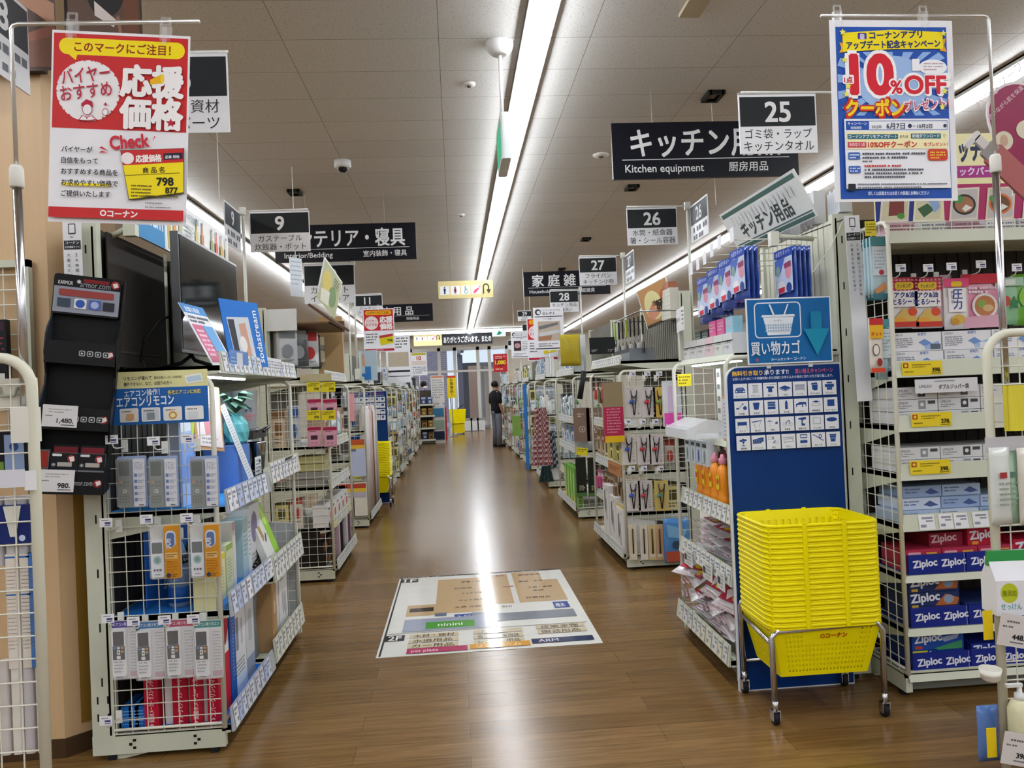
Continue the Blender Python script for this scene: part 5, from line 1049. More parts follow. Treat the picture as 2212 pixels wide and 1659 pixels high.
fo = lambda w, c1, c2: [zl(12, 44, 34), ('p', [(100, 70), (w - 8, 40), (w - 8, 76), (120, 78)], c1), ('r', 12, 56, 34, 14, c2), ('p', [(130, 24), (w - 20, 10), (w - 30, 30), (150, 44)], '#9aa8c8')]
for j in range(2): zbox(ZX0 + .055, .19 - .075 + j * .078, .24, .075, .2, '#1d4a9c' if j else '#203a8c', [('r', 0, 0, 70, 14, '#c9cf3a')] + fo(240, '#3c8a5c', '#b8463a'), 'blue and green zip bag box on the bottom shelf, %s of the basket-side pile' % ('lower', 'upper')[j])
for i in range(2): zbox(ZX0 + .33 + i * .27, .19 - .07, .24, .085, .2, '#1c2f86', fo(240, '#a35a3a', '#3a6ab0'), 'dark blue zip bag box on the bottom shelf, %s pile from the basket side' % ('second', 'third')[i])
for j in range(3): zbox(ZX0 + .05, .306 + j * .072, .235, .07, .2, '#22305e', [zl(10, 44, 36), ('p', [(120, 60), (170, 10), (232, 30), (225, 60)], '#b0622e'), ('e', 185, 34, 24, 20, '#8d9aac'), ('r', 12, 54, 30, 12, '#c9a23a')], 'zip bag box with orange picture on the second shelf, %s of the pile' % ('bottom', 'middle', 'top')[j])
for i in range(2): zbox(ZX0 + .31 + i * .26, .306, .24, .085, .2, '#26356a', [zl(20, 60, 40)], 'dark zip bag box on the second shelf, %s pile from the basket side' % ('second', 'third')[i])
for i in range(3): zbox(ZX0 + .045 + i * .17, .541, .165, .10, .2, '#b3304f', [('rr', 10, 12, 60, 26, 6, '#e0a8b4'), ('r', 95, 14, 50, 20, '#d9a43a'), zl(10, 68, 24)], 'pink zip bag box on the third shelf, %s from the basket side' % ORD[i])
zbox(ZX0 + .18, .642, .16, .06, .2, '#8a2036', [zl(12, 44, 32, '#d9b8c0')], 'dark red zip bag box lying on the pink row', y=.04)
zbox(ZX0 + .35, .642, .16, .075, .2, '#b01f3c', [zl(12, 50, 36), ('r', 20, 58, 30, 14, '#d99a3a')], 'red zip bag box standing on the pink row', y=.02)
for i in range(2): zbox(ZX0 + .55 + i * .2, .541, .19, .12, .2, '#b01f3c', [zl(14, 60, 44)], 'red zip bag box at the far end of the third shelf, %s' % ('inner', 'outer')[i])
rnd = random.Random(3)
for j in range(3):
    for i in range(3 - (j > 1)):
        zbox(ZX0 + .03 + .02 * j + i * .185 + .0, .764 + j * .052, .18, .05, .2, ('#a9bcd8', '#c3cfe2', '#93a9cc')[(i + j) % 3], [('ln', 10, 10, 70, 2, 14, 7, '#5a6c94'), ('p', [(100, 30), (130, 12), (170, 34), (130, 40)], '#5f7d4a' if i == 2 else '#47598c')], 'pale blue wrap carton on the fourth shelf, row %s, %s from the basket side' % (('one', 'two', 'three')[j], ORD[i]), y=.02 * j, name='wrap_carton')
zbox(ZX0 + .21, .764, .05, .028, .1, '#9c2f3a', [], 'small red pack squeezed between the pale blue cartons', y=-.012, name='small_pack')
for z, n, nm in ((.989, 2, 'fifth'), (1.204, 3, 'sixth')):
    for j in range(n):
        for i in range(3):
            zbox(ZX0 + .03 + i * .2, z + j * .055, .195, .053, .22, '#d6d6d8', [('t', 10, 20, 10, 'LIFELEX', '#555a66', 'l', .8), ('ln', 10, 26, 60, 2, 9, 5, '#8a8d96'), ('r', 105, 6, 34, 38, ('#55585e', '#8d9096', '#3e4148')[(i + j) % 3]), ('e', 122, 24, 9, 9, '#d9d9d9'), ('r', 150, 8, 34, 14, '#44474e')], 'white zip bag carton on the %s shelf, layer %s, %s from the basket side' % (nm, ('one', 'two', 'three')[j], ORD[i]), name='bag_carton')
for j in range(2):
    for i in range(3):
        zbox(ZX0 + .035 + i * .235, 1.444 + j * .085, .228, .083, .22, '#dadade', [('t', 10, 14, 8, 'LIFELEX', '#5a5e6a', 'l', .6), ('ln', 10, 24, 80, 5, 9, 5, '#7d818c'), ('t', 118, 14, 12, '水切り', '#4a6ab0', 'l', 1.2), ('p', [(120, 45), (150, 30), (190, 55), (160, 68)], '#6d8ec4'), ('p', [(150, 62), (215, 40), (220, 76), (150, 78)], '#9ab4d8'), ('r', 175, 54, 48, 24, '#55606e' if i == 0 else '#dadade')], 'white carton with blue print on the seventh shelf, %s layer, %s from the basket side' % (('lower', 'upper')[j], ORD[i]), name='bag_carton', y=.0 if j == 0 else .01)
def yellow_card(px, py, w, h, txt, label, y=ZF - .012):
    q = at(px, py, y); m = MB(); m.box(0, w, 0, .0015, 0, h, M('#e2c92a', .45)); m.art([('rr', 5, 6, 24, 22, 3, '#9c3a2a'), ('e', 17, 17, 7, 7, '#e2c92a'), ('ln', 45, 12, 90, 2, 10, 5, '#8a7716'), ('ln', 10, 42, 60, 1, 10, 5, '#6d5f14'), ('t', w * 1000 - 8, h * 1000 - 14, 17, txt, '#24220e', 'r', 2), ('r', w * 1000 - 52, h * 1000 - 9, 44, 3, '#55500e')], 0, h, .001, 0)
    return tag(m.build('sale_card', None, (q.x, y, q.z - h)), label, 'price card')
yellow_card(1948, 782, .185, .062, '398.', 'yellow sale card on the rail under the blue printed cartons')
yellow_card(1968, 893, .185, .062, '278.', 'yellow sale card reading two hundred seventy-eight')
yellow_card(1966, 996, .185, .062, '398.', 'yellow sale card on the fifth shelf rail above the pale blue cartons')
q = at(1976, 820, ZF - .014); m = MB(); m.box(0, .29, 0, .0015, 0, .062, M('#d4d4d8', .4)); m.art([('t', 18, 38, 12, 'LIFELEX', '#5a5d66', 'l', .8), ('ln', 90, 8, 130, 1, 9, 6, '#8a8d96'), ('t', 108, 46, 20, 'ダブルジッパー袋', '#33363e', 'l', 1, 0, 140)], 0, .062, .001, 0)
tag(m.build('shelf_strip', None, (q.x, ZF - .014, q.z - .062)), 'white double zipper bag title strip below the upper yellow card', 'strip')
# pegged bags under the top shelf
def hang_bag(name, label, px, py, w, h, d, c, ops, y, cat='bag', rz=0, seed=1, film=None, group=None):
    q = at(px, py, y) if isinstance(px, (int, float)) else px
    m = MB().pillow(w, h, d, c, 7, 7, seed, .004); o = tag(m.build(name, None, (q.x, q.y, q.z - h), rz), label, cat, group)
    if ops: MB().art(ops, -w / 2, h, .001, -d / 2 - .004).build('printed_front', o)
    return o
BY0 = ZY + .14
def ging(w, n=8):
    o = [('r', 0, 0, w, 62, '#c9495a')]
    for i in range(n): o.append(('r', i * w / n, 0, w / n / 2, 62, '#e0a2a8'))
    for j in range(4): o.append(('r', 0, j * 16, w, 7, '#b23348'))
    return o
aku = ging(150) + [('rr', 30, 22, 90, 34, 14, '#d9b82a'), ('t', 75, 48, 18, 'クッキング', '#2a2a3a', 'c', 1.2, 0, 66), ('r', 12, 62, 126, 74, '#e3dedc'), ('t', 75, 92, 24, 'アク&油', '#2e3a78', 'c', 2, 0, 110), ('t', 75, 124, 24, 'とるシート', '#2e3a78', 'c', 2, 0, 112), ('p', [(12, 200), (70, 140), (138, 190), (138, 225), (12, 225)], '#c9a65a'), ('e', 110, 160, 22, 20, '#c94a2e'), ('e', 50, 205, 34, 20, '#d99a3a'), ('r', 12, 205, 126, 24, '#b5382a')]
for i, px in enumerate((1948, 1998)):
    for k in range(3 if i else 2): hang_bag('skimming_sheet_bag', 'red checked skimming sheet bag on the peg, %s peg from the basket side' % ORD[i], px + 0, 600, .15, .235, .012, M('#d9d3cf', .25), aku, BY0 + .02 * k, group='skimming sheet bags')
for k in range(5): hang_bag('side_bag', 'slim pink-backed bag in the thick bunch beside the checked bags', 2036 + 3 * k, 594, .03, .24, .012, M(('#c9a6b4', '#d8c4cc')[k % 2], .25), [], BY0 + .02 * k, group='bunched pink-backed bags')
hang_bag('pressure_cook_bag', 'white and pink pressure cooker bag with potato picture', 2062, 602, .12, .235, .014, M('#dcd6d6', .25), [('r', 0, 0, 120, 40, '#d24a74'), ('rr', 34, 14, 52, 24, 10, '#d9b82a'), ('r', 18, 46, 84, 110, '#e6e2e2'), ('t', 62, 92, 40, '圧', '#2e4a8c', 'c', 1.5), ('t', 62, 138, 40, '力', '#2e4a8c', 'c', 1.5), ('t', 30, 70, 14, '調', '#3a4a7c'), ('t', 30, 92, 14, '理', '#3a4a7c'), ('t', 30, 114, 14, '袋', '#3a4a7c'), ('e', 62, 190, 34, 22, '#c9a24a'), ('e', 45, 200, 20, 16, '#b5862e')], BY0 - .01)
hang_bag('food_bag', 'pink film bag with round noodle dish picture', 2118, 592, .2, .25, .016, M('#cf7f98', .2), [('r', 0, 0, 200, 45, '#c23442'), ('ln', 30, 60, 130, 2, 18, 12, '#e6d4dc'), ('e', 105, 150, 62, 60, '#dcd4d0'), ('e', 105, 150, 50, 48, '#b0744a'), ('e', 90, 140, 22, 18, '#7d9a4a'), ('e', 120, 160, 26, 16, '#c9a878'), ('p', [(0, 200), (200, 190), (200, 250), (0, 250)], '#c99aa8')], BY0)
hang_bag('food_bag', 'pale green picture bag partly behind the chrome pole', 2176, 600, .14, .22, .014, M('#7fae84', .25), [('r', 0, 0, 140, 40, '#a9ccb4'), ('rr', 50, 8, 50, 26, 4, '#d9e2dc'), ('e', 50, 110, 24, 24, '#b5483a'), ('star', 90, 120, 34, '#3a7a4a', 5)], BY0)
hang_bag('food_bag', 'bright green bag at the picture edge on the zip bag shelf', 2212, 592, .13, .24, .016, M('#5f9c2a', .25), [('e', 60, 110, 34, 44, '#86bc4a')], BY0)
for i, (px, py) in enumerate(((1938, 583), (1997, 583), (2047, 580), (2110, 575), (2187, 582))):
    q = at(px, py + 6, BY0 - .05); HOOK.put((q.x, BY0 + .02, q.z - .02), 0, 'white peg hook with price plate above the hanging food bags', 'hooks on the zip bag shelf')
# top shelf wire guard and goods
t = thing('shelf_guard', 'white wire guard along the top of the zip bag shelf', 'guard', (ZX0, ZY - .002, 2.04))
m = MB()
for z in (.015, .035, .06): m.tube([(0, 0, z), (1.38, 0, z)], .0025, WIRE, 5)
for i in range(15): m.tube([(.02 + .096 * i, 0, 0), (.02 + .096 * i, 0, .06)], .002, WIRE, 5)
m.build('wires', t)
for i, (w, c) in enumerate(((.12, '#c9a6ac'), (.12, '#cfd2cc'), (.12, '#a58a94'), (.14, '#e0e0e0'), (.16, '#c4c6c9'), (.16, '#b9c9a2'))):
    zbox(ZX0 + .03 + .155 * i, 2.036, w, .075, .1, c, [('ln', 8, 14, w * 900, 3, 18, 9, '#8a5560' if i % 2 == 0 else '#777d86')], 'low pack behind the wire guard on the top shelf, %s from the basket side' % ORD[i], y=.0, name='low_pack')
# picture header above
t = thing('header_board', 'cream header board with food picture panels above the zip bag shelf', 'sign', (ZX0 + .03, ZY + .12, 2.11))
W, Hh = 1.3, .42
MB().box(0, W, 0, .01, 0, Hh, M('#e2dba8', .4)).build('board', t)
ops = [('r', 0, 395, 290, 25, '#27367c'), ('p', [(0, 290), (330, 230), (300, 420), (0, 420)], '#27367c'), ('r', 330, 235, 970, 185, '#a32a5c'), ('t', 350, 120, 95, 'キッチンクック', '#24304e', 'l', 2.4, 0, 420), ('rr', 350, 150, 250, 56, 18, '#9c2f7c'), ('t', 370, 192, 34, 'クックパー', '#e6d4ea', 'l', 1.5, 0, 200)]
for i, (x, cs_) in enumerate(((10, ('#d9d4c4', '#c9b9a0', '#7a3a34')), (170, ('#dad7b4', '#3a5a3a', '#8aa6cc')), (345, ('#d9d0c0', '#2a2624', '#9c6a4a')), (520, ('#d9c8a8', '#c96a3a', '#6a4a2a')), (700, ('#d9d0c0', '#4a6a3a', '#c9a65a')))):
    ops += [('p', [(x + 25, 255), (x + 160, 250), (x + 145, 400), (x + 5, 404)], cs_[0]), ('p', [(x + 34, 262), (x + 152, 258), (x + 139, 392), (x + 15, 396)], '#c9c4a4' if i < 2 else '#b9b4b0')]
    if i == 0: ops += [('p', [(x + 60, 290), (x + 130, 280), (x + 125, 370), (x + 50, 375)], cs_[2]), ('rr', x + 66, 282, 60, 12, 3, '#a9b0c0'), ('e', x + 110, 375, 18, 14, '#4a8a3a')]
    elif i == 1: ops += [('p', [(x + 30, 345), (x + 80, 320), (x + 112, 350), (x + 60, 385)], cs_[1]), ('p', [(x + 80, 300), (x + 130, 290), (x + 140, 340), (x + 112, 365)], cs_[2]), ('e', x + 50, 290, 22, 18, '#4a8a3a')]
    else: ops += [('e', x + 82, 330, 56, 48, cs_[1]), ('e', x + 82, 330, 46, 38, cs_[2]), ('p', [(x + 70, 350), (x + 90, 330), (x + 120, 345), (x + 84, 364)], '#e0dcd6'), ('e', x + 55, 305, 26, 18, '#4a8a4a')]
MB().art(ops, 0, Hh, .001, 0, .00012).build('printed_design', t)
# heart shaped soap board
t = thing('soap_board', 'magenta heart shaped hand soap board with pump bottle cutout above the near rack', 'sign', (at(2096, 300, 2.72).x, 2.72, at(2096, 410, 2.72).z))
m = MB(); o = []
for k in range(60):
    a = 2 * PI * k / 60; hx = 16 * math.sin(a) ** 3; hy = 13 * math.cos(a) - 5 * math.cos(2 * a) - 2 * math.cos(3 * a) - math.cos(4 * a)
    o.append((hx, hy))
ca, sa = math.cos(-.45), math.sin(-.45)
hp = lambda k: [(.26 + (x * ca - y * sa) * .0135 * k, .19 + (x * sa + y * ca) * .0135 * k) for x, y in o]
m.extr(hp(1.05), 'y', .0, .006, M('#e2dcde', .4)); m.build('backing', t)
m = MB(); m.extr(hp(1.0), 'y', -.001, .0, M('#8c1246', .35)); m.art([('t', 0, 0, 34, 'ハンドソープ', '#e8d4dc', 'l', 1, 40, 250), ('t', 40, 40, 17, '洗いながら肌を保湿', '#dcb8c6', 'l', .8, 40, 200), ('e', 90, 120, 36, 36, '#d8d2ba'), ('e', 90, 120, 16, 22, '#c4a48c'), ('e', 180, 80, 40, 36, '#d8d2ba'), ('e', 60, 120, 14, 10, '#d8d2ba')], .04, .30, .001, -.001); m.build('heart_face', t)
m = MB(); BR = Matrix.Translation((.085, -.012, .12)) @ Matrix.Rotation(math.radians(-46), 4, 'Y')
m.rbox(-.045, .045, -.006, .006, -.26, .02, .01, M('#a55a58', .3), 3, 'y'); m.rbox(-.035, .035, -.007, .005, .01, .05, .008, M('#8f8a86', .35), 3, 'y'); m.rbox(-.016, .016, -.007, .005, .05, .10, .004, M('#d2ccc8', .35), 3, 'y'); m.rbox(-.055, .022, -.007, .005, .095, .118, .008, M('#d8d4d0', .35), 3, 'y'); m.xf(BR); m.build('bottle_cutout', t)
# hangers on the side net of the zip bag shelf (facing the aisle)
SX = ZX0 - .035
def side_pack(px, py, y, w, h, c, ops, label, k=1):
    for j in range(k):
        q = at(px, py, y + .01); yy = y + .028 * j
        m = MB().pillow(w, h, .012, M(c, .2), 6, 6, 5 + j, .002); o = tag(m.build('film_pack', None, (at(px, py, y).x - .0, yy, at(px, py, y).z - h), 0), label, 'pack', 'film packs on the side net' if k > 1 else None)
        MB().art(ops, -w / 2, h, .001, -.011).build('printed_front', o)
tl = [('r', 0, 0, 75, 40, '#4f8a90'), ('r', 6, 44, 63, 130, '#d2dce2'), ('ln', 14, 60, 44, 6, 15, 7, '#9ab0bc'), ('e', 45, 160, 12, 12, '#b5384a'), ('p', [(10, 240), (60, 200), (68, 235), (20, 255)], '#c98a5a'), ('r', 0, 255, 75, 25, '#3a6a74')]
side_pack(1894, 512, 3.30, .075, .27, '#a9c4cc', tl, 'teal and white film pack on the upper side net hook', 3)
side_pack(1903, 690, 3.32, .05, .27, '#a9c4cc', tl[:3], 'teal and white film pack on the lower side net hook', 2)
side_pack(1889, 688, 3.28, .062, .24, '#d8cfc4', [('r', 0, 0, 62, 30, '#b5282a'), ('r', 0, 30, 62, 60, '#d9a823'), ('t', 31, 78, 18, 'ネット', '#b5282a', 'c', 1.5, 0, 50), ('e', 26, 140, 16, 26, '#3a3a40'), ('e', 26, 140, 13, 22, '#e0d6ce'), ('e', 40, 195, 12, 18, '#8a2a2a'), ('r', 0, 220, 62, 20, '#c9442a')], 'red and yellow film pack on the lower side net hook')
q = at(1868, 478, 3.24); m = MB(); m.box(0, .05, 0, .002, 0, .065, M('#d9c93a', .4)); m.art([('ln', 6, 10, 38, 4, 12, 6, '#7d7314')], 0, .065, .001, 0)
o = tag(m.build('sale_card', None, (q.x, 3.24, q.z - .065)), 'small yellow sale tag at the top of the side net', 'price card')
q = at(1836, 466, 3.42); o = web_strip((q.x - .006, 3.42, q.z - .86), .072, .86, 'white vertical web shop strip hanging on the upright beside the zip bag shelf'); o.rotation_euler = (0, math.radians(-1.5), 0)
# cards, clear string
m = MB(); m.tube([(1.86, 3.5, 2.17), (1.80, 3.52, 2.04), (1.72, 3.55, 1.93)], .0025, WIRE, 5); m.tube([(1.86, 3.5, 2.17), (1.70, 3.6, 2.12)], .003, M('#3a3b3e', .4), 5)
tag(m.build('hanging_string', None), 'loose white string hanging from the upright top beside the kitchen board', 'string')
# ======================= near rack with soap refills (kitchen side) =======================
RX_, RY_ = at(2147, 1100, 2.6).x, 2.6
near_rack('cream rounded wire rack with soap refills at the picture edge', RX_, RY_, 1, at(2200, 724, 2.6).z + .01, .55)
def atR(px, py, y=2.56): return at(px, py, y)
q = atR(2178, 840); m = MB(); m.rbox(-.03, .16, -.04, .0, 0, .16, .03, M('#d9cc3a', .25)); m.box(.03, .16, -.042, -.04, .03, .16, M('#c98a5a', .3)); tag(m.build('yellow_refill', None, (q.x + .02, 2.585, at(2178, 930, 2.585).z)), 'yellow framed refill pack hanging at the top of the near soap rack', 'pack')
q = atR(2124, 945); m = MB(); m.box(0, .2, 0, .003, 0, .05, M('#cfcdd2', .2, film=.7)); tag(m.build('price_holder', None, (q.x, 2.55, q.z - .05)), 'clear price holder across the soap rack', 'price tag')
for i, (px, c, lab) in enumerate(((2146, '#d2d6d2', 'white refill pouch with red mark on the soap rack'), (2172, '#a9c9ae', 'pale green refill pouch on the soap rack'), (2206, '#d4d0c2', 'cream refill pouch at the edge of the soap rack'))):
    q = at(px, 960, 2.57); m = MB().pillow(.075, .27, .03, M(c, .18), 7, 9, i + 3, .004); o = tag(m.build('refill_pouch', None, (q.x, 2.575 + .02 * (i % 2) - .03, at(px, 1132, 2.57).z)), lab, 'pouch')
    MB().art([('ln', 18, 120, 40, 5, 18, 7, '#8aa08c'), ('r', 22, 85, 26, 20, '#9c3a3a' if i == 0 else '#5a7a6a')], -.0375, .27, .001, -.021).build('printed_front', o)
def soap_card(px, py, txt, label):
    q = at(px, py, 2.5); m = MB(); m.box(0, .19, 0, .003, 0, .11, M('#d2ccca', .4)); m.art([('ln', 22, 22, 60, 1, 8, 7, '#66605e'), ('ln', 10, 40, 40, 1, 8, 6, '#66605e'), ('t', 86, 84, 17, txt, '#221f1f', 'r', 2), ('r', 40, 92, 44, 4, '#666')], 0, .11, .001, 0)
    o = tag(m.build('price_card', None, (q.x, 2.5, q.z - .11)), label, 'price card'); o.rotation_euler = (0, math.radians(11), math.radians(-8))
    m = MB(); m.box(-.03, .004, 0, .003, 0, .10, M('#e0c21c', .4)); o = tag(m.build('yellow_tab', None, (q.x, 2.52, q.z - .1)), 'yellow tab sticking out beside the ' + label, 'tab')
soap_card(2150, 1322, '448.', 'price card under the soap carton')
soap_card(2158, 1578, '398.', 'price card at the bottom of the soap rack')
q = at(2152, 1330, 2.54); t = thing('soap_carton', 'white gable-top soap refill carton with green band', 'carton', (q.x, 2.535, q.z), math.radians(-6))
m = MB(); m.box(0, .15, 0, .09, 0, .12, M('#dfdfe4', .35)); m.extr([(0, .12), (.09, .12), (.055, .18), (.035, .18)], 'x', 0, .15, M('#dfdfe4', .35)); m.build('body', t)
m = MB(); m.extr([(.034, .165), (.056, .165), (.05, .215), (.04, .215)], 'x', -.002, .152, M('#2f8a45', .35)); m.build('green_band', t)
m = MB(); m.art([('e', 45, 42, 30, 34, '#b5bf2a'), ('t', 45, 52, 20, '無添加', '#6d7a14', 'c', 1, 0, 46), ('t', 50, 98, 20, 'せっけん', '#5a9aa0', 'c', 1, 0, 70)], 0, .12, .001, 0); m.build('printed_front', t)
m = MB(); m.lathe([(.02, 0), (.03, .01), (.034, .04), (.036, .045), (.03, .012)], M('#dcd9ce', .35), 16); q = at(2138, 1470, 2.54); tag(m.build('white_cup', None, (q.x, 2.535, q.z)), 'small white holder cup clipped on the rack post', 'cup')
q = at(2205, 1600, 2.54); t = thing('pump_bottle', 'cream pump bottle at the picture edge on the bottom of the soap rack', 'bottle', (q.x, 2.535, q.z))
MB().lathe([(.034, 0), (.04, .008), (.04, .11), (.03, .135), (.016, .145)], M('#d9d5b0', .3), 18).build('body', t); MB().lathe([(.017, .14), (.017, .165), (.008, .17), (.008, .19)], M('#dcdedc', .35), 12).build('pump', t)
m = MB(); m.rbox(-.05, .01, -.008, .008, .19, .2, .004, M('#dcdedc', .35)); m.build('spout', t)
q = at(2140, 1650, 2.62); m = MB().pillow(.08, .2, .04, M('#5a7fc0', .2), 6, 7, 9, .004); tag(m.build('blue_pouch', None, (q.x + .01, 2.64, q.z)), 'blue refill pouch behind the post of the soap rack', 'pouch')
# ======================= kitchen-side shelf end by the baskets =======================
RX0, RY0, RL, RD = 1.262, 3.515, .87, .55
shelf_unit(1, RX0, RY0, RL, RD, 2.2, [(.12, -.03, None, .10, ['#d4d4cc', '#d8d4c0'], None), (.49, .0, None, .09, ['#d9d9d4'], None), (.775, .02, None, .09, ['#dcdcd8'], None), (1.13, .08, None, .03, None, None), (1.56, .05, None, .03, None, None)],
           'cream shelf end with garbage bags and orange bottles behind the blue board', bays=1, backc='#c2c1af')
AR = lambda y, d, z: Vector((RX0 + d, RY0 + y, z))
# garbage bag packs
def k_bagpack(film):
    m = MB(); m.pillow(.26, .30, .035, FILM2 if film else M('#dcdadb', .2), 8, 9, 3, .006)
    r = thing('bag_pack', 'x', 'bag', mb=m)
    MB().art([('p', [(30, 40), (230, 30), (240, 170), (40, 180)], '#b0243c'), ('p', [(50, 120), (120, 60), (160, 90), (110, 170)], '#e4dcdc'), ('e', 170, 140, 34, 22, '#e3c41c'), ('t', 120, 90, 30, 'ゴミ袋', '#f0e6e6', 'l', 2, 5, 100), ('ln', 60, 200, 150, 3, 20, 9, '#b58a94')], -.13, .215, .001, -.0225).build('printed_front', r)
    return r
KBW, KBF = Kind(k_bagpack, 0), Kind(k_bagpack, 1)
rnd = random.Random(11); n = 0
for lv in range(4):
    for k in range(3):
        p = AR(.16 + .27 * k + rnd.uniform(-.03, .03), .20 + rnd.uniform(-.03, .03), .15 + .045 * lv)
        o = KBW.put(p, RZR + rnd.uniform(-.25, .25), 'white garbage bag pack with red print in the pile on the bottom shelf', 'garbage bag packs on the bottom shelf'); o.rotation_euler = (math.radians((-84, -78, -66, -56)[lv]), 0, o.rotation_euler.z); o.location.x -= (.16, .17, .2, .2)[lv]; o.location.z += (0, 0, .01, .03)[lv]
p = AR(.72, .15, .35); o = KBW.put(p, RZR + .5, 'white garbage bag pack with red print slipping off the far corner of the pile'); o.rotation_euler = (math.radians(-70), 0, RZR + .5); o.location.x -= .16
for lv in range(4):
    for k in range(3):
        p = AR(.15 + .27 * k, .22 + rnd.uniform(-.02, .02), .515 + .04 * lv); o = KBF.put(p, RZR + rnd.uniform(-.15, .15), 'clear film garbage bag pack lying on the second shelf', 'clear bag packs on the second shelf'); o.rotation_euler = (math.radians(-86), 0, o.rotation_euler.z); o.location.x -= .16
for y, w in ((.62, .14), (.30, .14), (.10, .1)):
    m = MB(); m.box(0, w, 0, .004, 0, .09, M('#d8d8d4', .4)); m.art([('r', 8, 30, 40, 34, '#3a3c40'), ('ln', 56, 14, w * 900 - 60, 4, 18, 8, '#8a8c90')], 0, .09, .001, 0)
    tag(m.build('price_card', None, AR(y + w / 2, -.035, .43), RZR), 'white price card hanging below the clear bag shelf', 'price card', 'price cards below the clear bags')
# orange bottles
def k_orange():
    m = MB(); m.lathe([(.03, 0), (.036, .006), (.036, .07), (.031, .085), (.036, .11), (.036, .19), (.03, .215), (.016, .232), (.014, .24)], M('#f0921a', .25), 16, (0, 0), 1.15, .8)
    r = thing('orange_bottle', 'x', 'bottle', mb=m); MB().lathe([(.018, .236), (.02, .24), (.02, .262), (.012, .27), (.01, .285)], M('#d98c9c', .35), 12).build('cap', r)
    MB().art([('rr', 0, 0, 44, 70, 10, '#e8d02a'), ('e', 22, 30, 16, 16, '#c9442a')], -.022, .18, .001, -.0292).build('label', r); return r
KOR = Kind(k_orange); n = 0
for j in range(2):
    for i in range(4):
        KOR.put(AR(.27 + .115 * i, .06 + .09 * j, .777), RZR, 'orange dish soap bottle with pink cap, %s row, %s from the blue board' % (('front', 'back')[j], ORD[i]))
for i, (y, c) in enumerate(((.70, '#d9dde0'), (.80, '#c9d4da'))):
    m = MB().pillow(.09, .21, .05, M(c, .2), 6, 7, i); tag(m.build('refill_pouch', None, AR(y, .1, .777), RZR), ('white refill pouch beside the orange bottles', 'pale refill pouch at the far end of the bottle shelf')[i], 'pouch')
for i in range(3): m = MB().pillow(.09, .22, .05, M(('#9c3a6a', '#b5607a', '#7a4a8a')[i], .2), 6, 7, i + 4); tag(m.build('refill_pouch', None, AR(.2 + .1 * i, .28, .777), RZR), 'pink refill pouch behind the orange bottles', 'pouch', 'pink pouches behind the orange bottles')
# clear tray shelf
t = thing('clear_tray', 'clear plastic display tray lit under the carton shelf', 'tray', AR(.60, -.06, 1.135), RZR)
m = MB(); m.box(-.25, .3, .0, .2, 0, .004, CLEAR); m.box(-.25, .3, .0, .004, 0, .06, FILM2); m.build('body', t)
m = MB(); m.extr([(-.02, .05), (.1, .10), (.26, .075), (.26, .0), (-.02, 0)], 'x', -.2, .2, FILM2); m.build('film_cover', t)
for i in range(4):
    m = MB(); m.box(0, .085, 0, .06, 0, .13, M('#cfdae0', .3)); m.art([('r', 10, 12, 65, 20, '#3e454c'), ('e', 44, 80, 16, 34, ('#6d8a70', '#8a9aa0', '#4a66a8', '#7d8a86')[i]), ('ln', 10, 112, 60, 1, 10, 5, '#888')], 0, .13, .001, 0)
    tag(m.build('sponge_pack', None, AR(.80 - .1 * i, .03, .985), RZR), 'white sponge pack hanging under the lit tray, %s from the far net' % ORD[i], 'pack')
m = MB(); m.box(-.07, .07, 0, .012, 0, .22, M('#c9a274', .45)); m.box(-.058, .058, -.002, 0, .012, .208, M('#d2dae6', .4)); m.art([('ln', 12, 20, 80, 9, 19, 8, '#7d8fb8')], -.058, .208, .001, -.002)
o = tag(m.build('notice_frame', None, AR(.14, .05, 1.135), RZR), 'small wooden framed notice standing beside the blue board', 'frame')
m = MB(); m.box(-.06, .06, 0, .2, 0, .13, BLACK); tag(m.build('black_box', None, AR(.17, .1, .98), RZR), 'plain black box under the wooden notice frame', 'box')
t = thing('shelf_light', 'white light tube under the carton shelf above the clear tray', 'light', AR(.06, .1, 1.528)); MB().box(-.012, .012, 0, .75, 0, .014, WHITE).build('housing', t); MB().box(-.009, .009, .01, .74, -.008, 0, M('#f2f7ff', .4, emit=30)).build('tube', t)
# hanging packs under the carton shelf
def k_hang(c, c2):
    m = MB(); m.box(-.045, .045, 0, .002, -.19, 0, M('#d6dad8', .35)); m.art([('r', 4, 4, 82, 38, '#c9d2d6'), ('r', 10, 10, 40, 14, '#4a4e58'), ('e', 58, 38, 10, 12, '#2b2d33'), ('p', [(12, 70), (60, 55), (80, 185), (20, 185)], c), ('p', [(50, 80), (84, 70), (84, 150), (56, 160)], c2), ('r', 6, 90, 22, 60, '#dcd2cc')], -.045, 0, .001, 0)
    r = thing('hanging_pack', 'x', 'pack', mb=m); MB().rbox(-.035, .035, -.02, 0, -.18, -.06, .012, FILM, 3, 'y').build('blister', r); return r
for i, (c, c2, lb) in enumerate((('#cf8fb0', '#a04fb0', 'purple and pink'), ('#d7a0b4', '#c23a5c', 'pink and red'), ('#b5563a', '#8a5a3a', 'red and brown'))):
    k = Kind(k_hang, c, c2); k.put(AR(.46 - .14 * i, .20, 1.48), RZR, '%s hanging pack with grey card under the carton shelf' % lb)
m = MB()
m.box(-.035, .035, 0, .003, -.62, 0, M('#c9cbc6', .35)); m.art([('r', 12 + 0 * k, 20 + 66 * k, 40, 26, '#6d7072') for k in range(9)], -.035, 0, .001, 0)
tag(m.build('sample_strip', None, AR(.62, .18, 1.50), RZR), 'grey strip of small samples hanging at the far side of the kitchen shelf end', 'strip')
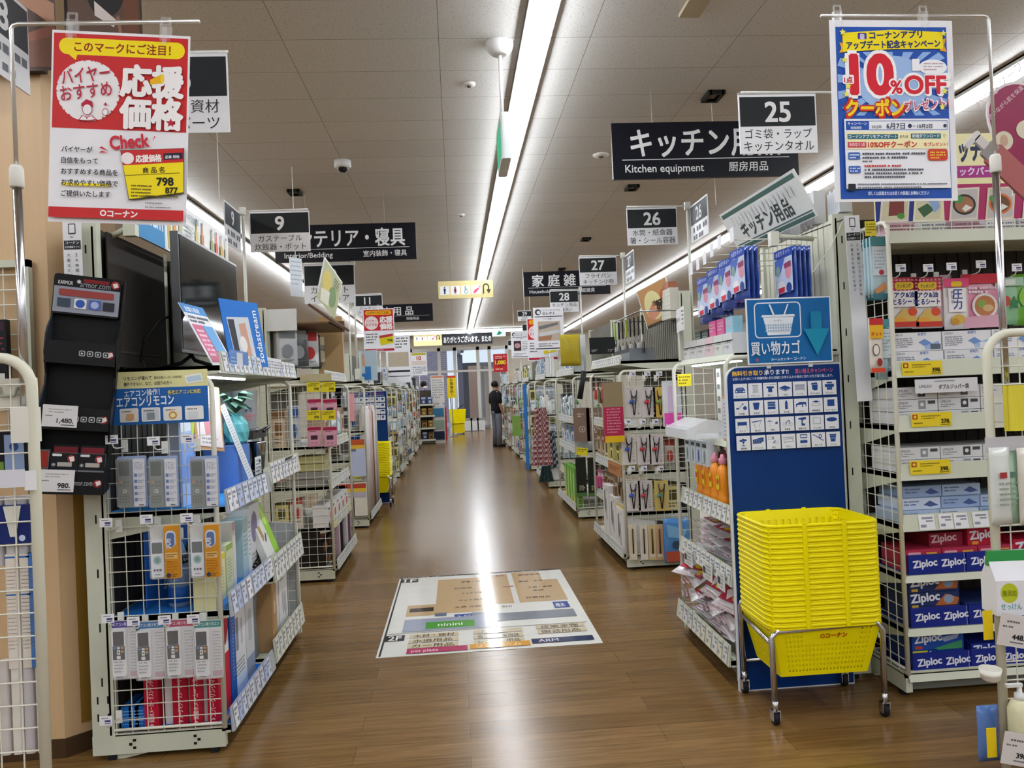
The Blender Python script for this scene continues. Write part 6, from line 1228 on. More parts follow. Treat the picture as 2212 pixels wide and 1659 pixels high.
# far net hangers
t = thing('brush_pack', 'tall clear pack with pink base hanging on the far wire net', 'pack', at(1452, 822, RY0 + RL + .04))
m = MB(); m.box(-.06, .05, 0, .02, -.27, 0, M('#e2e6ea', .12, film=.55)); m.build('film', t); m = MB(); m.box(-.055, .045, -.003, .02, -.27, -.19, M('#d24aa0', .3)); m.box(-.03, .02, -.004, .018, -.18, -.03, M('#c9b2d0', .3)); m.build('brush', t)
m = MB(); m.box(-.04, .04, 0, .002, -.07, 0, M('#d2c22a', .4)); m.art([('ln', 8, 12, 60, 3, 18, 9, '#6d6414')], -.04, 0, .001, 0); tag(m.build('sale_card', None, at(1478, 808, RY0 + RL - .03)), 'yellow sale card at the top of the far wire net', 'price card')
# cartons on the upper shelf
for i in range(6):
    c = ('#dcdcda', '#dcdcda', '#dcdcda', '#e0c6cc', '#d6dad2', '#d4d6d8')[i]
    m = MB(); m.box(-.065, .065, 0, .16, 0, .10, M(c, .4)); m.box(-.065, .065, 0, .004, .06, .065, M('#a9aaa8', .4)); m.art([('ln', 14, 40, 90, 2, 20, 9, '#8a8d92'), ('e', 66, 68, 12, 10, '#b9a9a4')], -.065, .10, .001, 0)
    tag(m.build('open_carton', None, AR(.80 - .135 * i, .06, 1.562), RZR), 'pale open display carton on the upper shelf, %s from the far end' % ORD[i], 'carton')
for i, (c, lb) in enumerate((('#2f4438', 'dark green'), ('#303230', 'black'), ('#c9588a', 'bright pink'), ('#c9588a', 'deep pink'), ('#8ab8c9', 'sky blue'))):
    m = MB(); m.box(-.05, .05, 0, .05, 0, .085 if i > 1 else .05, M(c, .35)); m.art([('ln', 10, 16, 70, 3, 16, 8, '#d9b4c8' if i > 1 else '#8a9a90')], -.05, .085 if i > 1 else .05, .001, 0)
    tag(m.build('small_carton', None, AR(.70 - .125 * i, .10, 1.663), RZR), '%s small carton standing in the open display cartons' % lb, 'carton')
m = MB(); m.box(0, .3, 0, .003, 0, .13, M('#cfcfcd', .4)); m.art([('ln', 14, 14, 40, 1, 9, 6, '#77797c'), ('t', 14, 70, 22, '水切りパック', '#55585c', 'l', .8, 0, 130), ('ln', 215, 20, 60, 4, 22, 10, '#55585c')], 0, .13, .001, 0)
o = tag(m.build('title_card', None, AR(.86, .03, 1.72), RZR - .15), 'grey title card above the open display cartons', 'card')
m = MB(); m.box(-.02, .02, -.01, .012, 0, .26, CREAM); tag(m.build('card_holder', None, AR(.86, .05, 1.56), RZR), 'cream holder post carrying the grey title card', 'post')
# blue net bags on pegs
def k_bluebag(seed):
    m = MB().pillow(.17, .27, .02, M('#3450a0', .18), 8, 9, seed, .006); r = thing('blue_bag', 'x', 'bag', mb=m)
    MB().art([('r', 6, 8, 158, 40, '#2a48a8'), ('t', 20, 38, 22, '水切りネット', '#c9d4ee', 'l', 1.2, 4, 120), ('p', [(10, 55), (160, 45), (160, 215), (10, 225)], '#b9c4dc'), ('p', [(10, 55), (100, 50), (60, 120), (10, 130)], '#4a66b8'), ('e', 62, 190, 34, 30, '#dfe0e4'), ('p', [(34, 195), (92, 190), (88, 215), (40, 222)], '#c2304a'), ('e', 124, 120, 26, 36, '#c98a9c'), ('e', 40, 110, 18, 26, '#7d9a8a'), ('e', 128, 200, 22, 26, '#2e4282'), ('p', [(90, 80), (150, 70), (150, 96), (96, 104)], '#8a3a5c')], -.085, .27, .001, -.017).build('printed_front', r); return r
KBB = [Kind(k_bluebag, s) for s in (1, 2)]
for i in range(4):
    for k in range(3):
        KBB[(i + k) % 2].put(AR(.80 - .185 * i + .008 * k, .19 + .028 * k - .0 * i, 1.765 + .02 * i), RZR + .1, 'blue printed net bag on the %s peg from the far end' % ORD[i], 'blue net bags peg %s' % ORD[i])
for k in range(4): KBB[k % 2].put(AR(.14 + .01 * k, .38 + .028 * k, 1.80), RZR + .15, 'blue printed net bag on the peg pushed against the back panel', 'blue net bags against the back panel')
for i, (y, z) in enumerate(((.82, 2.06), (.70, 2.07), (.58, 2.08), (.46, 2.1), (.34, 2.12), (.16, 2.12))):
    t = thing('bag_peg', 'long white peg with price plate above the blue net bags', 'hook', AR(y, .13, z), 0, 'pegs above the blue net bags')
    MB().tube([(0, 0, 0), (.42, 0, 0)], .003, WIRE, 6).build('rod', t); MB().box(-.012, -.009, -.025, .025, -.01, .06, M('#dcdce2', .3)).build('price_plate', t)
# kitchen goods board above
def free_board(pts, label, ops, W, Hh, sc, name='hanging_board'):
    """board through three corner points: near-top origin p0, right p1, down p2"""
    p0, p1, p2 = pts; ex = (p1 - p0).normalized(); ez = -(p2 - p0); ez = (ez - ex * ez.dot(ex)).normalized(); ey = ez.cross(ex)
    t = thing(name, label, 'sign'); t.matrix_world = Matrix((ex, ey, ez)).transposed().to_4x4(); t.location = p0
    MB().box(0, W, 0, .008, -Hh, 0, M('#dcdedd', .35)).build('board', t); MB().art(ops, 0, 0, sc, 0).build('printed_design', t); return t
p0, p1, p2 = at(1553, 465, 4.62), at(1712, 365, 3.62), at(1590, 555, 4.7)
W = (p1 - p0).length; Hh = .26; u = W / 1000
free_board((p0, p1, p2), 'white tilted kitchen goods board with green stripes above the blue bags', [('r', 20, 14, 960, 26, '#46645e'), ('r', 20, 218, 960, 8, '#46645e'), ('r', 20, 232, 960, 22, '#46645e'), ('t', 500, 195, 88, 'キッチン用品', '#3a4648', 'c', 1.6, 0, 680)] + [('r', 120 + 48 * i, 50 + (i % 3) * 6, 16, 60, '#cfd3d4') for i in range(17)], W, Hh, u)
m = MB(); m.tube([(0, 0, 0), (.2, 0, -.02)], .012, CREAM, 8); m.box(-.02, .02, -.02, .02, -.05, .02, M('#d9d8cc', .4)); tag(m.build('board_bracket', None, AR(.14, .32, 2.13)), 'cream bracket holding the tilted kitchen board', 'bracket')
for i, (w, h, c, lb) in enumerate(((.12, .13, '#d4d6da', 'white pleated paper pack on top of the shelf by the kitchen board'), (.14, .17, '#dcdde0', 'taller white paper pack on top of the shelf beside the web strip'), (.1, .12, '#c9ccd2', 'small white paper pack on the shelf top'))):
    q = at((1745, 1790, 1815)[i], 510, 4.2 - .25 * i); m = MB()
    for k in range(6): m.cbox((-w / 2 + w * k / 5, 0, h / 2 + .01 * (k % 2)), (w / 5.5, .06, h), M(c, .4))
    tag(m.build('paper_pack', None, (RX0 + .62 + .0 * i, RY0 + .62 - .28 * i, 2.2), RZR), lb, 'pack')
# aisle sign 25 and its arm
t, q, W, Hh = aisle_sign(1594, 205, 178, 3.62, '25', 'ゴミ袋・ラップ', 'キッチンタオル', 'aisle twentyfive panel for bags and wraps in front of the kitchen sign', 132)
sign_pole(q.x + W + .13, 3.63, 2.2, q.z + .03, 'pole carrying the aisle twentyfive panel behind the coupon poster', q.x + .02, q.z + .016)
def string(x, y, z0, z1, label): tag(MB().tube([(0, 0, z0 - z0), (.0, 0, z1 - z0)], .003, WIRE, 4).build('hanging_string', None, (x, y, z0)), label, 'string')
# ======================= sign posts along the aisle =======================
def pole_sign(px, py, w, Y, num, l1, l2, label, polepx, lowz, hpx=None, side=None):
    t, q, W, Hh = aisle_sign(px, py, w, Y, num, l1, l2, label, hpx)
    x = at(polepx, py, Y).x; sg = 1 if x < q.x else -1
    sign_pole(x, Y + .015, lowz, q.z + .03, 'white pole carrying the ' + label, q.x + W * (.98 if x < q.x else .02), q.z + .016)
    if side: side_panel(x + .02 * (1 if x > 0 else -1), Y - .40, Y + .01, q.z - Hh, q.z, -1 if x < 0 else 1, num, 'turned aisle panel beside the ' + label)
    return x, q
pole_sign(538, 458, 125, 6.1, '9', 'ガステーブル', '炊飯器・ポット', 'aisle nine panel for gas cookers and pots', 523, 1.62, 86, True)
pole_sign(1353, 450, 112, 5.95, '26', '水筒・紙食器', '箸・シール容器', 'aisle twentysix panel for flasks and tableware', 1486, 1.62, 82, True)
x, q = pole_sign(1250, 556, 83, 8.35, '27', 'フライパン', 'キッチン小物', 'aisle twentyseven panel for frying pans', 1346, 1.62, 62, True)
pole_sign(1187, 628, 63, 11.1, '28', 'キッチン用品', '食器洗い', 'aisle twentyeight panel behind the white select poster', 1254, 1.62, 48)
pole_sign(655, 572, 107, 8.6, '10', 'カーペット', 'インテリア', 'aisle ten panel behind the tilted picture card', 762, 1.62, 84)
pole_sign(760, 638, 64, 11.1, '11', 'カーテン', 'クッション', 'aisle eleven panel above the red price poster', 752, 1.62, 44)
q = at(1539, 208, 5.62); tag(MB().tube([(0, 0, 0), (0, 0, CEIL - 2.75)], .003, WIRE, 4).build('hanging_string', None, (q.x - .01, 5.62, 2.75)), 'white string from the ceiling bracket in front of the kitchen sign', 'string')
# ======================= generic goods for the farther shelf ends =======================
def g_carton(w, h, d, c, c2):
    m = MB(); m.box(-w / 2, w / 2, 0, d, 0, h, M(c, .4)); W_, H_ = w * 1000, h * 1000
    m.art([('r', 0, 0, W_, H_ * .22, c2), ('rr', W_ * .2, H_ * .34, W_ * .6, H_ * .34, 6, c2), ('ln', W_ * .12, H_ * .76, W_ * .7, 2, H_ * .09, max(4, W_ * .06), '#55575c')], -w / 2, h, .001, 0)
    return thing('product_carton', 'x', 'carton', mb=m)
def g_hang(w, h, c, c2):
    m = MB(); m.box(-w / 2, w / 2, 0, .002, -h, 0, M(c, .4)); W_, H_ = w * 1000, h * 1000
    m.art([('r', 0, 0, W_, H_ * .2, c2), ('ln', W_ * .1, H_ * .25, W_ * .7, 1, 8, 5, '#555')], -w / 2, 0, .001, 0); m.rbox(-w * .34, w * .34, -.02, 0, -h * .92, -h * .36, .012, M(c2, .3), 3, 'y')
    return thing('hanging_pack', 'x', 'pack', mb=m)
def g_bottle(r_, h, c, c2):
    m = MB(); m.lathe([(r_ * .9, 0), (r_, h * .04), (r_, h * .62), (r_ * .5, h * .8), (r_ * .42, h * .84)], M(c, .25), 12); r = thing('bottle', 'x', 'bottle', mb=m)
    MB().lathe([(r_ * .48, h * .82), (r_ * .48, h * .98), (r_ * .3, h)], M(c2, .4), 10).build('cap', r); return r
def g_pouch(w, h, c, c2):
    m = MB().pillow(w, h, .03, M(c, .2), 5, 6, 3, .003); r = thing('pouch', 'x', 'pouch', mb=m)
    MB().art([('r', w * 120, 8, w * 760, h * 250, c2), ('e', w * 500, h * 620, w * 260, h * 180, c2), ('ln', w * 180, h * 840, w * 640, 2, 9, 6, '#666')], -w / 2, h, .001, -.019).build('printed_front', r); return r
PAL = [('#d8d8d6', '#8a9aa8', 'white and grey'), ('#d4d0c4', '#b5483a', 'cream and red'), ('#c9d2d8', '#3a62a0', 'pale and blue'), ('#d2cfc9', '#5a8a4a', 'white and green'), ('#3a3c40', '#a9894a', 'black and gold'), ('#c9b49a', '#7a5a3a', 'tan and brown'), ('#d6c2c9', '#b04a78', 'pale and pink'), ('#d9cf8a', '#55502a', 'yellow'), ('#9ab0b8', '#dde2e2', 'grey blue'), ('#dcdcda', '#2e3238', 'white and black')]
GC = [Kind(g_carton, .12, .18, .12, a, b) for a, b, n in PAL]; GH = [Kind(g_hang, .10, .17, a, b) for a, b, n in PAL]
GB = [Kind(g_bottle, .034, .22, a, b) for a, b, n in PAL]; GP = [Kind(g_pouch, .14, .2, a, b) for a, b, n in PAL]
def fill(s, X0, Y0, L, D, zs, nm, seed, pal=range(10), mix='chpb', net=0, top=None, gap=None, y0=0.0, depth2=True, hmax=None):
    rnd = random.Random(seed); pal = list(pal); rz = RZL if s < 0 else RZR
    zs = sorted(zs)
    for zi, z in enumerate(zs):
        room = (zs[zi + 1] if zi + 1 < len(zs) else (top or z + .36)) - z - .07
        kind = mix[zi % len(mix)]; y = y0 + .07; ci = rnd.choice(pal); n = 0
        while y < L - .06:
            if rnd.random() < .35: ci = rnd.choice(pal)
            w = {'c': .12, 'h': .10, 'p': .14, 'b': .075}[kind]; sc = rnd.uniform(.85, 1.2); w *= sc
            hh = {'c': .18, 'h': .17, 'p': .2, 'b': .22}[kind] * sc
            if hh > room: sc *= room / hh
            lb = '%s %s, %s shelf of the %s, %s from front' % (PAL[ci][2], {'c': 'carton', 'h': 'hanging pack', 'p': 'pouch', 'b': 'bottle'}[kind], ORD[zi], nm, ORD[min(n, 20)])
            d = rnd.uniform(.02, .06)
            if kind == 'h':
                ht = room - .02
                GH[ci].put((X0 + s * d, Y0 + y + w / 2, z + max(ht, .18)), rz, lb, None, None, sc)
                if room > .40: GH[(ci + 3) % 10].put((X0 + s * (d + .01), Y0 + y + w / 2, z + max(ht, .18) - .2), rz, lb.replace(' pack, ', ' pack below '), None, None, sc)
            else: {'c': GC, 'p': GP, 'b': GB}[kind][ci].put((X0 + s * (d + (.03 if kind in 'pb' else 0)), Y0 + y + w / 2, z), rz, lb, None, None, (sc, sc, min(sc * rnd.uniform(.9, 1.5), sc * room / max(hh, .01))))
            y += w + rnd.uniform(.004, .02); n += 1
    for zi, z in enumerate(zs):                       # goods deeper on the shelf, seen through the near net
        if z < 1.5: side_row(s, X0, Y0, z, (zs[zi + 1] if zi + 1 < len(zs) else (top or z + .36)) - z - .08, ORD[zi], nm, rnd, pal)
    if net:
        for r in range(net):
            for c in range(4):
                ci = pal[(r + seed) % len(pal)] if rnd.random() < .7 else rnd.choice(pal)
                GH[ci].put((X0 + s * (.08 + .11 * c), Y0 - .028, 1.46 - .22 * r), 0, '%s hanging pack, net row %s of the %s, %s from aisle' % (PAL[ci][2], ('one', 'two', 'three', 'four', 'five', 'six')[r], nm, ORD[c]))
def side_row(s, X0, Y0, z, room, on, nm, rnd, pal, ds=(.28, .39)):
    for i, d in enumerate(ds):
        ci = rnd.choice(list(pal)); kd, w = rnd.choice((('carton', GC), ('pouch', GP), ('carton', GC))); h = .18 if kd == 'carton' else .2
        sc = .82 if kd == 'carton' else .7
        w[ci].put((X0 + s * d, Y0 + (.035 if kd == 'carton' else .08), z + .001), 0, '%s %s, %s shelf by the net of the %s, %s inward' % (PAL[ci][2], kd, on, nm, ORD[i]), None, None, (sc, sc, min(1.6, room / h)))
def su(s, X0, Y0, L, D, zs, label, H=2.15, rail='#d6d6d2', tops=True, **k):
    sh = [(z, -.02 if i == 0 else .02, None, .08, [rail, '#d9cf8a'] if i % 2 else [rail], None) for i, z in enumerate(zs)]
    return shelf_unit(s, X0, Y0, L, D, H, sh, label, bays=1, slots=False, backc='#6a675d', **k)  # back panel darker than the cream unit: shade inside the shelves put into its colour
# ---------- second shelf end, bedding side ----------
Z5 = (.12, .42, .74, 1.06, 1.60)
su(-1, -1.0, 6.08, 1.15, .45, Z5, 'cream shelf end with pink timers and yellow cards on its net')
N2 = 6.08
def k_timer():
    m = MB(); m.rbox(-.052, .052, 0, .003, -.16, 0, .008, M('#c9a0ac', .3), 2, 'y'); m.art([('r', 0, 6, 104, 26, '#9c2346'), ('ln', 12, 36, 70, 1, 8, 6, '#7d3048')], -.052, 0, .001, 0); r = thing('timer_pack', 'x', 'pack', mb=m)
    t_ = MB(); t_.rbox(-.04, .04, -.014, 0, -.15, -.055, .012, M('#cf9aac', .3), 3, 'y'); t_.art([('rr', 14, 14, 52, 34, 3, '#3c2c34'), ('rr', 16, 66, 18, 14, 4, '#b87a8e'), ('rr', 46, 66, 18, 14, 4, '#b87a8e')], -.04, -.055, .001, -.014); t_.build('timer', r); return r
KT = Kind(k_timer)
for r in range(2):
    for c in range(2):
        q = at(678 + 34 * c, (861, 921)[r], N2 - .05); KT.put((q.x, N2 - .04, q.z), 0, 'pink kitchen timer pack on the net, %s row, %s the aisle' % (('upper', 'lower')[r], ('away from', 'nearer')[c]))
        q = at(662 + 32 * c, (826, 887)[r], N2 - .06); m = MB(); m.box(0, .105, 0, .002, -.075, 0, M('#d8c92a', .4)); m.art([('ln', 10, 10, 84, 2, 14, 8, '#6d6414'), ('t', 92, 62, 18, '398', '#4a440e', 'r', 2)], 0, 0, .001, 0)
        tag(m.build('sale_card', None, (q.x, N2 - .06, q.z)), 'yellow sale card above the pink timer, %s row, %s the aisle' % (('upper', 'lower')[r], ('away from', 'nearer')[c]), 'price card')
m = MB(); m.box(0, .24, 0, .004, 0, .055, M('#b5ad8a', .4)); q = at(650, 825, N2); tag(m.build('net_sign', None, (q.x, N2 - .03, q.z)), 'olive grey header card on top of the timer net', 'sign')
AL = lambda y, d, z, Y=N2: (-1.0 - d, Y + y, z)
for i in range(4): carton('file_stack', 'olive grey boxed stack behind the net, %s layer' % ('lowest', 'second', 'third', 'topmost')[i], AL(.16, .05, 1.063 - .32 + .06 * i), .26, .055, .3, M(('#8d8c86', '#8d8c86', '#b0ad78', '#b0ad78')[i], .5), [('ln', 10, 10, 200, 4, 11, 6, '#77766a')])
for i in range(3):
    carton('purple_pack', 'purple edged white pack with portrait picture, %s on the lit shelf' % ORD[i], AL(.18 + .24 * i, .14, .745), .2, .16, .06, M('#d6d2d8', .35), [('r', 0, 0, 200, 26, '#4f3f8c'), ('rr', 60, 40, 80, 100, 8, '#c9a08c'), ('e', 100, 80, 24, 30, '#6d4436')])
for j in range(3):
    for i in range(4): carton('dark_box', 'dark box with orange picture on the lowest shelf, %s layer, %s from the net' % (('bottom', 'middle', 'top')[j], ORD[i]), AL(.12 + .25 * i, .06 + .02 * j, .123 + .095 * j), .23, .09, .25, M('#1e1a18', .4), [('e', 60, 50, 40, 26, '#a3552a'), ('e', 150, 52, 46, 24, '#b0772e'), ('ln', 20, 14, 130, 1, 12, 9, '#c9b49a')])
for i in range(5): carton('white_pack', 'white puffed pack with red picture on the second shelf, %s from the net' % ORD[i], AL(.10 + .22 * i, .03, .423), .2, .17, .12, M('#d4d4d4', .3), [('r', 20, 20, 60, 20, '#3c4a44'), ('e', 120, 90, 40, 34, '#b0503c'), ('ln', 20, 130, 120, 2, 12, 8, '#666')])
for z, on in ((.423, 'second'), (.745, 'third')): side_row(-1, -1.0, N2, z, .24, on, 'timer bay', random.Random(int(z * 100)), (1, 4, 7, 8))
for i in range(5): carton('upright_pack', 'tall dark edged pack at the aisle face of the timer shelf, %s from the net' % ORD[i], AL(.1 + .22 * i, .0, .10), .08, .30, .03, M(('#3a2c30', '#b59aa4', '#2b2a30', '#c9c2c6', '#6d5560')[i], .35), [('ln', 10, 30, 50, 10, 24, 9, '#c9b9b4')])
fill(-1, -1.0, N2, 1.15, .45, (1.06,), 'timer bay', 5, (0, 2, 5, 8), 'c', top=1.55, y0=.1)
# hanging goods above its net
hb = [('#b9bcc0', '#7d8288', 'silver grey'), ('#4a4c50', '#9a9c9e', 'dark grey'), ('#c9c9cc', '#c23a34', 'white and red'), ('#6d7074', '#b9bcc0', 'pewter'), ('#3e342c', '#a3662e', 'brown'), ('#57604a', '#c9c2a4', 'moss')]
for i, (a, b, nm) in enumerate(hb):
    k = Kind(g_pouch, .17, .30, a, b)
    for j in range(3 if i < 4 else 2): k.put((-1.32 + .05 * (i % 3) - .015 * j, N2 + .12 + .19 * i + .02 * j, 1.70), RZL - 1.0, '%s bag hanging above the timer net, %s along' % (nm, ORD[i]), '%s hanging bags' % nm)
m = MB(); m.box(-.42, .14, 0, .9, 0, .012, M('#6d5238', .5)); m.box(-.42, .14, .9, .912, 0, .1, M('#6d5238', .5))
t = thing('display_canopy', 'open brown wooden display flap above the timer shelf', 'display', (-1.12, N2 + .05, 2.02)); m.build('top_board', t)
m = MB(); m.box(0, .02, .0, .9, -.02, .22, M('#5d4638', .4)); m.art([], 0, 0); o = m.build('front_flap', t, (.16, 0, .01)); o.rotation_euler = (0, math.radians(-52), 0)
m = MB(); m.box(-.38, -.1, -.02, .0, -.05, .12, M('#d6d9d8', .3)); m.build('painted_lit_edge', t)  # pale strip: light along the flap edge painted as a colour
for x, y in ((-.34, .02), (-.34, .88)): MB().box(x, x + .02, y - .01, y + .01, -.42, 0, CREAM).build('post', t)
q0, q1, q2 = at(702, 555, 6.5), at(740, 610, 7.1), at(690, 640, 6.5)
free_board((q0, q1, q2), 'tilted picture card with green and yellow food print above the wooden flap', [('r', 20, 20, 960, 560, '#a9ad86'), ('e', 300, 250, 220, 150, '#c9b65a'), ('e', 650, 360, 200, 140, '#6d8a5a'), ('p', [(100, 400), (500, 330), (560, 520), (160, 560)], '#d6d2c2'), ('ln', 600, 80, 260, 4, 40, 22, '#5a5f4a')], (q1 - q0).length, (q0.z - q2.z) * .95, (q1 - q0).length / 1000)
q = at(625, 555, 7.0); m = MB(); m.box(0, .14, 0, .004, -.35, 0, M('#cfd6dc', .3)); m.art([('ln', 12, 30, 110, 6, 40, 12, '#9aa6b0')], 0, 0, .001, 0); m.tube([(.07, .002, 0), (.07, .002, CEIL - q.z)], .003, WIRE, 4); tag(m.build('hanging_card', None, (q.x, 7.0, q.z), .9), 'pale turned hanging card beside the bedding sign', 'card')
m = MB(); m.box(0, .22, 0, .04, 1.62 - at(725, 768, 7.15).z, .36, M('#b5966c', .5)); q = at(725, 768, 7.15); tag(m.build('wooden_board', None, (q.x - .15, 7.15, q.z)), 'tan wooden door sample panel standing above the timer shelf', 'board')
m = MB(); m.box(0, .20, 0, .03, 0, .34, M('#a9bcc8', .5)); m.art([('p', [(120, 330), (240, 330), (240, 600), (20, 600), (20, 470), (120, 470)], '#2f6fb0'), ('p', [(60, 100), (110, 60), (130, 320), (70, 330)], '#c4977c'), ('r', 12, 20, 40, 580, '#c9d2cf')], 0, .34, .00055, 0)
q = at(802, 822, 8.7); m.tube([(.1, .02, 0), (.1, .02, 1.5 - q.z)], .006, CHROME, 6); tag(m.build('poster_board', None, (q.x - .13, 8.7, q.z)), 'board with bare legs picture and blue shape below the red price poster', 'poster')
# ---------- third shelf end, bedding side ----------
N3 = 8.47; su(-1, -1.0, N3, 1.15, .45, Z5, 'cream shelf end with big white cartons and white rolls')
A3 = lambda y, d, z: (-1.0 - d, N3 + y, z)
def big(x, z, w, h, label, ops): m = MB(); m.box(0, w, 0, .3, 0, h, M('#d9d7c9', .4)); m.art(ops, 0, h, .001, 0); tag(m.build('white_carton', None, (x, N3 - .02 + .03, z)), label, 'carton')
for i, px in enumerate((735, 763)):
    q = at(px, 1130, N3); m = MB(); m.box(0, .165, 0, .02, 0, .36, M('#d9d7c9', .4)); m.art([('r', 8, 10, 150, 50, '#b0442e'), ('r', 8, 60, 150, 40, '#d9b83a'), ('r', 8, 100, 150, 60, '#b5aebb')], 0, .36, .001, 0)
    tag(m.build('white_carton', None, (q.x, N3 - .035, .14)), ('white carton with red and yellow label standing at the net bottom', 'white carton with red and yellow label nearer the aisle')[i], 'carton')
m = MB(); m.box(0, .17, 0, .006, 0, .40, M('#b3bdd8', .4)); m.art([('r', 5, 0, 160, 60, '#b5542e'), ('r', 5, 60, 160, 40, '#d9b03a'), ('r', 10, 100, 60, 30, '#6d6a7a')], 0, .40, .001, 0)
q = at(757, 1030, N3 - .04); tag(m.build('lilac_board', None, (q.x, N3 - .04, q.z)), 'pale lilac panel with orange label hanging on the net above the white cartons', 'panel')
for i in range(7):
    m = MB(); m.lathe([(.045, 0), (.045, 1.18 if i % 2 else 1.12), (.02, 1.2)], M(('#dcdad6', '#cfc9cc', '#d6c2c2', '#c2a79a', '#8d6a58', '#d2cfd4', '#bdb4b8')[i], .3), 12); tag(m.build('sheet_roll', None, A3(.07 + .15 * i, .03, .125)), 'tall standing sheet roll at the aisle face, %s from the near side' % ORD[i], 'roll')
m = MB(); m.box(0, .06, 0, .03, -.3, 0, M('#d99aa0', .5)); q = at(752, 850, N3 - .04); tag(m.build('pink_towel', None, (q.x, N3 - .05, q.z)), 'pink towel hanging on the net of the roll shelf', 'towel')
fill(-1, -1.0, N3, 1.15, .45, (1.06, 1.6), 'roll bay', 9, (0, 3, 5, 9), 'ch', top=2.05, y0=.2)
for i in range(5):
    k = Kind(g_hang, .12, .24, *(('#d4d4d2', '#7d8086'), ('#c9ccd2', '#3c3f46'), ('#cfcac2', '#4a4a44'), ('#d4d6d6', '#5f6a70'), ('#b9bdb9', '#2e3236'))[i]); q = at((735, 742, 735, 715, 720)[i], (838, 880, 935, 838, 1050)[i], N3 - .04); k.put((q.x + .02 * i, N3 - .035, q.z), 0, 'grey and white hanging pack on the roll shelf net, %s from the top' % ORD[i])
# recycling board and basket stack farther down
BMX, BMY = -1.13, 10.15
for nm in ('recycling_board',):
    src = bpy.data.objects[nm]; dup(src, (BMX - .34, BMY + .2, 0), 0, 'blue pictogram board far down the bedding side behind the second basket stack')
for i in range(20):
    src = K0.root if i == 0 else K1.root; b = dup(src, (BMX, BMY, .405 + .0218 * i), 0, 'yellow plastic shopping basket in the farther stack on the bedding side', 'farther stacked yellow baskets')
dup(bpy.data.objects['basket_stand'], (BMX, BMY, 0), 0, 'chrome stand holding the farther yellow basket stack')
for st in ('basket_stand.001',):
    for ch in bpy.data.objects[st].children:
        pass
# ---------- second shelf end, kitchen side ----------
K2 = 5.88; su(1, 1.268, K2, 1.28, .5, (.12, .44, .76, 1.10, 1.62), 'cream shelf end with chopstick packs hanging on its net')
def k_chop(c, card):
    m = MB(); m.box(-.055, .055, 0, .002, -.235, 0, M(card, .35)); m.art([('ln', 74, 40, 24, 12, 13, 5, '#9a948c'), ('e', 88, 205, 12, 12, '#b5a49c'), ('ln', 10, 12, 60, 1, 8, 6, '#8d8880')], -.055, 0, .001, 0); r = thing('chopstick_pack', 'x', 'pack', mb=m)
    a = MB()
    for x0, x1 in ((-.022, -.004), (.024, -.0)): a.tube([(x0, -.008, -.025), (x0 * .7, -.008, -.09), (x1, -.008, -.215)], .004, M('#2e2724', .35), 6)
    a.tube([(-.02, -.009, -.06), (.0, -.009, -.085), (.02, -.009, -.06)], .005, M('#2e2724', .35), 6); a.build('training_chopsticks', r)
    a = MB(); a.lathe(sphere_prof(.013), M(c, .35), 10); a.xf(Matrix.Translation((-.024, -.012, -.115))); a.box(-.03, .0, -.018, -.008, -.125, -.1, M(c, .35)); a.build('grip', r); return r
KC = {c: Kind(k_chop, c, cd) for c, cd in (('#3a56a8', '#cfcac6'), ('#b53a44', '#cfc8c6'), ('#7a9a4a', '#d0b25a'), ('#4a8a86', '#c9b46a'))}
rows = [(836, (1368, 1400, 1425), ('#3a56a8', '#b53a44', '#7a9a4a')), (938, (1358, 1390, 1417), ('#3a56a8', '#b53a44', '#b53a44')), (1038, (1367, 1393, 1428), ('#3a56a8', '#b53a44', '#4a8a86'))]
for r, (py, pxs, cs_) in enumerate(rows):
    for c, px in enumerate(pxs):
        q = at(px, py, K2 - .04); KC[cs_[c]].put((q.x, K2 - .035, q.z), 0, 'training chopsticks pack with %s grip on the %s net row, %s from the aisle' % ({'#3a56a8': 'blue', '#b53a44': 'red', '#7a9a4a': 'green', '#4a8a86': 'teal'}[cs_[c]], ('top', 'middle', 'third')[r], ORD[c]))
        q = at(px - 6, py - 18, K2 - .05); HOOK.put((q.x, K2 - .02, q.z), 0, 'white peg hook with price plate on the chopstick net', 'hooks on the chopstick net')
for i, px in enumerate((1366, 1390, 1408, 1424)):
    q = at(px, 1134, K2 - .04); m = MB(); m.box(-.03, .03, 0, .002, -.27, 0, M(('#d8ccb2', '#d9d2c2', '#d0bd8a', '#c9a684')[i], .35)); m.tube([(0, -.006, -.03), (0, -.006, -.22)], .006, M('#4a3628', .35), 6); m.art([('r', 8, 225, 40, 20, '#e2dcd0')], -.03, 0, .001, 0)
    tag(m.build('chopstick_set', None, (q.x, K2 - .035, q.z)), 'long chopstick set card at the net bottom, %s from the aisle' % ORD[i], 'pack')
m = MB().pillow(.2, .34, .03, M('#4f86c4', .2), 6, 8, 4, .004); m.art([('p', [(20, 40), (180, 90), (150, 160), (30, 140)], '#7ab0d8'), ('e', 90, 200, 30, 30, '#3a4a5c'), ('r', 10, 250, 180, 80, '#b5523a')], -.1, .34, .001, -.02); q = at(1470, 1215, K2 - .06); tag(m.build('blue_bag', None, (q.x - .02, K2 - .05, q.z)), 'blue and orange picture bag hanging at the bottom of the chopstick net', 'bag')
AK = lambda y, d, z: (1.268 + d, K2 + y, z)
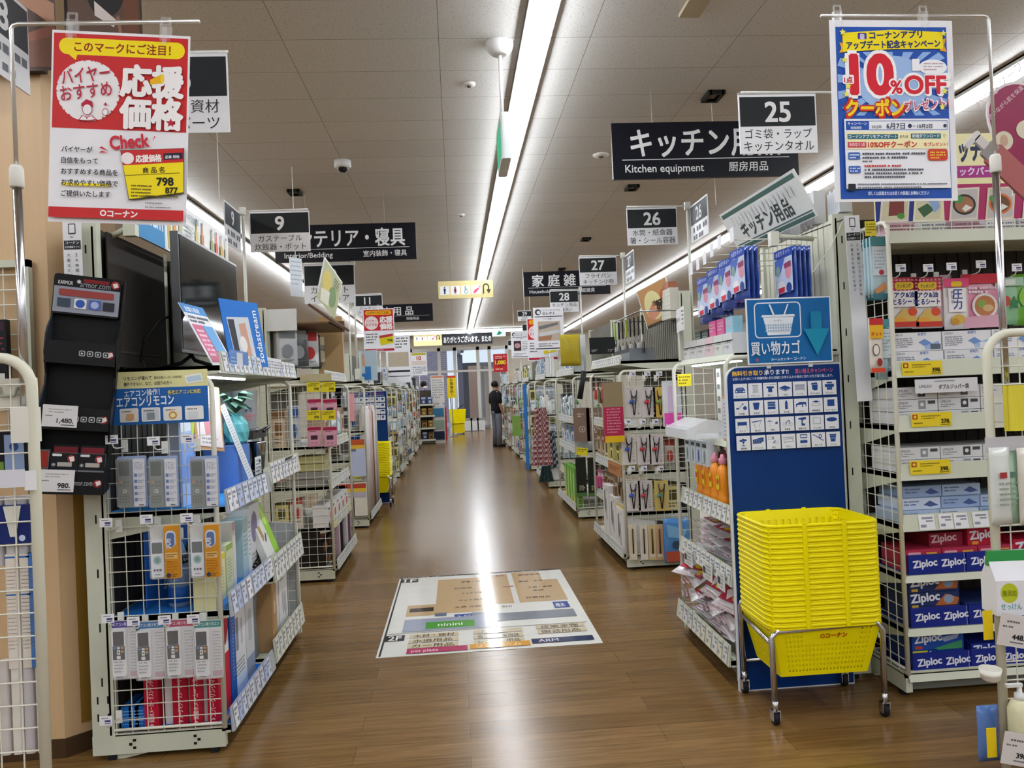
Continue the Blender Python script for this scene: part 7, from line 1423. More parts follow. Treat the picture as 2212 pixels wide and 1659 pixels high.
for i, (y, h) in enumerate(((.14, .34), (.40, .40), (.68, .46))):
    carton('white_carton', 'white carton with grey blade picture on the bottom shelf, %s from the net' % ORD[i], AK(y, -.02, .123), .24, h, .26, M('#dcdad8', .4), [('p', [(60, 60), (110, 40), (120, 200), (80, 260), (55, 200)], '#6d6a68'), ('p', [(130, 120), (150, 110), (160, 290), (140, 300)], '#57504c'), ('ln', 150, 30, 60, 2, 12, 8, '#999')], rz=RZR)
m = MB().box(-.075, .075, 0, .05, 0, .46, M('#a82a4c', .4)).art([('r', 0, 0, 150, 190, '#8a7a5c'), ('r', 0, 410, 150, 50, '#d9b01c'), ('ln', 20, 200, 100, 9, 22, 10, '#cf8a9c')], -.075, .46, .001, 0); q = at(1327, 955, K2 - .05); tag(m.build('red_pack', None, (q.x, K2 - .08, q.z)), 'tall red and gold pack hanging at the aisle corner of the chopstick net', 'pack')
for i, z in enumerate((.44, .76)): m = MB(); m.box(0, .5, 0, .01, -.05, .05, M('#b0794a' if i else '#c9b070', .4)); m.art([('ln', 30, 30, 400, 2, 20, 14, '#8a4a2a')], 0, .05, .001, 0); tag(m.build('shelf_strip', None, AK(.55, -.012, z), RZR), ('yellow printed shelf strip above the white cartons', 'orange printed shelf strip on the third shelf')[i], 'strip')
fill(1, 1.268, K2, 1.28, .5, (.44, .76, 1.10), 'chopstick bay', 21, (1, 5, 6, 7), 'hch', top=1.55, y0=.05)
# utensils above
for i in range(8):
    c = ('#8aa62a', '#1c1c1f', '#1c1c1f', '#8aa62a', '#26262a', '#1c1c1f', '#2a2826', '#222')[i]; t = thing('ladle', '%s handled kitchen utensil hanging above the chopstick net, %s from the far side' % ('green' if i in (0, 3) else 'black', ORD[i]), 'utensil', (1.42 + .01 * i, K2 + .80 - .1 * i, 1.98), RZR)
    MB().rbox(-.012, .012, -.006, .006, -.15, 0, .005, M(c, .4), 2, 'y').build('handle', t); m = MB(); m.tube([(0, 0, -.15), (0, 0, -.22)], .004, STEEL, 6); m.rbox(-.035, .035, -.004, .006, -.30, -.21, .02, M('#2a2a2c' if i % 2 else '#9a9c9e', .35), 3, 'y'); m.build('head', t)
m = MB(); m.tube([(0, 0, 0), (0, -.95, 0)], .006, STEEL, 8); m.tube([(0, 0, 0), (.35, 0, 0)], .006, STEEL, 8); m.tube([(0, -.95, 0), (.35, -.95, 0)], .006, STEEL, 8); tag(m.build('hanging_rail', None, (1.43, K2 + .9, 1.995)), 'steel rail carrying the hanging kitchen utensils', 'rail')
carton('grey_tray', 'grey metal tray box below the hanging utensils', AK(.42, .12, 1.623), .55, .1, .2, M('#6d7278', .3), [('r', 0, 0, 550, 30, '#2a2c30'), ('r', 200, 50, 60, 20, '#c9ccd0')], rz=RZR)
for i in range(4): m = MB(); m.box(-.035, .035, 0, .07, 0, .24, M('#c9c7ba', .5)); m.art([('ln', 12, 20, 40, 6, 36, 8, '#a9a79a')], -.035, .24, .001, 0); tag(m.build('catalog_box', None, AK(.05 + .075 * i, .43, 1.94), RZR), 'cream upright box on the top of the chopstick shelf', 'box', 'cream boxes on the chopstick shelf top')
carton('copper_pan', 'stacked copper coloured pans above the cream boxes', AK(.18, .43, 2.182), .26, .05, .07, M('#9a5f48', .3), [], rz=RZR, cat='pan')
q0, q1, q2 = at(1374, 630, 6.35), at(1437, 597, 6.05), at(1387, 698, 6.35)
free_board((q0, q1, q2), 'tilted noodle bowl picture board above the kitchen utensils', [('r', 20, 20, 960, 860, '#b58a5c'), ('e', 400, 480, 280, 340, '#d9cf9a'), ('e', 800, 480, 150, 260, '#b5603c'), ('p', [(150, 600), (420, 400), (560, 700), (250, 820)], '#c98a72'), ('t', 480, 640, 230, '麺', '#3a3024', 'l', 2), ('t', 380, 500, 120, '冷', '#3a3024', 'l', 1.5), ('r', 20, 880, 960, 70, '#4a4038')], (q1 - q0).length, (q1 - q0).length * .95, (q1 - q0).length / 1000)
# ---------- third shelf end, kitchen side ----------
K3 = 8.27; su(1, 1.268, K3, 1.42, .45, Z5, 'cream shelf end with brown bags and green packs on the kitchen side')
A4 = lambda y, d, z: (1.268 + d, K3 + y, z)
for i, px in enumerate((1258, 1285)):
    q = at(px, 953, K3 - .04); m = MB(); m.box(-.085, .085, 0, .05, 0, .36, M('#7a6458', .45)); m.art([('e', 85, 230, 34, 34, '#c9bcb0'), ('e', 85, 230, 28, 28, '#7a6458'), ('r', 80, 215, 10, 34, '#c9bcb0'), ('ln', 40, 60, 60, 2, 24, 12, '#c9bcb0')], -.085, .36, .001, 0); tag(m.build('brown_bag', None, (q.x, K3 - .06, q.z)), ('brown paper pack with round mark on the net by the aisle', 'brown paper pack with round mark farther from the aisle')[i], 'pack')
    m = MB(); m.box(-.055, .055, 0, .03, 0, .42, M('#23251f', .3)); m.art([('ln', 30, 300, 50, 3, 20, 14, '#a9a48a'), ('r', 0, 380, 110, 40, '#4a6a3a')], -.055, .42, .001, 0); q = at((1257, 1283)[i], 1072, K3 - .04); tag(m.build('dark_bottle_pack', None, (q.x, K3 - .06, q.z)), ('tall dark pack below the brown pack by the aisle', 'tall dark pack below the farther brown pack')[i], 'pack')
m = MB(); m.box(0, .12, 0, .002, -.08, 0, M('#d8c92a', .4)); m.art([('ln', 10, 12, 90, 2, 20, 10, '#4a440e')], 0, 0, .001, 0); o = tag(m.build('sale_card', None, (at(1246, 966, K3 - .08).x, K3 - .09, at(1246, 966, K3 - .08).z)), 'yellow sale card tilted below the brown packs', 'price card'); o.rotation_euler = (0, .15, 0)
m = MB(); m.tube([(0, 0, 0), (.03, 0, .16), (.06, 0, .3)], .03, M('#1e2022', .4), 8); tag(m.build('black_gadget', None, (at(1252, 860, K3 - .06).x, K3 - .07, at(1252, 862, K3 - .06).z)), 'black hanging tool at the top of the brown bag net', 'tool')
for i in range(4): carton('green_pack', 'bright green pack on the bottom shelf, %s from the net' % ORD[i], A4(.12 + .2 * i, -.02, .123), .17, .42, .08, M('#5f9c34', .35), [('p', [(30, 60), (120, 40), (90, 300), (40, 320)], '#a9cf6a'), ('e', 100, 340, 40, 30, '#d9c84a')], rz=RZR)
fill(1, 1.268, K3, 1.42, .45, (.74, 1.06, 1.60), 'brown bag bay', 31, (2, 3, 8, 0), 'cpc', top=2.0, y0=.05)
for i in range(5): carton('white_case', 'slim white case in the row below the black sign card', A4(.3 + .12 * i, .1, 1.78), .1, .24, .1, M('#d9dadb', .35), [('e', 50, 190, 8, 8, '#333'), ('ln', 20, 40, 50, 3, 18, 7, '#999')], rz=RZR, group='slim white cases')
m = MB(); m.box(0, .3, 0, .01, 0, .18, M('#16181a', .4)); m.art([('ln', 20, 130, 60, 2, 16, 10, '#999'), ('ln', 200, 130, 60, 2, 16, 10, '#999')], 0, .18, .001, 0); q = at(1276, 765, 8.2); tag(m.build('sign_card', None, (q.x, 8.25, q.z)), 'black sign card above the slim white cases', 'card')
m = MB().pillow(.22, .34, .05, M('#a9962a', .3), 6, 7, 3, .004); q = at(1235, 790, 8.2); tag(m.build('mustard_bag', None, (q.x, 8.25, q.z)), 'mustard yellow bag hanging beside the slim white cases', 'bag')
# ======================= far shelf ends =======================
Z4 = (.12, .42, .74, 1.06, 1.60)
K4 = 10.98
def cloth_mat(c1, c2, c3, sc):
    m = bpy.data.materials.new('plaid_cloth'); m.use_nodes = True; nt = m.node_tree; b = nt.nodes['Principled BSDF']; L = nt.links.new; N = nt.nodes.new
    tc = N('ShaderNodeTexCoord'); ch = N('ShaderNodeTexChecker'); ch.inputs['Scale'].default_value = sc; ch.inputs['Color1'].default_value = lin(c1); ch.inputs['Color2'].default_value = lin(c2); L(tc.outputs['Object'], ch.inputs[0])
    c2_ = N('ShaderNodeTexChecker'); c2_.inputs['Scale'].default_value = sc * 2; c2_.inputs['Color1'].default_value = (1, 1, 1, 1); c2_.inputs['Color2'].default_value = lin(c3); L(tc.outputs['Object'], c2_.inputs[0])
    mx = N('ShaderNodeMix'); mx.data_type = 'RGBA'; mx.blend_type = 'MULTIPLY'; mx.inputs[0].default_value = .6; L(ch.outputs[0], mx.inputs[6]); L(c2_.outputs[0], mx.inputs[7]); L(mx.outputs[2], b.inputs['Base Color']); b.inputs['Roughness'].default_value = .9; return m
def cloth(x, Y, z0, z1, w, mt, label, seed):
    m = MB(); n = 12; v = []; rnd = random.Random(seed)
    for j in range(2):
        for i in range(n + 1): v.append((-w / 2 * (1 if j else .55) + w * (1 if j else .55) * i / n, .02 * math.sin(i * 1.9 + seed) - .01, z0 if j else z1))
    m.add(v, [(i, n + 1 + i, n + 2 + i, i + 1) for i in range(n)], mt, True); m.add([(a, b + .006, c) for a, b, c in v], [(i, i + 1, n + 2 + i, n + 1 + i) for i in range(n)], mt, True)
    tag(m.build('apron', None, (x, Y, 0)), label, 'cloth')
P1, P2, P3 = cloth_mat('#8a3a40', '#c9b4b0', '#5a3a40', 26), cloth_mat('#20283e', '#a9b4b4', '#3a4a55', 20), cloth_mat('#16302e', '#24403c', '#1c2a34', 24)
q = at(1172, 1005, K4 - .06); cloth(q.x, K4 - .08, q.z, at(1172, 880, K4).z, .30, P1, 'red and white plaid apron hanging on the net of the fourth kitchen bay', 1)
q = at(1195, 1012, K4 - .06); cloth(q.x, K4 - .05, q.z, at(1195, 930, K4).z, .16, P2, 'navy and white checked apron hanging beside the red plaid one', 2)
q = at(1180, 1040, K4 - .06); cloth(q.x, K4 - .10, q.z, at(1180, 1005, K4).z, .22, P3, 'dark green tartan cloth hanging below the red plaid apron', 3)
names = {1: ['apron bay', 'fifth kitchen bay', 'sixth kitchen bay', 'seventh kitchen bay', 'last kitchen bay'], -1: ['fourth bedding bay', 'fifth bedding bay', 'sixth bedding bay', 'seventh bedding bay', 'last bedding bay']}
for s, x0, ys in ((1, 1.27, (10.98, 13.5, 15.9, 18.3, 20.7)), (-1, -1.02, (11.05, 13.4, 15.7, 18.0, 20.2))):
    for i, y in enumerate(ys):
        nm = names[s][i]; pal = ((8, 0, 2, 9), (3, 0, 8, 7), (2, 6, 0, 3), (9, 1, 5, 0), (0, 2, 4, 8))[i] if s > 0 else ((2, 9, 0, 4), (4, 7, 0, 8), (0, 9, 5, 2), (1, 0, 8, 4), (5, 4, 1, 0))[i]
        Lu = 1.35 if s > 0 else 1.2
        su(s, x0, y, Lu, .45, Z4, 'cream shelf end, the %s' % nm, H=2.05)
        fill(s, x0, y, Lu, .45, Z4, nm, 50 + i + 10 * s, pal, ('chpbc', 'pcbhp', 'hpchc', 'cbphc', 'pchbc')[i], net=0 if (s > 0 and i == 0) else (4, 5, 4, 3, 3)[i], top=1.98)
q = at(1160, 870, 13.5 - .06); m = MB(); m.box(-.03, .03, 0, .03, -1.5, 0, M('#2e6fb0', .4)); tag(m.build('blue_mop', None, (at(1134, 850, 13.4).x, 13.4, at(1134, 830, 13.4).z)), 'tall blue packaged mop at the fifth kitchen bay', 'mop')
m = MB(); m.box(-.09, .09, 0, .05, 0, .42, M('#7a9c4a', .4)); tag(m.build('green_pack', None, (at(1117, 940, 15.8).x, 15.8, at(1117, 942, 15.8).z)), 'green pack at the aisle corner of the sixth kitchen bay', 'pack')
# small posters clipped along the aisle
def rod(t, W, zb):
    sx = 1.36 if t.location.x > 0 else -1.36; xx = sx - t.location.x; xx = W * .5 if abs(t.location.x + W * .5) > 1.3 else xx
    MB().tube([(W * .5, .012, .03), (W * .5, .012, 1.58 - zb), (xx, .012, 1.56 - zb), (xx, .012, 1.47 - zb)], .006, CHROME, 6).build('stand_rod', t)
def mini_red(px, py, w, Y, label, lean=.0):
    q = at(px, py, Y); W = w * Y / FPX; Hh = W * 1.4; t = thing('poster', label, 'poster', (q.x, Y, q.z - Hh)); MB().box(0, W, 0, .004, 0, Hh, PAPER).build('sheet', t); u = W / 100
    MB().art([('r', 3, 3, 94, 68, '#c22a2c'), ('rr', 8, 6, 84, 14, 6, '#e8a91c'), ('t', 50, 17, 8, 'このマークにご注目！', '#7a2a14', 'c', 1, 0, 70), ('e', 27, 46, 22, 22, '#ecdede'), ('t', 27, 44, 9, 'バイヤー', '#b1203a', 'c', .8, 0, 34), ('t', 27, 56, 9, 'おすすめ', '#b1203a', 'c', .8, 0, 36), ('t', 54, 44, 18, '応援', '#f0eaea', 'l', 3, 0, 40), ('t', 54, 66, 18, '価格', '#f0eaea', 'l', 3, 0, 40), ('ln', 8, 80, 34, 4, 9, 4, '#555'), ('p', [(50, 88), (94, 82), (96, 112), (54, 120)], '#d9c81c'), ('p', [(50, 88), (94, 82), (94, 90), (51, 96)], '#b5323a'), ('t', 92, 108, 8, '798', '#222', 'r', 2), ('r', 3, 130, 94, 7, '#b1203a'), ('t', 50, 136, 5, 'コーナン', '#f0e6e6', 'c', 1, 0, 26)], 0, Hh, u).build('printed_design', t)
    poster_frame_parts(t, W, Hh, (W * .5,), 0, Hh); rod(t, W, q.z - Hh); return t
mini_red(783, 668, 66, 9.55, 'small red and white price poster beyond the timer shelf end')
mini_red(1137, 688, 66, 11.6, 'small red price poster half hidden behind the white select poster')
def select_poster(px, py, w, Y, label, ops):
    q = at(px, py, Y); W = w * Y / FPX; Hh = W * 1.42; t = thing('poster', label, 'poster', (q.x, Y, q.z - Hh)); MB().box(0, W, 0, .004, 0, Hh, PAPER).build('sheet', t)
    MB().art([('e', 16, 15, 10, 10, '#3c4450'), ('e', 18, 16, 6, 6, '#dfe2e6'), ('t', 30, 12, 6, 'コーナンオリジナル', '#2b2e34', 'l', .6, 0, 60), ('t', 30, 24, 9, 'セレクト', '#2b2e34', 'l', 1.6, 0, 44), ('r', 5, 29, 92, 2.5, '#26292e'), ('t', 50, 40, 5, 'くらしを楽しく', '#55585e', 'c', .5, 0, 50)] + ops + [('ln', 14, 118, 64, 2, 7, 3.5, '#777'), ('r', 5, 134, 92, 3, '#26292e')], 0, Hh, W / 100).build('printed_design', t); rod(t, W, q.z - Hh); return t
select_poster(1151, 665, 66, 11.02, 'white select poster with knife picture at aisle twentyeight', [('r', 14, 46, 74, 64, '#b9ab9c'), ('p', [(16, 62), (80, 50), (82, 58), (18, 74)], '#6d7076'), ('p', [(16, 84), (84, 74), (86, 84), (20, 96)], '#c9ccd0'), ('p', [(14, 96), (60, 92), (56, 108), (14, 110)], '#a3765a')])
select_poster(1103, 717, 40, 14.8, 'smaller white select poster with dark dish picture', [('r', 14, 50, 40, 54, '#3a2a2c'), ('e', 34, 76, 16, 14, '#b58a90'), ('ln', 60, 54, 28, 6, 9, 4, '#777')])
q = at(832, 725, 12.2); W = 52 * 12.2 / FPX
t = thing('poster', 'white sofa picture poster beyond the red price poster', 'poster', (q.x, 12.2, q.z - .75)); MB().box(0, W, 0, .004, 0, .75, PAPER).build('sheet', t); MB().art([('ln', 8, 10, 80, 4, 12, 6, '#555'), ('r', 8, 70, 84, 60, '#b5a894'), ('r', 4, 145, 92, 8, '#26292e'), ('r', 4, 168, 92, 3, '#55585e')], 0, .75, W / 100).build('printed_design', t); rod(t, W, q.z - .75)
q = at(887, 762, 16.8); W = 34 * 16.8 / FPX
t = thing('poster', 'small orange and white poster near the far snack shelf', 'poster', (q.x, 16.8, q.z - .5)); MB().box(0, W, 0, .004, 0, .5, PAPER).build('sheet', t); MB().art([('r', 6, 4, 88, 14, '#b9b02a'), ('t', 50, 48, 24, '10', '#c95a3a', 'c', 3), ('r', 6, 54, 88, 26, '#d9c9c0'), ('ln', 10, 90, 80, 4, 12, 6, '#777')], 0, .5, W / 100).build('printed_design', t); rod(t, W, q.z - .5)
q = at(1065, 765, 17.0); W = 30 * 17 / FPX
t = thing('poster', 'red poster with yellow price one thousand eighty near the far person', 'poster', (q.x, 17.0, q.z - .40)); MB().box(0, W, 0, .004, 0, .4, M('#b5242c', .4)).build('sheet', t); MB().art([('e', 50, 60, 40, 34, '#8a1a1e'), ('t', 50, 74, 26, '1,080', '#e3c22a', 'c', 3, 0, 80), ('ln', 15, 14, 70, 2, 12, 8, '#e8b8a8'), ('ln', 15, 105, 70, 1, 12, 8, '#e8c8a8')], 0, .4, W / 100).build('printed_design', t); rod(t, W, q.z - .4)
for px, py, w, Y, num, lb in ((1128, 700, 36, 14.5, '31', 'far aisle thirtyone panel behind the select posters'), (1097, 735, 28, 18.0, '32', 'far aisle thirtytwo panel near the green exit light'), (1118, 672, 30, 13.2, '29', 'far aisle twentynine panel behind the white select poster')):
    t, q, W, Hh = aisle_sign(px, py, w, Y, num, '日用品', '掃除用品', lb); MB().tube([(W * .5, .003, Hh), (W * .5, .003, CEIL - q.z + Hh)], .005, WIRE, 4).build('wire', t)
# ======================= far end: entrance =======================
FY = YF; FW = M('#cfc9bb', .6)
def fx_(px, py=840, Y=FY): return at(px, py, Y).x
xa, xb = fx_(888), fx_(1100); ztop = at(1000, 750, FY).z
m = MB(); m.box(XL, xa, FY, FY + .2, 0, CEIL, FW); m.box(xb, XR, FY, FY + .2, 0, CEIL, FW); m.box(xa, xb, FY, FY + .2, ztop, CEIL, FW)
struct('wall_far', m)
AL_ = M('#c9c8c2', .35, .3)
m = MB()
for px in (890, 951, 985, 1035, 1060, 1098):
    x = fx_(px); m.box(x - .06, x + .06, FY - .03, FY + .1, 0, ztop, AL_)
m.box(xa, xb, FY - .03, FY + .1, ztop - .12, ztop, AL_); m.box(xa, xb, FY - .02, FY + .08, 2.2, 2.28, AL_)
struct('door_1', m)
g = MB()
for a, b in ((890, 951), (951, 985), (1035, 1060), (1060, 1098)): g.box(fx_(a) + .06, fx_(b) - .06, FY, FY + .01, .05, ztop - .12, M('#dfeaf0', .05, film=.1))
struct('window_1', g)
struct('ground_outside', MB().box(-30, 30, FY + 3, FY + 40, -.1, -.02, M('#a9a8a8', .8)))
struct('ceiling_vestibule', MB().box(XL, XR, FY + .3, FY + 3.2, ztop + .1, ztop + .2, M('#d2ccc4', .6)))
def brick_mat():
    m = bpy.data.materials.new('mauve_brick'); m.use_nodes = True; nt = m.node_tree; b = nt.nodes['Principled BSDF']; br = nt.nodes.new('ShaderNodeTexBrick'); tc = nt.nodes.new('ShaderNodeTexCoord'); mp = nt.nodes.new('ShaderNodeMapping'); mp.inputs['Rotation'].default_value = (PI / 2, 0, 0)
    br.inputs['Color1'].default_value = lin('#8d7f96'); br.inputs['Color2'].default_value = lin('#7d6f88'); br.inputs['Mortar'].default_value = lin('#b0a6b4'); br.inputs['Scale'].default_value = 2.5
    nt.links.new(tc.outputs['Object'], mp.inputs[0]); nt.links.new(mp.outputs[0], br.inputs[0]); nt.links.new(br.outputs[0], b.inputs['Base Color']); b.inputs['Roughness'].default_value = .9; return m
BM = brick_mat()
t = thing('brick_building', 'mauve brick building seen through the far glass front', 'building', (0, FY + 9, 0))
MB().box(fx_(880, 840, FY + 9), fx_(968, 840, FY + 9), 0, .4, 0, 7, BM).build('brick_wall', t)
MB().box(fx_(994, 840, FY + 9), fx_(1110, 840, FY + 9), .4, .8, 0, 2.9, M('#6d6a6c', .7)).build('dark_wall', t)
m = MB(); x0, x1 = fx_(990, 840, FY + 7), fx_(1080, 840, FY + 7)
N = 12
for i in range(N):
    u0, u1 = i / N, (i + 1) / N; f = lambda u: 3.0 + .9 * math.sin(u * 2.6 + .2)
    m.box(x0 + (x1 - x0) * u0, x0 + (x1 - x0) * u1, -2, 1.5, f(u0), f(u0) + .5, M('#a7a2b4', .6))
t = thing('canopy_roof', 'wavy grey canopy roof outside the entrance', 'roof', (0, FY + 7, 0)); m.build('roof', t); MB().box(x0, x0 + .25, -.1, .1, 0, 3.2, M('#8d8a94')).build('post', t)
q = fx_(1027, 840, FY + 5); tag(MB().box(-.28, .28, 0, .3, 0, 2.6, M('#d2b4a4', .6)).build('pillar_sign', None, (q, FY + 5, 0)), 'pale pink pillar outside behind the glass doors', 'pillar')
q = fx_(1066, 840, FY + 3.5); tag(MB().box(-.35, .35, 0, .3, 0, 2.5, M('#e8c9b0', .6)).build('lit_pillar', None, (q, FY + 3.5, 0)), 'pale orange pillar outside at the kitchen side of the doors', 'pillar')
# banners and signs
q = at(955, 722, 26.6); W = 108 * 26.6 / FPX; Hh = 24 * 26.6 / FPX
t = thing('thank_you_banner', 'black thank you banner with white lettering over the far doors', 'sign', (q.x, 26.6, q.z - Hh)); MB().box(0, W, 0, .05, 0, Hh, M('#14151a', .4)).build('board', t); MB().art([('t', W / 2, Hh * .76, Hh * .52, 'ありがとうございます。またの', '#d9d9d9', 'c', 1.2, 0, W * .95)], 0, Hh).build('lettering', t)
for a in (.1, .9): MB().tube([(W * a, .02, Hh), (W * a, .02, CEIL - q.z + Hh)], .006, M('#a8a49c'), 4).build('wire', t)
q = at(1063, 712, 25.0); W = 29 * 25 / FPX; Hh = 15 * 25 / FPX
t = thing('exit_light', 'green lit exit light beside the thank you banner', 'exit sign', (q.x, 25, q.z - Hh)); MB().box(0, W, 0, .05, 0, Hh, M('#bfe8d4', .4, emit=1.0)).build('lit_panel', t); MB().art([('p', [(W * .5, Hh * .2), (W * .75, Hh * .5), (W * .55, Hh * .8), (W * .3, Hh * .8)], '#2f9c78')], 0, Hh).build('pictogram', t); MB().tube([(W / 2, .02, Hh), (W / 2, .02, CEIL - q.z + Hh)], .01, WHITE, 6).build('rod', t)
q = at(965, 812, 25); W = .28; Hh = .72
t = thing('yellow_banner', 'yellow vertical notice board standing at the far doors', 'sign', (q.x, 25, 0)); MB().box(0, W, 0, .02, q.z - Hh, q.z, M('#e2c81c', .4)).build('board', t); MB().art([('r', 0, 0, W, .07, '#c9442a')] + [('t', W * .5, .18 + .12 * i, .09, c, '#3a3014', 'c', 1.5) for i, c in enumerate('お買得品!')], 0, q.z).build('lettering', t); MB().box(W * .45, W * .55, .02, .05, 0, q.z - .1, STEEL).build('post', t); MB().box(0, W, -.1, .15, 0, .02, STEEL).build('foot', t)
# far snack shelf, drinks rack, red stand
SX0 = at(893, 900, 22).x
Sh = shelf_unit(1, 0, 0, .8, .4, 1.55, [(.12, 0, None, .05, None, None), (.45, 0, None, .05, None, None), (.8, 0, None, .05, None, None), (1.12, 0, None, .05, None, None)], 'dark far shelf of brown snack bags before the exit', near=False, far=False, backc='#4a4038', slots=False)
Sh.location = (SX0 + .62, 22.0, 0); Sh.rotation_euler = (0, 0, PI / 2)
snack = [Kind(g_pouch, .15, .22, a, b) for a, b in (('#8a6a34', '#c9a65a'), ('#6d5a3a', '#b5843a'), ('#3a4a7a', '#a9b4cc'), ('#9a7a44', '#5a4020'))]
for zi, z in enumerate((.12, .45, .8, 1.12)):
    for i in range(4): snack[(2 if zi == 3 else (i + zi) % 4)].put((SX0 - .06 + .18 * i, 22.1, z), 0, '%s snack bag on the %s shelf of the far snack rack, %s along' % ('blue' if zi == 3 else 'brown', ORD[zi], ORD[i]))
q = at(937, 940, 22.4); t = thing('drink_rack', 'white drink rack with calendar poster beside the snack shelf', 'rack', (q.x, 22.2, 0))
MB().box(0, .34, 0, .3, 0, 1.1, M('#d2d2d0', .4)).build('cabinet', t); m = MB(); m.box(-.02, .36, 0, .01, 1.15, 1.95, M('#d6d2cc', .5)); m.art([('r', 20, 20, 340, 60, '#c98a6a'), ('ln', 30, 120, 300, 8, 70, 40, '#9a9a9c')], -.02, 1.95, .001, 0); m.build('poster_board', t)
for i, (z, c) in enumerate(((.1, '#24304a'), (.42, '#9ab0a0'), (.76, '#3a7aa0'))): MB().box(.02, .32, -.02, 0, z, z + .24, M(c, .4)).build('bottle_row', t)
q = at(957, 940, 23.5); tag(MB().box(0, .13, 0, .2, 0, 1.0, M('#b52a30', .4)).art([('ln', 30, 60, 40, 16, 50, 26, '#d9b4b0')], 0, 1.0, .001, 0).build('red_stand', None, (q.x, 23.5, 0)), 'narrow red display stand beside the drink rack', 'stand')
# yellow cart baskets by the doors
q = at(990, 925, 26.5)
t = thing('cart', 'yellow basket cart parked before the far doors', 'cart', (q.x, 26.5, 0))
m = MB(); m.box(-.24, .24, -.3, .3, .38, .42, YB_); m.add([(-.24, -.3, .4), (.24, -.3, .4), (.28, -.34, .85), (-.28, -.34, .85)], [(0, 1, 2, 3)], YB_); m.add([(-.24, -.3, .4), (-.28, -.34, .85), (-.28, .34, .85), (-.24, .3, .4)], [(0, 1, 2, 3)], YB_); m.add([(.24, -.3, .4), (.24, .3, .4), (.28, .34, .85), (.28, -.34, .85)], [(0, 1, 2, 3)], YB_); m.add([(-.24, .3, .4), (-.28, .34, .85), (.28, .34, .85), (.24, .3, .4)], [(0, 1, 2, 3)], YB_); m.build('basket', t)
MB().box(-.22, .22, -.28, .28, .05, .36, M('#d2c00c', .4)).build('lower_basket', t); m = MB(); m.tube([(-.2, .34, .1), (-.22, .5, 1.0), (-.24, .1, 1.45)], .016, BLACK, 6); m.tube([(.0, .34, .85), (.2, .3, 1.0)], .016, BLACK, 6); m.build('handle', t)
for a in (-.18, .18):
    for b in (-.24, .24): m = MB(); m.lathe([(.01, -.02), (.045, -.015), (.045, .015), (.01, .02)], RUB, 12); m.xf(Matrix.Translation((a, b, .045)) @ Matrix.Rotation(PI / 2, 4, 'Y')); m.build('wheel', t)
for i in range(3):
    q = at(1012 + 14 * i, 925, 28.2); tag(MB().box(-.14, .14, 0, .3, 0, .4, M('#c9c9c7', .5)).box(-.16, .16, -.02, .32, .4, .46, M('#8a8d8a', .5)).build('entrance_box', None, (q.x, 28.2, 0)), 'low white cabinet by the glass doors', 'cabinet', 'low white cabinets by the far doors')
tag(MB().box(-.5, .5, 0, 1.2, 0.0, .012, M('#55565a', .9)).build('entrance_mat', None, (fx_(1010), 28.0, 0)), 'grey entrance mat at the far glass doors', 'mat')
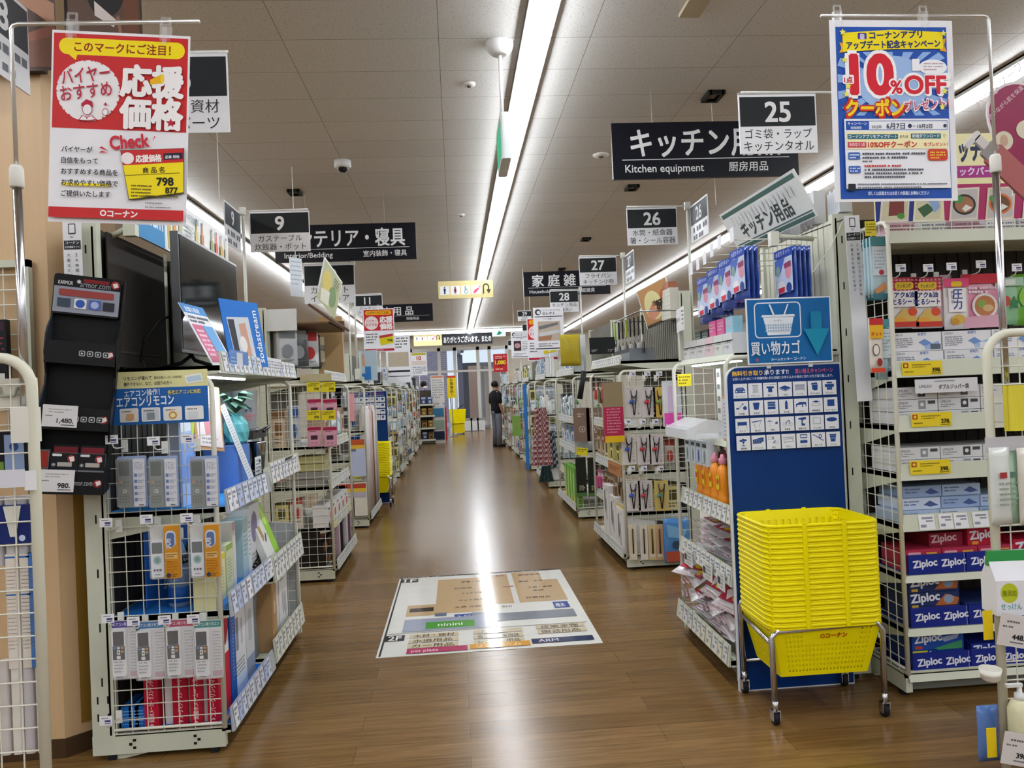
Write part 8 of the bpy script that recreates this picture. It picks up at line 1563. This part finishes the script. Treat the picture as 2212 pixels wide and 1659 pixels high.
# ======================= people =======================
def skin_fig(name, verts, edges, radii, m, parent=None, sub=1):
    me = bpy.data.meshes.new(name); me.from_pydata(verts, edges, []); me.materials.append(m); o = bpy.data.objects.new(name, me); COL.objects.link(o)
    if parent: o.parent = parent
    md = o.modifiers.new('skin', 'SKIN'); md.use_smooth_shade = True
    if not me.skin_vertices: 
        bpy.context.view_layer.objects.active = o
    for i, r in enumerate(radii): me.skin_vertices[0].data[i].radius = (r, r) if not isinstance(r, tuple) else r
    me.skin_vertices[0].data[0].use_root = True
    sb = o.modifiers.new('smooth', 'SUBSURF'); sb.levels = 1; sb.render_levels = sub; return o
SKIN = M('#b98a70', .5)
def person(label, loc, rz, h, shirt, trousers, face_mask=False, arm=0.0):
    k = h / 1.72
    V = [(0, 0, .92), (0, 0, 1.1), (0, .01, 1.3), (0, .01, 1.42), (0, .0, 1.5), (0, -.01, 1.58), (0, -.01, 1.66),
         (.17, .01, 1.40), (.21, .02, 1.12), (.20, -.06 - arm, .90 + arm * 1.2), (.2, -.09 - arm, .82 + arm * 1.3), (-.17, .01, 1.40), (-.21, .02, 1.12), (-.20, -.06, .90), (-.2, -.09, .82),
         (.09, 0, .86), (.10, -.01, .48), (.10, .02, .08), (.11, -.12, .03), (-.09, 0, .86), (-.10, -.01, .48), (-.10, .02, .08), (-.11, -.12, .03)]
    Ed = [(0, 1), (1, 2), (2, 3), (3, 4), (4, 5), (5, 6), (3, 7), (7, 8), (8, 9), (9, 10), (3, 11), (11, 12), (12, 13), (13, 14), (0, 15), (15, 16), (16, 17), (17, 18), (0, 19), (19, 20), (20, 21), (21, 22)]
    Rr = [(.14, .10), (.13, .09), (.15, .1), (.09, .08), .05, (.072, .09), (.06, .075), .05, .04, .032, .03, .05, .04, .032, .03, .08, .055, .04, .035, .08, .055, .04, .035]
    root = skin_fig('person', [Vector(v) * k for v in V], Ed, [tuple(x * k for x in r) if isinstance(r, tuple) else r * k for r in Rr], SKIN)
    root.location = loc; root.rotation_euler = (0, 0, rz); tag(root, label, 'person')
    S_ = M(shirt, .8); T__ = M(trousers, .8); K = Matrix.Scale(k, 4)
    m = MB(); m.lathe([(.168, .88), (.163, 1.0), (.158, 1.12), (.172, 1.27), (.168, 1.37), (.135, 1.435), (.075, 1.485), (.062, 1.49)], S_, 20, (0, .005), 1.08, .74)
    for s in (-1, 1):
        ya = arm if s > 0 else 0
        m.tube([(s * .13, .01, 1.41), (s * .178, .012, 1.37), (s * .205, .018, 1.25), (s * .215, .015, 1.14)], [.06, .07, .062, .06], S_, 10)
    m.xf(K); m.build('shirt', root)
    m = MB(); m.lathe([(.06, .76), (.13, .82), (.17, .87), (.168, .93), (.16, .96)], T__, 20, (0, 0), 1.0, .78)
    for s in (-1, 1): m.tube([(s * .085, 0, .90), (s * .09, -.005, .75), (s * .10, -.01, .48), (s * .10, .015, .06)], [.09, .092, .072, .066], T__, 12)
    m.xf(K); m.build('trousers', root)
    for s in (-1, 1): m = MB(); m.rbox(s * .105 - .045, s * .105 + .045, -.17, .075, 0, .075, .035, M('#2a2a2e', .5)); m.xf(K); m.build('shoe', root)
    m = MB(); m.lathe(sphere_prof(.1, 10, -38, 90, 0), M('#17130f', .6), 16, (0, .022), .93, 1.0); m.xf(Matrix.Translation((0, -.005, 1.635)) @ Matrix.Scale(1, 4)); m.xf(Matrix.Scale(k, 4)); m.build('hair', root)
    m = MB()
    for s in (-1, 1): m.lathe(sphere_prof(.011), M('#1a1614', .3), 8); 
    m = MB()
    for s in (-1, 1):
        e = MB().lathe(sphere_prof(.011), M('#1a1614', .3), 8); e.xf(Matrix.Translation((s * .032, -.09, 1.615))); m.add(e.v, e.f, M('#1a1614', .3))
    m.tube([(0, -.088, 1.61), (0, -.11, 1.58), (0, -.095, 1.575)], .011, SKIN, 6); m.tube([(-.025, -.09, 1.545), (.025, -.09, 1.545)], .006, M('#8a4a44', .5), 5); m.xf(Matrix.Scale(k, 4)); m.build('face', root)
    m = MB()
    for s, ya in ((1, -.09 - arm), (-1, -.09)):
        z = .82 + (arm * 1.3 if s > 0 else 0)
        for i in range(4): m.tube([(s * .2 + (i - 1.5) * .016, ya - .01, z - .01), (s * .2 + (i - 1.5) * .018, ya - .03, z - .07), (s * .2 + (i - 1.5) * .017, ya - .04, z - .105 + .01 * abs(i - 1.5))], .0085, SKIN, 6)
        m.tube([(s * .2 - s * .03, ya - .01, z), (s * .2 - s * .045, ya - .04, z - .04)], .009, SKIN, 6)
    m.xf(Matrix.Scale(k, 4)); m.build('fingers', root)
    if face_mask: m = MB(); m.lathe([(.05, -.045), (.075, -.02), (.078, .01), (.06, .03)], M('#dfe2e6', .6), 14, (0, 0), 1, .75); m.xf(Matrix.Scale(k, 4) @ Matrix.Translation((0, -.035, 1.555))); m.build('face_mask', root)
    return root
q = at(1074, 930, 19.6); person('person in black shirt and grey trousers walking at the kitchen side near the doors', (q.x, 19.6, 0), math.radians(120), 1.68, '#15151a', '#6d727c')
q = at(919, 900, 22.9); person('person with white mask and blue shirt behind the far snack shelf', (q.x, 22.9, 0), math.radians(60), 1.80, '#2a55a0', '#2a2c34', True, .15)
